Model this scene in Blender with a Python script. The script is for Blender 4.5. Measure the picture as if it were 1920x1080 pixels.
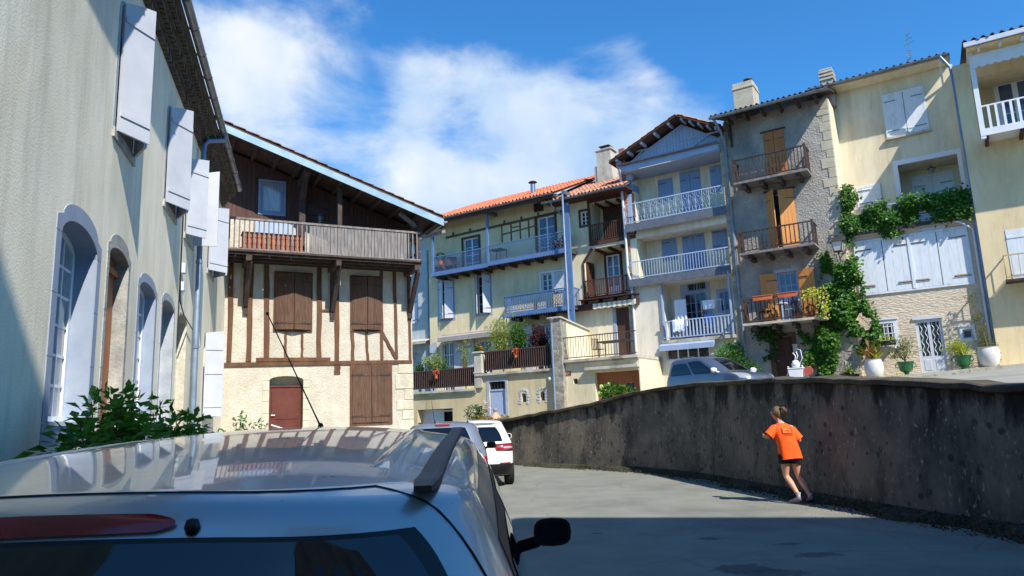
import bpy, bmesh, math, random
from math import sin, cos, pi, radians, atan2, hypot, sqrt, tan
from mathutils import Vector, Matrix
from mathutils.geometry import tessellate_polygon
for o in list(bpy.data.objects): bpy.data.objects.remove(o)
SC = bpy.context.scene
COL = SC.collection
rng = random.Random(7)

# ------------------------------------------------------------ camera
FPX, PITCH, ROLL, EYE = 1330.0, radians(10.2), radians(-2.2), 1.75
cd = bpy.data.cameras.new('camera'); cam = bpy.data.objects.new('camera', cd); COL.objects.link(cam)
cam.matrix_world = Matrix.Translation((0, 0, EYE)) @ Matrix.Rotation(pi/2+PITCH, 4, 'X') @ Matrix.Rotation(ROLL, 4, 'Z')
cd.sensor_width = 36; cd.lens = 36*FPX/1920; cd.clip_start = .05; cd.clip_end = 2000
SC.camera = cam
SC.render.resolution_x = 1920; SC.render.resolution_y = 1080
RM = (Matrix.Rotation(pi/2+PITCH, 3, 'X') @ Matrix.Rotation(ROLL, 3, 'Z'))
def ray(x, y): return RM @ Vector(((x-960)/FPX, -(y-540)/FPX, -1.0))
def onplane(x, y, P, n):
    d = ray(x, y); C = Vector((0, 0, EYE)); t = (Vector(P)-C).dot(n)/d.dot(n); return C+d*t
def onground(x, y, z=0.0):
    d = ray(x, y); t = (z-EYE)/d.z; return Vector((0, 0, EYE))+d*t

# ------------------------------------------------------------ light
SUN_AZ, SUN_EL = radians(-31), radians(45)        # direction the light travels to, elevation
sd = bpy.data.lights.new('sun', 'SUN'); sd.energy = 5.0; sd.angle = radians(.55); sd.color = (1, .945, .85)
sun = bpy.data.objects.new('sun', sd); COL.objects.link(sun)
L = Vector((sin(SUN_AZ)*cos(SUN_EL), cos(SUN_AZ)*cos(SUN_EL), -sin(SUN_EL)))
sun.rotation_euler = L.to_track_quat('-Z', 'Y').to_euler(); sun.location = (20, -20, 40)
W = bpy.data.worlds.new('World'); SC.world = W; W.use_nodes = True
nt = W.node_tree; nt.nodes.clear()
def N(t, ty, **k):
    n = t.nodes.new(ty)
    for a, b in k.items():
        if a.startswith('i_'): n.inputs[a[2:].replace('_', ' ')].default_value = b
        else: setattr(n, a, b)
    return n
def lk(t, a, b): t.links.new(a, b)
sky = N(nt, 'ShaderNodeTexSky', sky_type='NISHITA', sun_disc=False, sun_elevation=SUN_EL, sun_rotation=atan2(-L.x, -L.y), altitude=400, air_density=1.0, dust_density=.35, ozone_density=2.6)
tc = N(nt, 'ShaderNodeTexCoord')
mp = N(nt, 'ShaderNodeMapping'); mp.inputs['Scale'].default_value = (1, 1, 1.9); mp.inputs['Location'].default_value = (6, 6, 3)
lk(nt, tc.outputs['Generated'], mp.inputs['Vector'])
n1 = N(nt, 'ShaderNodeTexNoise'); n1.inputs['Scale'].default_value = 4.0; n1.inputs['Detail'].default_value = 12; n1.inputs['Roughness'].default_value = .58; n1.inputs['Distortion'].default_value = .25
lk(nt, mp.outputs[0], n1.inputs['Vector'])
bdir = ray(700, 330).normalized()
dt = N(nt, 'ShaderNodeVectorMath', operation='DOT_PRODUCT'); dt.inputs[1].default_value = bdir
lk(nt, tc.outputs['Generated'], dt.inputs[0])
m1 = N(nt, 'ShaderNodeMapRange', interpolation_type='SMOOTHSTEP'); m1.inputs['From Min'].default_value = .72; m1.inputs['From Max'].default_value = .90
m1.inputs['To Min'].default_value = -.30; m1.inputs['To Max'].default_value = .16
lk(nt, dt.outputs['Value'], m1.inputs['Value'])
def edge(pa, pb, inside, soft):
    n_ = ray(*pa).cross(ray(*pb)).normalized()
    if n_.dot(ray(*inside)) < 0: n_ = -n_
    d_ = N(nt, 'ShaderNodeVectorMath', operation='DOT_PRODUCT'); d_.inputs[1].default_value = n_; lk(nt, tc.outputs['Generated'], d_.inputs[0])
    r_ = N(nt, 'ShaderNodeMapRange'); r_.inputs['From Min'].default_value = -.03; r_.inputs['From Max'].default_value = soft; r_.inputs['To Min'].default_value = -.26; r_.inputs['To Max'].default_value = .17
    lk(nt, d_.outputs['Value'], r_.inputs['Value']); return r_.outputs[0]
e1_ = edge((380, -60), (1180, 85), (700, 300), .075); e2_ = edge((1130, 60), (1390, 230), (900, 350), .10)
mn1 = N(nt, 'ShaderNodeMath', operation='MINIMUM'); lk(nt, e1_, mn1.inputs[0]); lk(nt, e2_, mn1.inputs[1])
mn2 = N(nt, 'ShaderNodeMath', operation='MINIMUM'); lk(nt, mn1.outputs[0], mn2.inputs[0]); lk(nt, m1.outputs[0], mn2.inputs[1])
dk = N(nt, 'ShaderNodeVectorMath', operation='DOT_PRODUCT'); dk.inputs[1].default_value = ray(1080, 330).normalized(); lk(nt, tc.outputs['Generated'], dk.inputs[0])
rk = N(nt, 'ShaderNodeMapRange', interpolation_type='SMOOTHSTEP'); rk.inputs['From Min'].default_value = .955; rk.inputs['From Max'].default_value = .995; rk.inputs['To Max'].default_value = .17; lk(nt, dk.outputs['Value'], rk.inputs['Value'])
ad0 = N(nt, 'ShaderNodeMath', operation='ADD'); lk(nt, n1.outputs[0], ad0.inputs[0]); lk(nt, rk.outputs[0], ad0.inputs[1])
ad = N(nt, 'ShaderNodeMath', operation='ADD'); lk(nt, ad0.outputs[0], ad.inputs[0]); lk(nt, mn2.outputs[0], ad.inputs[1])
for (hx, hy, c0_, amt) in ((650, 150, .9955, .19), (890, 262, .9975, .17), (1130, 190, .9975, .12), (1000, 40, .990, .14)):      # clear gaps in the cloud
    dh = N(nt, 'ShaderNodeVectorMath', operation='DOT_PRODUCT'); dh.inputs[1].default_value = ray(hx, hy).normalized(); lk(nt, tc.outputs['Generated'], dh.inputs[0])
    rh = N(nt, 'ShaderNodeMapRange', interpolation_type='SMOOTHSTEP'); rh.inputs['From Min'].default_value = c0_; rh.inputs['From Max'].default_value = 1.0; rh.inputs['To Max'].default_value = -amt; lk(nt, dh.outputs['Value'], rh.inputs['Value'])
    a2_ = N(nt, 'ShaderNodeMath', operation='ADD'); lk(nt, ad.outputs[0], a2_.inputs[0]); lk(nt, rh.outputs[0], a2_.inputs[1]); ad = a2_
cr = N(nt, 'ShaderNodeMapRange', interpolation_type='SMOOTHSTEP'); cr.inputs['From Min'].default_value = .41; cr.inputs['From Max'].default_value = .70; cr.inputs['To Max'].default_value = .97
lk(nt, ad.outputs[0], cr.inputs['Value'])
n2 = N(nt, 'ShaderNodeTexNoise'); n2.inputs['Scale'].default_value = 4.6; n2.inputs['Detail'].default_value = 8
mp2 = N(nt, 'ShaderNodeMapping'); mp2.inputs['Location'].default_value = (9.3, 4.1, 1.7); lk(nt, tc.outputs['Generated'], mp2.inputs['Vector']); lk(nt, mp2.outputs[0], n2.inputs['Vector'])
cc = N(nt, 'ShaderNodeValToRGB'); cc.color_ramp.elements[0].position = .38; cc.color_ramp.elements[0].color = (.42, .62, .90, 1); cc.color_ramp.elements[1].position = .66; cc.color_ramp.elements[1].color = (.94, .97, 1, 1)
lk(nt, n2.outputs[0], cc.inputs[0])
cm = N(nt, 'ShaderNodeVectorMath', operation='SCALE'); cm.inputs['Scale'].default_value = 9.4; lk(nt, cc.outputs[0], cm.inputs[0])
hs = N(nt, 'ShaderNodeHueSaturation'); hs.inputs['Saturation'].default_value = 1.1; hs.inputs['Value'].default_value = 1.25; lk(nt, sky.outputs[0], hs.inputs['Color'])
tn = N(nt, 'ShaderNodeMix', data_type='RGBA', blend_type='MULTIPLY'); tn.inputs[0].default_value = 1; tn.inputs[7].default_value = (.55, 1.25, 1.64, 1); lk(nt, hs.outputs[0], tn.inputs[6])
mx = N(nt, 'ShaderNodeMix', data_type='RGBA'); lk(nt, cr.outputs[0], mx.inputs[0]); lk(nt, tn.outputs[2], mx.inputs[6]); lk(nt, cm.outputs[0], mx.inputs[7])
bg = N(nt, 'ShaderNodeBackground'); bg.inputs['Strength'].default_value = .078; lk(nt, mx.outputs[2], bg.inputs['Color'])
wo = N(nt, 'ShaderNodeOutputWorld'); lk(nt, bg.outputs[0], wo.inputs['Surface'])
SC.view_settings.view_transform = 'Standard'; SC.view_settings.look = 'None'; SC.view_settings.exposure = 0.54; SC.view_settings.gamma = 1

# ------------------------------------------------------------ materials
def lin(c):
    return tuple((x/255/12.92 if x/255 <= .04045 else ((x/255+.055)/1.055)**2.4) for x in c[:3])
MATS = {}
def M(name, c, c2=None, rough=.8, vs=2.0, bump=0.0, bs=40, st=(1, 1, 1), metal=0, coat=0, spec=.4, lo=.35, hi=.65, det=6, c3=None, vs3=.6, lo3=.5, hi3=.75, bd=.02, fine=0.0, streak=0.0):
    m = bpy.data.materials.new(name); m.use_nodes = True; t = m.node_tree
    b = t.nodes['Principled BSDF']; c = lin(c)+(1,)
    b.inputs['Roughness'].default_value = rough; b.inputs['Metallic'].default_value = metal
    b.inputs['Specular IOR Level'].default_value = spec; b.inputs['Coat Weight'].default_value = coat; b.inputs['Coat Roughness'].default_value = .03
    b.inputs['Base Color'].default_value = c
    tcn = N(t, 'ShaderNodeTexCoord'); mpn = N(t, 'ShaderNodeMapping'); mpn.inputs['Scale'].default_value = st
    lk(t, tcn.outputs['Object'], mpn.inputs['Vector'])
    outc = None
    if c2:
        n = N(t, 'ShaderNodeTexNoise'); n.inputs['Scale'].default_value = vs; n.inputs['Detail'].default_value = det; n.inputs['Roughness'].default_value = .6
        lk(t, mpn.outputs[0], n.inputs['Vector'])
        r = N(t, 'ShaderNodeValToRGB'); r.color_ramp.elements[0].position = lo; r.color_ramp.elements[1].position = hi
        r.color_ramp.elements[0].color = c; r.color_ramp.elements[1].color = lin(c2)+(1,)
        lk(t, n.outputs[0], r.inputs[0]); outc = r.outputs[0]
    if c3:
        n = N(t, 'ShaderNodeTexNoise'); n.inputs['Scale'].default_value = vs3; n.inputs['Detail'].default_value = 8; n.inputs['Roughness'].default_value = .65
        mq = N(t, 'ShaderNodeMapping'); mq.inputs['Scale'].default_value = (1, 1, .45); mq.inputs['Location'].default_value = (5, 3, 8)
        lk(t, tcn.outputs['Object'], mq.inputs['Vector']); lk(t, mq.outputs[0], n.inputs['Vector'])
        r = N(t, 'ShaderNodeMapRange'); r.inputs['From Min'].default_value = lo3; r.inputs['From Max'].default_value = hi3
        lk(t, n.outputs[0], r.inputs['Value'])
        x = N(t, 'ShaderNodeMix', data_type='RGBA'); lk(t, r.outputs[0], x.inputs[0]); x.inputs[7].default_value = lin(c3)+(1,)
        if outc: lk(t, outc, x.inputs[6])
        else: x.inputs[6].default_value = c
        outc = x.outputs[2]
    if fine and outc:
        n = N(t, 'ShaderNodeTexNoise'); n.inputs['Scale'].default_value = bs*1.3; n.inputs['Detail'].default_value = 2
        lk(t, tcn.outputs['Object'], n.inputs['Vector'])
        r = N(t, 'ShaderNodeMapRange'); r.inputs['From Min'].default_value = .3; r.inputs['From Max'].default_value = .7; r.inputs['To Min'].default_value = 1-fine; r.inputs['To Max'].default_value = 1+fine
        lk(t, n.outputs[0], r.inputs['Value'])
        v = N(t, 'ShaderNodeVectorMath', operation='SCALE'); lk(t, outc, v.inputs[0]); lk(t, r.outputs[0], v.inputs['Scale']); outc = v.outputs[0]
    if streak and outc:
        mq = N(t, 'ShaderNodeMapping'); mq.inputs['Scale'].default_value = (1, 1, .1); mq.inputs['Location'].default_value = (2, 7, 4); lk(t, tcn.outputs['Object'], mq.inputs['Vector'])
        n = N(t, 'ShaderNodeTexNoise'); n.inputs['Scale'].default_value = 4.5; n.inputs['Detail'].default_value = 7; n.inputs['Roughness'].default_value = .7; lk(t, mq.outputs[0], n.inputs['Vector'])
        r = N(t, 'ShaderNodeMapRange'); r.inputs['From Min'].default_value = .48; r.inputs['From Max'].default_value = .72; r.inputs['To Min'].default_value = 1; r.inputs['To Max'].default_value = 1-streak; lk(t, n.outputs[0], r.inputs['Value'])
        v = N(t, 'ShaderNodeVectorMath', operation='SCALE'); lk(t, outc, v.inputs[0]); lk(t, r.outputs[0], v.inputs['Scale']); outc = v.outputs[0]
    if outc: lk(t, outc, b.inputs['Base Color'])
    if bump:
        n = N(t, 'ShaderNodeTexNoise'); n.inputs['Scale'].default_value = bs; n.inputs['Detail'].default_value = 4
        lk(t, mpn.outputs[0], n.inputs['Vector'])
        bu = N(t, 'ShaderNodeBump'); bu.inputs['Strength'].default_value = bump; bu.inputs['Distance'].default_value = bd
        lk(t, n.outputs[0], bu.inputs['Height']); lk(t, bu.outputs[0], b.inputs['Normal'])
    MATS[name] = m; return m
def leafmat(name, a, b_, c_=None, trans=.35, vs=6):
    m = bpy.data.materials.new(name); m.use_nodes = True; t = m.node_tree
    p = t.nodes['Principled BSDF']; p.inputs['Roughness'].default_value = .45; p.inputs['Specular IOR Level'].default_value = .35
    tcn = N(t, 'ShaderNodeTexCoord'); n = N(t, 'ShaderNodeTexNoise'); n.inputs['Scale'].default_value = vs; n.inputs['Detail'].default_value = 5; n.inputs['Roughness'].default_value = .8
    lk(t, tcn.outputs['Object'], n.inputs['Vector'])
    r = N(t, 'ShaderNodeValToRGB'); e = r.color_ramp.elements; e[0].position = .36; e[1].position = .66; e[0].color = lin(a)+(1,); e[1].color = lin(b_)+(1,)
    if c_: q = e.new(.52); q.color = lin(c_)+(1,)
    lk(t, n.outputs[0], r.inputs[0]); lk(t, r.outputs[0], p.inputs['Base Color'])
    tr = N(t, 'ShaderNodeBsdfTranslucent'); lk(t, r.outputs[0], tr.inputs['Color'])
    ms = N(t, 'ShaderNodeMixShader'); ms.inputs[0].default_value = trans
    lk(t, p.outputs[0], ms.inputs[1]); lk(t, tr.outputs[0], ms.inputs[2]); lk(t, ms.outputs[0], t.nodes['Material Output'].inputs['Surface'])
    return m
stuc_b1 = M('pale_stucco', (240, 228, 200), (247, 237, 215), rough=.95, vs=1.3, bump=.27, bs=44, streak=.22, c3=(208, 201, 178), lo3=.46, hi3=.72, fine=.1, bd=.012)
blue_stone = M('blue_grey_surround', (138, 150, 170), (152, 162, 178), rough=.8, vs=3, bump=.1, bs=60)
grey_stone = M('grey_limestone', (150, 150, 146), (182, 180, 172), rough=.9, vs=5, bump=.5, bs=25, c3=(120, 120, 118), fine=.1)
grey_blue_stone = M('grey_stone_surround', (150, 158, 168), (176, 180, 184), rough=.9, vs=4, bump=.3, bs=30)
ochre_stone = M('ochre_limestone', (184, 177, 158), (202, 195, 176), rough=.9, vs=4, bump=.6, bs=14, c3=(165, 158, 135), fine=.1)
white_paint = M('white_paint', (216, 218, 222), (226, 227, 230), rough=.5, vs=3)
shut_white = M('shutter_white_paint', (178, 181, 190), (190, 193, 200), rough=.55, vs=2, c3=(180, 186, 200), lo3=.55)
dark_cornice = M('corbelled_tile', (74, 66, 58), (108, 98, 86), rough=.95, vs=7, bump=.5, bs=30)
zinc = M('zinc', (118, 122, 126), (146, 150, 152), rough=.42, vs=5, metal=.6, spec=.5)
zinc_blue = M('blue_grey_zinc_pipe', (118, 134, 156), (138, 152, 172), rough=.45, vs=4, metal=.35)
plaster_b2 = M('rough_cream_plaster', (180, 172, 156), (195, 188, 173), rough=.97, vs=2.5, bump=.9, bs=16, c3=(166, 156, 136), fine=.09, bd=.03)
timber = M('brown_timber', (80, 54, 38), (106, 74, 52), rough=.85, vs=4, bump=.4, bs=30, st=(1, 1, .35))
timber_dark = M('dark_timber', (54, 43, 40), (80, 66, 60), rough=.85, vs=5, bump=.3, bs=30)
timber_grey = M('weathered_timber', (104, 98, 96), (140, 134, 130), rough=.9, vs=5, bump=.4, bs=30, st=(3, 3, .4))
shut_brown = M('brown_shutter_wood', (74, 52, 40), (104, 78, 60), rough=.8, vs=5, bump=.3, bs=30, st=(6, 6, .5), c3=(70, 46, 34))
red_plank = M('red_brown_planks', (66, 43, 36), (88, 58, 48), rough=.75, vs=4, st=(6, 6, .5), bump=.2)
red_door = M('red_brown_door', (84, 38, 28), (100, 50, 38), rough=.6, vs=3, c3=(88, 36, 24))
lightblue = M('pale_blue_flashing', (118, 146, 164), (146, 172, 188), rough=.45, vs=3, lo=.3, hi=.7)
blue_panel = M('blue_grey_panel', (150, 168, 196), (160, 178, 204), rough=.7)
terra = M('terracotta_brown_box', (150, 86, 60), (176, 110, 78), rough=.85, vs=5)
tile_red = M('red_roof_tile', (182, 92, 62), (206, 126, 92), rough=.9, vs=6, c3=(160, 84, 60), lo3=.55, hi3=.7, vs3=2.2, fine=.12, bs=12)
tile_old = M('old_roof_tile', (164, 108, 86), (184, 136, 110), rough=.9, vs=5, c3=(120, 84, 70), lo3=.48, hi3=.7, vs3=2.4, fine=.12, bs=12)
tile_brown = M('brown_roof_tile', (104, 76, 64), (134, 100, 82), rough=.9, vs=5, c3=(78, 66, 60), vs3=2.4, fine=.12, bs=12)
tile_dark = M('dark_roof_tile', (96, 72, 70), (128, 96, 86), rough=.9, vs=5, c3=(60, 52, 56), vs3=3)
cream_b3 = M('ochre_cream_render', (216, 200, 160), (224, 210, 172), rough=.95, vs=1.2, bump=.25, bs=40, c3=(184, 170, 134), lo3=.47, hi3=.7, fine=.04, streak=.2)
tan_b3 = M('tan_terrace_render', (194, 178, 142), (204, 190, 156), rough=.95, vs=1.2, bump=.25, bs=40, c3=(176, 160, 122), fine=.04, streak=.2)
cream_b4 = M('pale_yellow_render', (220, 210, 180), (227, 218, 190), rough=.95, vs=1.2, bump=.25, bs=40, c3=(194, 180, 146), lo3=.47, hi3=.7, fine=.05, streak=.2)
grey_b2b = M('blue_grey_render', (170, 178, 180), (188, 194, 192), rough=.95, vs=1.5, bump=.3, bs=30, c3=(150, 160, 168), fine=.05, streak=.2)
blue_wood = M('blue_painted_wood', (80, 108, 150), (92, 120, 160), rough=.55, vs=3)
blue_shut = M('slate_blue_shutter', (118, 142, 180), (130, 154, 190), rough=.6, vs=4, st=(5, 5, .5))
pale_blue = M('pale_blue_paint', (140, 158, 186), (154, 170, 196), rough=.6, vs=3, c3=(150, 168, 196))
gable_blue = M('grey_blue_boards', (150, 160, 182), (166, 176, 196), rough=.75, vs=5, st=(5, 5, .5), c3=(128, 138, 160))
dark_fascia = M('slate_fascia', (82, 88, 100), (98, 104, 116), rough=.7, vs=4)
brown_wood = M('dark_brown_wood', (66, 40, 30), (86, 54, 40), rough=.7, vs=4, st=(5, 5, .5))
garage_wood = M('orange_brown_wood', (142, 82, 46), (166, 100, 58), rough=.65, vs=4, st=(6, 6, .5), c3=(120, 68, 40))
orange_wood = M('orange_varnished_wood', (190, 124, 62), (208, 144, 78), rough=.55, vs=4, st=(6, 6, .5))
orange_dull = M('orange_brown_shutter', (170, 100, 50), (190, 118, 62), rough=.6, vs=4, st=(6, 6, .5))
brick = M('brick', (146, 84, 66), (176, 110, 88), rough=.95, vs=14, c3=(120, 100, 90), vs3=5, bump=.8, bs=18)
grey_render = M('rough_grey_render', (150, 143, 134), (172, 164, 154), rough=.97, vs=2.2, bump=1.0, bs=13, c3=(112, 110, 108), lo3=.45, hi3=.72, vs3=.9, fine=.09, bd=.045)
quoin = M('pale_quoin_stone', (170, 160, 140), (190, 180, 160), rough=.95, vs=3, bump=.5, bs=16, c3=(150, 144, 128))
yellow_b7 = M('soft_yellow_render', (220, 208, 180), (227, 216, 190), rough=.95, vs=1, bump=.15, bs=40, c3=(198, 184, 154), lo3=.47, hi3=.7, fine=.05, streak=.2)
trowel = M('trowelled_beige_render', (202, 186, 162), (214, 200, 178), rough=.97, vs=2, bump=.7, bs=6, st=(1, 1, 3.0), c3=(180, 160, 138), fine=.05, bd=.06)
cream_b8 = M('warm_cream_render', (222, 202, 160), (228, 210, 170), rough=.95, vs=1, bump=.15, bs=40, c3=(206, 182, 140), streak=.2)
beige_b5 = M('warm_white_render', (220, 210, 188), (230, 222, 204), rough=.95, vs=1.4, bump=.25, bs=40, c3=(196, 182, 158), lo3=.5, hi3=.7, fine=.04, streak=.2)
shut_old = M('peeling_white_shutter', (206, 212, 218), (222, 226, 230), rough=.7, vs=5, st=(4, 4, .6), c3=(176, 176, 172), lo3=.56, hi3=.72, vs3=2.2)
grey_white = M('off_white_paint', (190, 196, 206), (204, 208, 216), rough=.6, vs=3)
iron = M('dark_iron', (46, 40, 40), (60, 52, 50), rough=.6, vs=6, spec=.4)
iron_brown = M('brown_iron', (74, 58, 56), (92, 72, 66), rough=.6, vs=6)
iron_white = M('pale_blue_iron', (158, 172, 196), (172, 186, 208), rough=.5, vs=4)
black_mesh = M('black_screen', (26, 24, 26), (38, 34, 34), rough=.85, vs=8)
concrete = M('concrete', (176, 170, 156), (192, 186, 172), rough=.95, vs=3, bump=.4, bs=25, c3=(130, 124, 110), lo3=.5, hi3=.7, vs3=1.6, fine=.06)
plank_old = M('old_wall_wood', (90, 66, 50), (120, 92, 70), rough=.9, vs=4)
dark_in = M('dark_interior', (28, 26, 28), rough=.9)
curtain = M('net_curtain', (150, 156, 164), (186, 190, 196), rough=.8, vs=4, st=(14, 14, .4))
glassd = M('window_glass', (26, 32, 40), (44, 50, 60), rough=.06, vs=1.5, spec=.8)
glassb = M('window_glass_pale', (60, 72, 96), (92, 104, 128), rough=.06, vs=1.5, spec=.8)
glasscur = M('glass_before_curtain', (120, 128, 134), (158, 164, 168), rough=.1, vs=3, st=(9, 9, .4), spec=.8)
awn = M('awning_canvas', (150, 142, 140), (164, 156, 152), rough=.9, vs=2)
asphalt = M('asphalt', (118, 119, 110), (131, 132, 122), rough=.93, vs=1.2, bump=.6, bs=85, c3=(100, 100, 96), lo3=.52, hi3=.74, vs3=.45, fine=.34, bd=.012)
def stains(m, spots):
    t = m.node_tree; b = t.nodes['Principled BSDF']; src = b.inputs['Base Color'].links[0].from_socket
    g = N(t, 'ShaderNodeTexCoord'); nzn = N(t, 'ShaderNodeTexNoise'); nzn.inputs['Scale'].default_value = 5; nzn.inputs['Detail'].default_value = 7; nzn.inputs['Roughness'].default_value = .7; lk(t, g.outputs['Object'], nzn.inputs['Vector'])
    for (x, y, rx, ry) in spots:
        mq = N(t, 'ShaderNodeMapping'); mq.inputs['Location'].default_value = (-x/rx, -y/ry, 0); mq.inputs['Scale'].default_value = (1/rx, 1/ry, 1); lk(t, g.outputs['Object'], mq.inputs['Vector'])
        ln = N(t, 'ShaderNodeVectorMath', operation='LENGTH'); lk(t, mq.outputs[0], ln.inputs[0])
        a = N(t, 'ShaderNodeMath', operation='MULTIPLY_ADD'); a.inputs[1].default_value = -.42; lk(t, ln.outputs['Value'], a.inputs[0]); lk(t, nzn.outputs[0], a.inputs[2])
        r = N(t, 'ShaderNodeMapRange'); r.inputs['From Min'].default_value = .13; r.inputs['From Max'].default_value = .2; r.inputs['To Max'].default_value = .7; lk(t, a.outputs[0], r.inputs['Value'])
        x_ = N(t, 'ShaderNodeMix', data_type='RGBA'); lk(t, r.outputs[0], x_.inputs[0]); lk(t, src, x_.inputs[6]); x_.inputs[7].default_value = lin((66, 66, 68))+(1,); src = x_.outputs[2]
    wn_ = N(t, 'ShaderNodeTexNoise'); wn_.inputs['Scale'].default_value = 1.4; wn_.inputs['Detail'].default_value = 6; lk(t, g.outputs['Object'], wn_.inputs['Vector'])
    wm_ = N(t, 'ShaderNodeMix', data_type='VECTOR'); wm_.inputs[0].default_value = .35; lk(t, g.outputs['Object'], wm_.inputs[4]); lk(t, wn_.outputs['Color'], wm_.inputs[5])
    vc = N(t, 'ShaderNodeTexVoronoi', feature='DISTANCE_TO_EDGE'); vc.inputs['Scale'].default_value = .62; lk(t, wm_.outputs[1], vc.inputs['Vector'])
    rc = N(t, 'ShaderNodeMapRange'); rc.inputs['From Min'].default_value = .004; rc.inputs['From Max'].default_value = .012; rc.inputs['To Min'].default_value = .28; rc.inputs['To Max'].default_value = 0; lk(t, vc.outputs['Distance'], rc.inputs['Value'])
    sl = N(t, 'ShaderNodeTexNoise'); sl.inputs['Scale'].default_value = .5; lk(t, g.outputs['Object'], sl.inputs['Vector']); sr = N(t, 'ShaderNodeMapRange'); sr.inputs['From Min'].default_value = .45; sr.inputs['From Max'].default_value = .6; lk(t, sl.outputs[0], sr.inputs['Value'])
    ml_ = N(t, 'ShaderNodeMath', operation='MULTIPLY'); lk(t, rc.outputs[0], ml_.inputs[0]); lk(t, sr.outputs[0], ml_.inputs[1])
    x_ = N(t, 'ShaderNodeMix', data_type='RGBA'); lk(t, ml_.outputs[0], x_.inputs[0]); lk(t, src, x_.inputs[6]); x_.inputs[7].default_value = lin((70, 70, 66))+(1,); src = x_.outputs[2]
    lk(t, src, b.inputs['Base Color'])
stains(asphalt, [tuple(onground(px, py))[:2]+(rx, ry) for px, py, rx, ry in ((1395, 1066, .42, .28), (1450, 1074, .4, .2), (1530, 1040, .36, .16), (1330, 1010, .2, .14), (1480, 1020, .2, .1), (1120, 1000, .1, .06))])
upper_asph = M('upper_street_asphalt', (138, 136, 130), (156, 154, 146), rough=.95, vs=1.4, bump=.4, bs=60, c3=(118, 116, 106), fine=.12)
earth = M('earth', (96, 88, 70), (120, 110, 88), rough=1, vs=2)
moss = M('moss_and_grit', (40, 40, 26), (64, 62, 42), rough=1, vs=7, bump=1, bs=30, c3=(84, 80, 70), vs3=9, lo3=.55, hi3=.65)
terracotta = M('terracotta', (178, 86, 52), (196, 104, 68), rough=.8, vs=5)
glaze_green = M('green_glaze', (20, 84, 46), (32, 104, 58), rough=.25, vs=4, coat=.4)
pot_white = M('white_pot', (200, 200, 200), (216, 214, 212), rough=.7, vs=3, c3=(176, 172, 168))
soil = M('soil', (50, 40, 30), rough=1)
stem_m = M('stem', (84, 74, 46), (104, 96, 60), rough=.8)
plastic_black = M('black_plastic', (22, 23, 25), rough=.45, spec=.4)
rubber = M('rubber', (24, 24, 25), rough=.85)
rail_black = M('black_roof_rail', (34, 36, 42), rough=.5, spec=.5)
alloy = M('alloy', (170, 172, 176), rough=.3, metal=.9)
red_lens = M('red_lens', (128, 14, 18), (158, 22, 24), rough=.12, coat=.6, vs=9)
lens_white = M('clear_lens', (190, 194, 196), rough=.15, metal=.5)
mirror = M('mirror_glass', (40, 44, 50), rough=.03, metal=.9)
carglass = M('tinted_car_glass', (10, 12, 16), rough=.03, spec=.6, coat=.3)
G_vine = leafmat('vine_leaf', (34, 76, 22), (116, 150, 50), (64, 112, 34))
G_dark = leafmat('dark_green_leaf', (24, 58, 20), (74, 122, 42), (44, 90, 30), vs=3)
G_bush = leafmat('shrub_leaf', (50, 98, 32), (142, 188, 66), (80, 136, 44), vs=3, trans=.5)
G_yel = leafmat('yellow_green_leaf', (140, 150, 40), (206, 206, 76), (172, 182, 56))
G_bamboo = leafmat('bamboo_leaf', (120, 138, 50), (178, 184, 84), (146, 162, 64))
G_olive = leafmat('olive_leaf', (96, 104, 50), (140, 140, 74), (118, 122, 60))
G_red = leafmat('burgundy_leaf', (62, 24, 30), (110, 44, 44), (84, 32, 34))
G_rust = leafmat('rusty_leaf', (130, 84, 50), (176, 150, 72), (150, 120, 56), vs=8)
G_orange = leafmat('red_petal', (214, 60, 30), (240, 96, 50), trans=.2)
G_pink = leafmat('pale_petal', (226, 190, 186), (244, 228, 220), trans=.2)
G_strap = leafmat('strap_leaf', (120, 70, 40), (150, 130, 60), (130, 96, 48))
G_agave = leafmat('variegated_leaf', (90, 124, 84), (216, 210, 120), (150, 164, 90), vs=9)
G_cactus = M('cactus_skin', (140, 170, 84), (160, 188, 100), rough=.6, vs=6)

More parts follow.
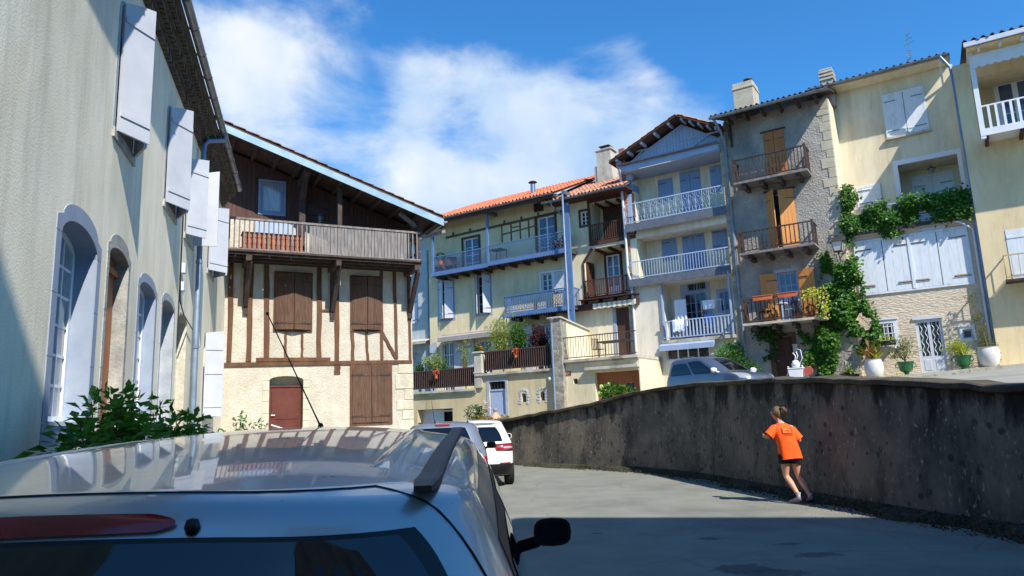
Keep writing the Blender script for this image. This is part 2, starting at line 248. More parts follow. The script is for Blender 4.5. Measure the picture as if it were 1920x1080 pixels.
def rubble(name, c1, c2, mortar, sc=3.0):
    m = M(name, c1, c2, rough=.95, vs=3, bump=.3, bs=30); t = m.node_tree; b = t.nodes['Principled BSDF']; src = b.inputs['Base Color'].links[0].from_socket
    g = N(t, 'ShaderNodeTexCoord'); mq = N(t, 'ShaderNodeMapping'); mq.inputs['Scale'].default_value = (1, 1, 1.6); lk(t, g.outputs['Object'], mq.inputs['Vector'])
    v = N(t, 'ShaderNodeTexVoronoi', feature='DISTANCE_TO_EDGE'); v.inputs['Scale'].default_value = sc; lk(t, mq.outputs[0], v.inputs['Vector'])
    v2 = N(t, 'ShaderNodeTexVoronoi'); v2.inputs['Scale'].default_value = sc; lk(t, mq.outputs[0], v2.inputs['Vector'])
    hs_ = N(t, 'ShaderNodeSeparateColor'); lk(t, v2.outputs['Color'], hs_.inputs[0])
    r0 = N(t, 'ShaderNodeMapRange'); r0.inputs['To Min'].default_value = .72; r0.inputs['To Max'].default_value = 1.15; lk(t, hs_.outputs[0], r0.inputs['Value'])
    vm = N(t, 'ShaderNodeVectorMath', operation='SCALE'); lk(t, src, vm.inputs[0]); lk(t, r0.outputs[0], vm.inputs['Scale'])
    r = N(t, 'ShaderNodeMapRange'); r.inputs['From Min'].default_value = .02; r.inputs['From Max'].default_value = .06; lk(t, v.outputs['Distance'], r.inputs['Value'])
    x = N(t, 'ShaderNodeMix', data_type='RGBA'); lk(t, r.outputs[0], x.inputs[0]); x.inputs[6].default_value = lin(mortar)+(1,); lk(t, vm.outputs[0], x.inputs[7]); lk(t, x.outputs[2], b.inputs['Base Color'])
    bu = N(t, 'ShaderNodeBump'); bu.inputs['Strength'].default_value = .6; bu.inputs['Distance'].default_value = .03; lk(t, r.outputs[0], bu.inputs['Height']); lk(t, bu.outputs[0], b.inputs['Normal'])
    return m
rub_grey = rubble('grey_rubble', (128, 126, 120), (156, 152, 142), (176, 164, 138), 3.2)
rub_b5 = rubble('beige_rubble', (150, 142, 124), (176, 166, 146), (160, 150, 128), 3.0)
# ------------------------------------------------------------ mesh builder
class MB:
    def __init__(s): s.v = []; s.f = []; s.m = []
    def add(s, vs, fs, mi=0):
        o = len(s.v); s.v += [tuple(v) for v in vs]; s.f += [tuple(i+o for i in f) for f in fs]; s.m += [mi]*len(fs); return s
    def box(s, x0, x1, y0, y1, z0, z1, mi=0):
        if x1 < x0: x0, x1 = x1, x0
        if y1 < y0: y0, y1 = y1, y0
        if z1 < z0: z0, z1 = z1, z0
        return s.add([(x0,y0,z0),(x1,y0,z0),(x1,y1,z0),(x0,y1,z0),(x0,y0,z1),(x1,y0,z1),(x1,y1,z1),(x0,y1,z1)],
              [(0,3,2,1),(4,5,6,7),(0,1,5,4),(1,2,6,5),(2,3,7,6),(3,0,4,7)], mi)
    def beam(s, p, q, w, h, up=(0,0,1), mi=0):
        p = Vector(p); q = Vector(q); d = (q-p).normalized(); u = Vector(up)
        if abs(d.dot(u)) > .95: u = Vector((0,1,0))
        a = d.cross(u).normalized()*w/2; b = a.cross(d).normalized()*h/2
        vs = [p-a-b,p+a-b,p+a+b,p-a+b,q-a-b,q+a-b,q+a+b,q-a+b]
        return s.add(vs, [(0,3,2,1),(4,5,6,7),(0,1,5,4),(1,2,6,5),(2,3,7,6),(3,0,4,7)], mi)
    def tube(s, pts, r, n=8, mi=0, cap=True):
        pts = [Vector(p) for p in pts]; k = len(pts); rs = r if isinstance(r, (list, tuple)) else [r]*k
        prev = None; vs = []
        for i, p in enumerate(pts):
            d = (pts[min(i+1,k-1)]-pts[max(i-1,0)]).normalized()
            if prev is None:
                a = d.cross(Vector((0,0,1)));
                if a.length < .05: a = d.cross(Vector((0,1,0)))
            else: a = prev - d*prev.dot(d)
            a.normalize(); prev = a; b = d.cross(a)
            for j in range(n):
                t = 2*pi*j/n; vs.append(p+(a*cos(t)+b*sin(t))*rs[i])
        fs = [(i*n+j, i*n+(j+1)%n, (i+1)*n+(j+1)%n, (i+1)*n+j) for i in range(k-1) for j in range(n)]
        if cap: fs += [tuple(range(n-1,-1,-1)), tuple((k-1)*n+j for j in range(n))]
        return s.add(vs, fs, mi)
    def lathe(s, prof, c=(0,0,0), n=20, mi=0):
        vs = [(c[0]+r*cos(2*pi*j/n), c[1]+r*sin(2*pi*j/n), c[2]+z) for r, z in prof for j in range(n)]
        fs = [(i*n+j, i*n+(j+1)%n, (i+1)*n+(j+1)%n, (i+1)*n+j) for i in range(len(prof)-1) for j in range(n)]
        fs += [tuple(range(n-1,-1,-1)), tuple((len(prof)-1)*n+j for j in range(n))]
        return s.add(vs, fs, mi)
    def sheet(s, polys, y, mi=0, flip=False):           # polygon (with holes) in the local x-z plane
        pl = [[Vector((a, b, 0)) for a, b in p] for p in polys]
        flat = [v for p in pl for v in p]
        tris = tessellate_polygon(pl)
        vs = [(v.x, y, v.y) for v in flat]; fs = []
        for t in tris:
            a, b, c = [flat[i] for i in t]
            ar = (b.x-a.x)*(c.y-a.y)-(b.y-a.y)*(c.x-a.x)
            fs.append(tuple(t) if (ar > 0) != flip else tuple(reversed(t)))
        return s.add(vs, fs, mi)
    def rim(s, poly, y0, y1, mi=0, out=True):           # side faces between y0 and y1
        n = len(poly); ar = sum(poly[i][0]*poly[(i+1)%n][1]-poly[(i+1)%n][0]*poly[i][1] for i in range(n))
        vs = [(a, y0, b) for a, b in poly]+[(a, y1, b) for a, b in poly]
        fs = [(i, i+n, (i+1)%n+n, (i+1)%n) for i in range(n)]
        if (ar > 0) != out: fs = [tuple(reversed(f)) for f in fs]
        return s.add(vs, fs, mi)
    def prism(s, poly, y0, y1, holes=(), mi=0):
        if y1 < y0: y0, y1 = y1, y0
        s.sheet([poly]+list(holes), y0, mi); s.sheet([poly]+list(holes), y1, mi, True); s.rim(poly, y0, y1, mi)
        for h in holes: s.rim(h, y0, y1, mi, False)
        return s
    def xf(s, mat, i0=0):
        for i in range(i0, len(s.v)): s.v[i] = tuple(mat @ Vector(s.v[i]))
        return s
    def build(s, name, mats, parent=None, smooth=False, bevel=0, auto=None, label=None):
        me = bpy.data.meshes.new(name); me.from_pydata(s.v, [], s.f)
        if not isinstance(mats, (list, tuple)): mats = [mats]
        for m in mats: me.materials.append(m)
        me.polygons.foreach_set('material_index', s.m)
        me.update()
        if smooth: me.polygons.foreach_set('use_smooth', [True]*len(me.polygons))
        o = bpy.data.objects.new(name, me); COL.objects.link(o)
        if parent: o.parent = parent
        if smooth and auto:
            try: me.set_sharp_from_angle(angle=radians(auto))
            except Exception: pass
        if bevel:
            b = o.modifiers.new('b', 'BEVEL'); b.width = bevel; b.segments = 1; b.limit_method = 'ANGLE'
        if label: o['label'] = label
        return o
def tag(o, label, cat, group=None):
    o['label'] = label; o['category'] = cat
    if group: o['group'] = group
    return o
def empty(name, loc, rz, label, cat, group=None):
    o = bpy.data.objects.new(name, None); COL.objects.link(o); o.location = loc; o.rotation_euler = (0, 0, rz)
    return tag(o, label, cat, group)
def kind(o, k='structure'): o['kind'] = k; return o
def copy_tree(o, parent=None):
    c = o.copy(); COL.objects.link(c); c.parent = parent
    for ch in list(o.children): copy_tree(ch, c)
    return c

# ------------------------------------------------------------ facades
class Fac:                                          # local x along the facade (to the right), y into the building, z up
    def __init__(s, P, ang, name, label, cat='house'):
        s.P = Vector(P); s.a = ang; s.X = Vector((cos(ang), sin(ang), 0)); s.Y = Vector((-sin(ang), cos(ang), 0))
        s.root = empty(name, P, ang, label, cat)
    def loc(s, x, y, d=0):
        w = onplane(x, y, s.P+s.Y*d, s.Y)-s.P; return w.dot(s.X), w.z
    def r(s, xl, xr, yt, yb, d=0):
        xm, ym = (xl+xr)/2, (yt+yb)/2
        return s.loc(xl, ym, d)[0], s.loc(xr, ym, d)[0], s.loc(xm, yb, d)[1], s.loc(xm, yt, d)[1]
    def u(s, x, y, d=0): return s.loc(x, y, d)[0]
    def z(s, x, y, d=0): return s.loc(x, y, d)[1]
    def w(s, u, y, z): return s.P+s.X*u+s.Y*y+Vector((0, 0, z))
def rect(u0, u1, z0, z1): return [(u0, z0), (u1, z0), (u1, z1), (u0, z1)]
def arch(u0, u1, z0, zs, za, n=10):
    c = (u0+u1)/2; r = (u1-u0)/2
    return [(u0, z0), (u1, z0)]+[(c+r*cos(pi*i/n), zs+(za-zs)*sin(pi*i/n)) for i in range(n+1)]
def shell(F, outer, holes, depth, mat, y=0, name='wall', back=None):
    """front sheet with openings, reveals, and the sides and back of the block; holes: (poly, reveal depth, closed at back)"""
    mb = MB(); mb.sheet([outer]+[h[0] for h in holes], y)
    for h in holes:
        mb.rim(h[0], y, y+h[1], out=False)
        if h[2]: mb.sheet([h[0]], y+h[1])
    mb.rim(outer, y, y+depth); mb.sheet([outer], y+depth, flip=True)
    return mb.build(name, mat, F.root)
def window(F, r, y, cols=2, rows=3, fm=None, pane=None, arc=None, fw=.06, mw=.028, parent=None, name='window', panelz=0, split=True):
    u0, u1, z0, z1 = r; fm = fm or white_paint; mb = MB()
    if arc: zs, za = arc; op = arch(u0, u1, z0, zs, za); ip = arch(u0+fw, u1-fw, z0+fw, zs, za-fw)
    else: op = rect(u0, u1, z0, z1); ip = rect(u0+fw, u1-fw, z0+fw, z1-fw); za = z1
    mb.prism(op, y, y+.05, [ip])
    zb = z0+fw+panelz
    if panelz: mb.box(u0+fw, u1-fw, y+.012, y+.04, z0+fw, zb)
    top = (za if arc else z1)-fw
    def ztop(x):
        if not arc: return top
        c = (u0+u1)/2; q = min(1, abs(x-c)/((u1-u0)/2-fw)); return zs+(za-fw-zs)*sqrt(max(0, 1-q*q))
    if split and cols > 1: x = (u0+u1)/2; mb.box(x-fw*.6, x+fw*.6, y+.004, y+.045, zb, ztop(x)+.01)
    for i in range(1, cols):
        x = u0+fw+(u1-u0-2*fw)*i/cols
        if split and abs(x-(u0+u1)/2) < fw*.6: continue
        mb.box(x-mw/2, x+mw/2, y+.01, y+.04, zb, ztop(x)+.01)
    for j in range(1, rows):
        z = zb+(top-zb)*j/rows; mb.box(u0+fw, u1-fw, y+.0125, y+.038, z-mw/2, z+mw/2)
    o = mb.build(name, fm, parent or F.root)
    p = MB(); p.sheet([arch(u0+.01, u1-.01, z0+.01, zs, za-.01) if arc else rect(u0+.01, u1-.01, z0+.01, z1-.01)], y+.025)
    p.build('pane', pane or glassd, o)
    return o
def shutter(parent, hu, side, w, z0, z1, y, ang, mat, arc=0, planks=4, th=.035, battens=2, name='shutter', full=None, label=None, z_brace=False, hinge=True):
    """leaf hinged at (hu,y); side=+1 extends to +x when closed; ang opens it outwards (degrees)"""
    a = radians(ang); mb = MB(); n = planks; pw = w/n
    for i in range(n):
        a0 = i*pw+.003; a1 = (i+1)*pw-.003
        if arc:
            W_ = full or w
            def zt(t):
                q = 1-t/W_ if full else 1-t/w; q = max(0, min(1, abs(q))); return z1-arc*q*q
            mb.prism([(a0, z0), (a1, z0), (a1, zt(a1)), ((a0+a1)/2, zt((a0+a1)/2)), (a0, zt(a0))], -th, 0)
        else: mb.box(a0, a1, -th, 0, z0, z1)
    H = z1-z0
    zb = [z0+H*.12, z0+H*(.85 if not arc else .78)] + ([z0+H*.5] if battens == 3 else [])
    if battens:
        for zz in zb: mb.box(.015, w-.015, -th-.016, -th+.004, zz-.035, zz+.035)
    if z_brace: mb.beam((.05, -th-.008, z0+H*.16), (w-.05, -th-.008, z0+H*.8), .02, .07, up=(1,0,0))
    mb.box(.004, w-.004, -th+.012, -.012, z0+.01, z1-arc-.01)
    if hinge:
        for zz in zb[:2]: mb.box(-.02, w*.6, -th-.024, -th-.014, zz-.012, zz+.012, 1)
    R_ = Matrix.Rotation(-a, 4, 'Z')
    S = Matrix.Diagonal((side, 1, 1, 1))
    mb.xf(Matrix.Translation((hu, y, 0)) @ S @ R_)
    if side < 0: mb.f = [tuple(reversed(f)) for f in mb.f]
    return mb.build(name, [mat, iron if hinge else mat], parent, label=label)
def door(F, r, y, mat, cols=1, rows=3, handle=True, name='door', parent=None, planks=0):
    u0, u1, z0, z1 = r; mb = MB(); mb.box(u0, u1, y, y+.05, z0, z1)
    w = (u1-u0)/cols
    for c in range(cols):
        if planks:
            k = planks; pw = (w-.03)/k
            for i in range(k): mb.box(u0+c*w+.015+i*pw+.004, u0+c*w+.015+(i+1)*pw-.004, y-.015, y+.01, z0+.02, z1-.02)
        else:
            for q in range(rows):
                h = (z1-z0-.1)/rows
                mb.box(u0+c*w+.09, u0+(c+1)*w-.09, y-.014, y+.01, z0+.09+q*h, z0+.02+(q+1)*h)
    o = mb.build(name, mat, parent or F.root, bevel=.006)
    if handle:
        h = MB(); x = u0+w-.06 if cols > 1 else u0+.07; h.tube([(x, y-.01, z0+1.0), (x, y-.06, z0+1.0), (x+.1, y-.06, z0+1.0)], .011, 6); h.build('handle', alloy, o)
    return o
def railing(F, u0, u1, z0, z1, y, mat, n=None, gap=.12, bw=.025, style='bars', yb=None, parent=None, rw=.05, name='railing', ends=(True, True), skew=None, posts=()):
    """balustrade along x at depth y with returns to the wall at yb"""
    mb = MB()
    mb.box(u0, u1, y-rw/2, y+rw/2, z1-.045, z1); mb.box(u0, u1, y-rw*.35, y+rw*.35, z0+.04, z0+.08)
    def run(P, Q):
        P = Vector(P); Q = Vector(Q); D = Q-P; Ln = D.length; k = max(1, round(Ln/gap))
        for i in range(1, k):
            p = P+D*(i/k); mb.box(p.x-bw/2, p.x+bw/2, p.y-bw/2, p.y+bw/2, z0+.07, z1-.04)
    if style == 'bars': run((u0, y, 0), (u1, y, 0))
    if style == 'boards':
        x = u0+.02
        while x < u1-.06:
            w = gap-.012; mb.box(x, min(x+w, u1), y-.012, y+.012, z0+.02, z1-.03); x += gap
    if style == 'lattice':
        H = z1-z0-.12; s_ = H/2.0; x = u0-H
        zb = z0+.08
        while x < u1:
            for sg in (1, -1):
                a0, a1 = x, x+H; 
                c0, c1 = max(a0, u0), min(a1, u1)
                if c1 > c0+.02:
                    f0, f1 = (c0-a0)/H, (c1-a0)/H
                    if sg < 0: f0, f1 = 1-f0, 1-f1
                    mb.beam((c0, y+.006*sg, zb+f0*H), (c1, y+.006*sg, zb+f1*H), .012, bw, up=(0, 1, 0) if False else (0, 0, 1))
            x += gap
    if style == 'ornate':
        x = u0; k = max(1, round((u1-u0)/.30)); w = (u1-u0)/k; H = z1-z0-.12; zb = z0+.08
        for i in range(k+1): mb.box(u0+i*w-.009, u0+i*w+.009, y-.009, y+.009, zb, z1-.04)
        def circ(cx, cz, rx, rz, a0, a1, m=10): mb.tube([(cx+rx*cos(a0+(a1-a0)*j/m), y, cz+rz*sin(a0+(a1-a0)*j/m)) for j in range(m+1)], .0065, 4)
        for i in range(k):
            c = u0+(i+.5)*w
            circ(c, zb+H*.84, w*.26, H*.12, 0, 2*pi); circ(c, zb+H*.5, w*.42, H*.2, 0, 2*pi, 12); circ(c, zb+H*.5, w*.2, H*.1, 0, 2*pi)
            circ(c-w*.2, zb+H*.13, w*.2, H*.12, -pi/2, pi); circ(c+w*.2, zb+H*.13, w*.2, H*.12, 0, 1.5*pi)
    if yb is not None:
        for e, x in zip(ends, (u0, u1)):
            if e:
                mb.box(x-rw/2, x+rw/2, y, yb, z1-.04, z1+.004); mb.box(x-rw*.3, x+rw*.3, y, yb, z0+.045, z0+.075); run((x, y, 0), (x, yb, 0))
    for x in posts: mb.box(x-.04, x+.04, y-.04, y+.04, z0, z1+.05)
    return mb.build(name, mat, parent or F.root)
def tiles(parent, O, A, B, mat, pitch=.21, course=.36, h=.05, name='roof_tiles', slab=None, under=True):
    """canal tiles over the parallelogram O + a*A + b*B"""
    O = Vector(O); A = Vector(A); B = Vector(B); n = A.cross(B).normalized()
    if n.z < 0: n = -n
    ka = max(1, round(A.length/pitch)); kb = max(1, round(B.length/course)); q = 6
    mb = MB(); vs = []; R_ = random.Random(int(A.length*100))
    rows = []
    for j in range(kb): rows += [(j/kb, .028, j), ((j+1)/kb, .0, j)]
    jit = [[R_.uniform(-.012, .012) for _ in range(kb)] for _ in range(ka*2+2)]
    for (b, dz, jj) in rows:
        for i in range(ka*q+1):
            t = (i/q) % 1.0; hh = h*sin(pi*min(1, t/.55)) if t < .55 else -h*.55*sin(pi*(t-.55)/.45)
            jt = jit[int(i/q)*2+(0 if t < .55 else 1)][jj]
            vs.append(O+A*(i/(ka*q))+B*min(1, b+(jt/course/kb*6 if dz else 0))+n*(hh+dz+.04+jt*.4))
    m = ka*q+1
    fs = [(r*m+i, r*m+i+1, (r+1)*m+i+1, (r+1)*m+i) for r in range(len(rows)-1) for i in range(m-1)]
    mb.add(vs, fs)
    lip = [v-n*.03 for v in vs[:m]]; mb.add(vs[:m]+lip, [(i, i+m, i+m+1, i+1) for i in range(m-1)])
    if under:
        t = n*.05; C = [O, O+A, O+A+B, O+B]
        mb.add([c-t for c in C]+[c for c in C], [(0,3,2,1),(4,5,6,7),(0,1,5,4),(1,2,6,5),(2,3,7,6),(3,0,4,7)], 1)
    return mb.build(name, [mat, slab or timber_dark], parent)
def gutter(F, u0, u1, y, z, r=.07, mat=None, parent=None, z1=None):
    mb = MB(); vs = []; n = 8; z1 = z if z1 is None else z1
    for (u, zz) in ((u0, z), (u1, z1)):
        for rr in (r, r-.006):
            for i in range(n+1): t = pi+pi*i/n; vs.append((u, y+rr*cos(t), zz+rr*sin(t)))
    k = n+1; fs = []
    for i in range(n): fs.append((i, i+1, 2*k+i+1, 2*k+i)); fs.append((k+i+1, k+i, 3*k+i, 3*k+i+1))
    for s_ in (0, n): fs.append((s_, 2*k+s_, 3*k+s_, k+s_))
    for b in (0, 2*k): fs += [(b+i, b+k+i, b+k+i+1, b+i+1) for i in range(n)]
    mb.add(vs, fs)
    L_ = u1-u0
    for i in range(int(L_/.9)+1):
        t = (i*.9+.3)/max(L_, .01)
        if t < 1:
            x = u0+L_*t; zz = z+(z1-z)*t
            mb.tube([(x, y+r*1.08*cos(pi+pi*j/8), zz+r*1.08*sin(pi+pi*j/8)) for j in range(9)], .008, 4)
    return mb.build('gutter', mat or zinc, parent or F.root, smooth=False)
def pipe(F, pts, r=.045, mat=None, name='downspout', parent=None, collars=()):
    mb = MB(); mb.tube(pts, r, 10)
    for (u, y, z) in collars: mb.tube([(u, y, z-.03), (u, y, z+.03)], r*1.25, 10)
    return mb.build(name, mat or zinc_blue, parent or F.root, smooth=True, auto=50)
def joists(F, u0, u1, y0, y1, z1, h, w, n, mat, name='joists', parent=None):
    mb = MB()
    for i in range(n):
        x = u0+(u1-u0)*(i+.5)/n; mb.box(x-w/2, x+w/2, y0, y1, z1-h, z1)
    return mb.build(name, mat, parent or F.root)
def scallop(F, u0, u1, z0, z1, y, mat, pitch=.14, dep=.05, name='valance', parent=None, zr0=None, zr1=None):
    mb = MB(); n = round((u1-u0)/pitch); pts = [(u0, z1), (u0, z0)]
    poly = []
    for i in range(n*6+1):
        t = i/6 % 1; poly.append((u0+(u1-u0)*i/(n*6), z0+dep*(1-sin(pi*t))))
    poly += [(u1, z1), (u0, z1)]
    mb.prism(poly, y, y+.02); return mb.build(name, mat, parent or F.root)
# ------------------------------------------------------------ foliage
def leaf(mb, p, d, nrm, ln, w, mi=0, fold=.15, tip=.0):
    d = d.normalized(); s_ = d.cross(nrm)
    if s_.length < .01: s_ = d.cross(Vector((1, .3, .2)))
    s_.normalize(); up = s_.cross(d)
    a = p; m = p+d*ln*.5; e = p+d*ln-up*ln*tip
    mb.add([a, m+s_*w/2+up*w*fold, e, m-s_*w/2+up*w*fold, m], [(0, 1, 4), (1, 2, 4), (0, 4, 3), (4, 2, 3)] if fold else [(0, 1, 2, 3)], mi)
def rv(R_): 
    z = R_.uniform(-1, 1); t = R_.uniform(0, 2*pi); q = sqrt(1-z*z); return Vector((q*cos(t), q*sin(t), z))
def blob(mb, c, rad, n, ln, R_, w=.55, mi=0, fill=.5, droop=.3, up=.5):
    c = Vector(c)
    for _ in range(n):
        v = rv(R_); k = R_.uniform(fill, 1)**.6; p = c+Vector((v.x*rad[0], v.y*rad[1], v.z*rad[2]))*k
        d = (v+rv(R_)*.8+Vector((0, 0, -droop))).normalized(); nn = (Vector((0, 0, up))+rv(R_)*.8).normalized()
        l = ln*R_.uniform(.6, 1.25); leaf(mb, p, d, nn, l, l*w, mi)
# ============================================================ GROUND
ROW = Vector((14.9, 25.4, 0)); RA = radians(-32.7); RX = Vector((cos(RA), sin(RA), 0)); RY = Vector((-sin(RA), cos(RA), 0))
def rowpt(px, d=0):                                   # world xy where the pixel column meets the row's front line
    p = onplane(px, 760, ROW+RY*d, RY); return Vector((p.x, p.y, 0))
def smooth(a, b, x): t = max(0, min(1, (x-a)/(b-a))); return t*t*(3-2*t)
def gz(x, y): return 1.35*smooth(25, 36, y+.35*x) if y > 15 else 0.0
def sheet_grid(name, x0, x1, nx, y0, y1, ny, fz, mat):
    mb = MB(); vs = [(x0+(x1-x0)*i/nx, y0+(y1-y0)*j/ny, fz(x0+(x1-x0)*i/nx, y0+(y1-y0)*j/ny)) for j in range(ny+1) for i in range(nx+1)]
    mb.add(vs, [(j*(nx+1)+i, j*(nx+1)+i+1, (j+1)*(nx+1)+i+1, (j+1)*(nx+1)+i) for j in range(ny) for i in range(nx)])
    return mb.build(name, mat, None, smooth=True)
kind(sheet_grid('ground', -500, 500, 10, -500, 500, 10, lambda x, y: -.25, earth))
kind(sheet_grid('road', -14, 14, 56, -16, 40, 112, lambda x, y: gz(x, y)+.02*smooth(0, 6, abs(x-2))*0, asphalt))
# retaining wall: plan of its foot
WP = [(9.4, -2.5), (8.6, 1.5), (7.7, 5.0), (6.95, 7.5), (6.42, 9.5), (5.93, 11.4), (5.5, 13.6), (5.12, 15.8), (4.7, 18.4), (3.85, 20.8), (2.5, 22.8), (1.0, 24.6), (-.5, 26.2), (-2.3, 28.2)]
def cat(P, n):
    out = []
    for i in range(len(P)-1):
        p0 = Vector(P[max(i-1, 0)]); p1 = Vector(P[i]); p2 = Vector(P[i+1]); p3 = Vector(P[min(i+2, len(P)-1)])
        for k in range(n):
            t = k/n; out.append(.5*((2*p1)+(p2-p0)*t+(2*p0-5*p1+4*p2-p3)*t*t+(3*p1-p0-3*p2+p3)*t**3))
    out.append(Vector(P[-1])); return out
WC = [Vector((p.x, p.y, 0)) for p in cat(WP, 6)]
def colhit(px, path):                                # where a pixel column meets the plan path: (index, t)
    for i in range(len(path)-1, 0, -1):
        a, b = path[i], path[i-1]
        d = ray(px, 850); dx, dy = d.x, d.y
        ex, ey = b.x-a.x, b.y-a.y; den = dx*ey-dy*ex
        if abs(den) < 1e-9: continue
        s_ = (a.x*ey-a.y*ex)/den; t = (a.x*dy-a.y*dx)/den
        if s_ > 0 and 0 <= t <= 1: return i, t, Vector((a.x+ex*t, a.y+ey*t, 0))
    return None
TOPS = [(905, 792), (930, 787), (1000, 775), (1100, 757), (1200, 732), (1300, 718), (1400, 711), (1500, 707), (1600, 709), (1700, 712.5), (1800, 716), (1900, 720)]
tz = []
for px, py in TOPS:
    h = colhit(px, WC)
    if h: 
        d = ray(px, py); w = h[2]; tz.append((h[0]-h[1], EYE+d.z*hypot(w.x, w.y)/hypot(d.x, d.y)))
tz.sort()
def topz(i):
    if i <= tz[0][0]: return tz[0][1]
    if i >= tz[-1][0]: return tz[-1][1]
    for (a, za), (b, zb) in zip(tz, tz[1:]):
        if a <= i <= b: return za+(zb-za)*(i-a)/(b-a)
def offs(path, i, d):
    a = path[max(i-1, 0)]; b = path[min(i+1, len(path)-1)]; t = (b-a).normalized(); return path[i]+Vector((t.y, -t.x, 0))*(-d)*-1
wallroot = empty('retaining_wall', (WC[40].x, WC[40].y, 0), 0, 'long curved dark stained retaining wall beside the road, taller than the runner', 'wall')
def tow(v): return Vector(v)-Vector((WC[40].x, WC[40].y, 0))
# material of the wall
wm = bpy.data.materials.new('stained_retaining_wall'); wm.use_nodes = True; t = wm.node_tree; b = t.nodes['Principled BSDF']; b.inputs['Roughness'].default_value = .97; b.inputs['Specular IOR Level'].default_value = .2
tcn = N(t, 'ShaderNodeTexCoord')
def nz(scale, detail, st=(1, 1, 1), loc=(0, 0, 0), rg=.6):
    mq = N(t, 'ShaderNodeMapping'); mq.inputs['Scale'].default_value = st; mq.inputs['Location'].default_value = loc; lk(t, tcn.outputs['Object'], mq.inputs['Vector'])
    n = N(t, 'ShaderNodeTexNoise'); n.inputs['Scale'].default_value = scale; n.inputs['Detail'].default_value = detail; n.inputs['Roughness'].default_value = rg; lk(t, mq.outputs[0], n.inputs['Vector']); return n.outputs[0]
def ramp(src, a, ca, b_, cb):
    r = N(t, 'ShaderNodeValToRGB'); e = r.color_ramp.elements; e[0].position = a; e[1].position = b_; e[0].color = ca if len(ca) == 4 else lin(ca)+(1,); e[1].color = cb if len(cb) == 4 else lin(cb)+(1,); lk(t, src, r.inputs[0]); return r.outputs[0]
base = ramp(nz(1.1, 8), .35, (84, 81, 74), .66, (122, 113, 100))
vo = N(t, 'ShaderNodeTexVoronoi'); vo.inputs['Scale'].default_value = 5.2; vo.inputs['Randomness'].default_value = 1; lk(t, tcn.outputs['Object'], vo.inputs['Vector'])
st_ = ramp(vo.outputs['Distance'], .2, (1, 1, 1, 1), .33, (0, 0, 0, 1))
sel = ramp(nz(2.3, 2, loc=(4, 2, 1)), .5, (0, 0, 0, 1), .56, (1, 1, 1, 1))
mm = N(t, 'ShaderNodeMath', operation='MULTIPLY'); lk(t, st_, mm.inputs[0]); lk(t, sel, mm.inputs[1])
mm2 = N(t, 'ShaderNodeMath', operation='MULTIPLY'); lk(t, mm.outputs[0], mm2.inputs[0]); mm2.inputs[1].default_value = .75
x1 = N(t, 'ShaderNodeMix', data_type='RGBA'); lk(t, mm2.outputs[0], x1.inputs[0]); lk(t, base, x1.inputs[6]); x1.inputs[7].default_value = lin((46, 46, 52))+(1,)
stk = ramp(nz(1.6, 10, st=(1, 1, .35), loc=(2, 9, 3), rg=.75), .48, (0, 0, 0, 1), .66, (1, 1, 1, 1))
sk = N(t, 'ShaderNodeMath', operation='MULTIPLY'); lk(t, stk, sk.inputs[0]); sk.inputs[1].default_value = .8
x2 = N(t, 'ShaderNodeMix', data_type='RGBA'); lk(t, sk.outputs[0], x2.inputs[0]); lk(t, x1.outputs[2], x2.inputs[6]); x2.inputs[7].default_value = lin((44, 42, 44))+(1,)
spk = ramp(nz(17, 4, st=(1, 1, .5)), .60, (0, 0, 0, 1), .72, (1, 1, 1, 1))
x3 = N(t, 'ShaderNodeMix', data_type='RGBA'); lk(t, spk, x3.inputs[0]); lk(t, x2.outputs[2], x3.inputs[6]); x3.inputs[7].default_value = lin((158, 152, 142))+(1,)
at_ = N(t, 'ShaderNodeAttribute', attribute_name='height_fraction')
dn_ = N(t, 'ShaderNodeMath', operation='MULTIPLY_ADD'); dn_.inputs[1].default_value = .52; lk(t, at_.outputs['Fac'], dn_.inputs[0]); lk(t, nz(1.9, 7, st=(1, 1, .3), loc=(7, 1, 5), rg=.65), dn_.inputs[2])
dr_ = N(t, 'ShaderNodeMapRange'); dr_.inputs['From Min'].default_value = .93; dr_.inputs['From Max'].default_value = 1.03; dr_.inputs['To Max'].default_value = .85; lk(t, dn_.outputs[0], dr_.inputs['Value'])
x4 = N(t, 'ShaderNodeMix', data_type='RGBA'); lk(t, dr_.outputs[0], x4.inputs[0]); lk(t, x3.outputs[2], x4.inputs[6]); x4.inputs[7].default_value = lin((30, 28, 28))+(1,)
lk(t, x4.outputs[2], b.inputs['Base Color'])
bh = N(t, 'ShaderNodeMath', operation='MULTIPLY_ADD'); bh.inputs[1].default_value = .25; lk(t, vo.outputs['Distance'], bh.inputs[0]); lk(t, nz(13, 6), bh.inputs[2])
bu = N(t, 'ShaderNodeBump'); bu.inputs['Strength'].default_value = .6; bu.inputs['Distance'].default_value = .014; lk(t, bh.outputs[0], bu.inputs['Height']); lk(t, bu.outputs[0], b.inputs['Normal'])
mb = MB(); vs = []; n = len(WC); RQ = random.Random(3)
for i, p in enumerate(WC):
    z1 = topz(i)-.11
    f = offs(WC, i, 0); bk = offs(WC, i, .45)
    for k in range(7): vs.append(tow(f.lerp(offs(WC, i, .16), k/6)+Vector((0, 0, -.2+(z1+.2)*k/6))))
    vs.append(tow(bk+Vector((0, 0, z1)))); vs.append(tow(bk+Vector((0, 0, -.2))))
fs = [(i*9+k, i*9+(k+1) % 9, (i+1)*9+(k+1) % 9, (i+1)*9+k) for i in range(n-1) for k in range(9)]+[tuple(range(9)), tuple(range((n-1)*9+8, (n-1)*9-1, -1))]
mb.add(vs, fs); wf = mb.build('wall_face', wm, wallroot)
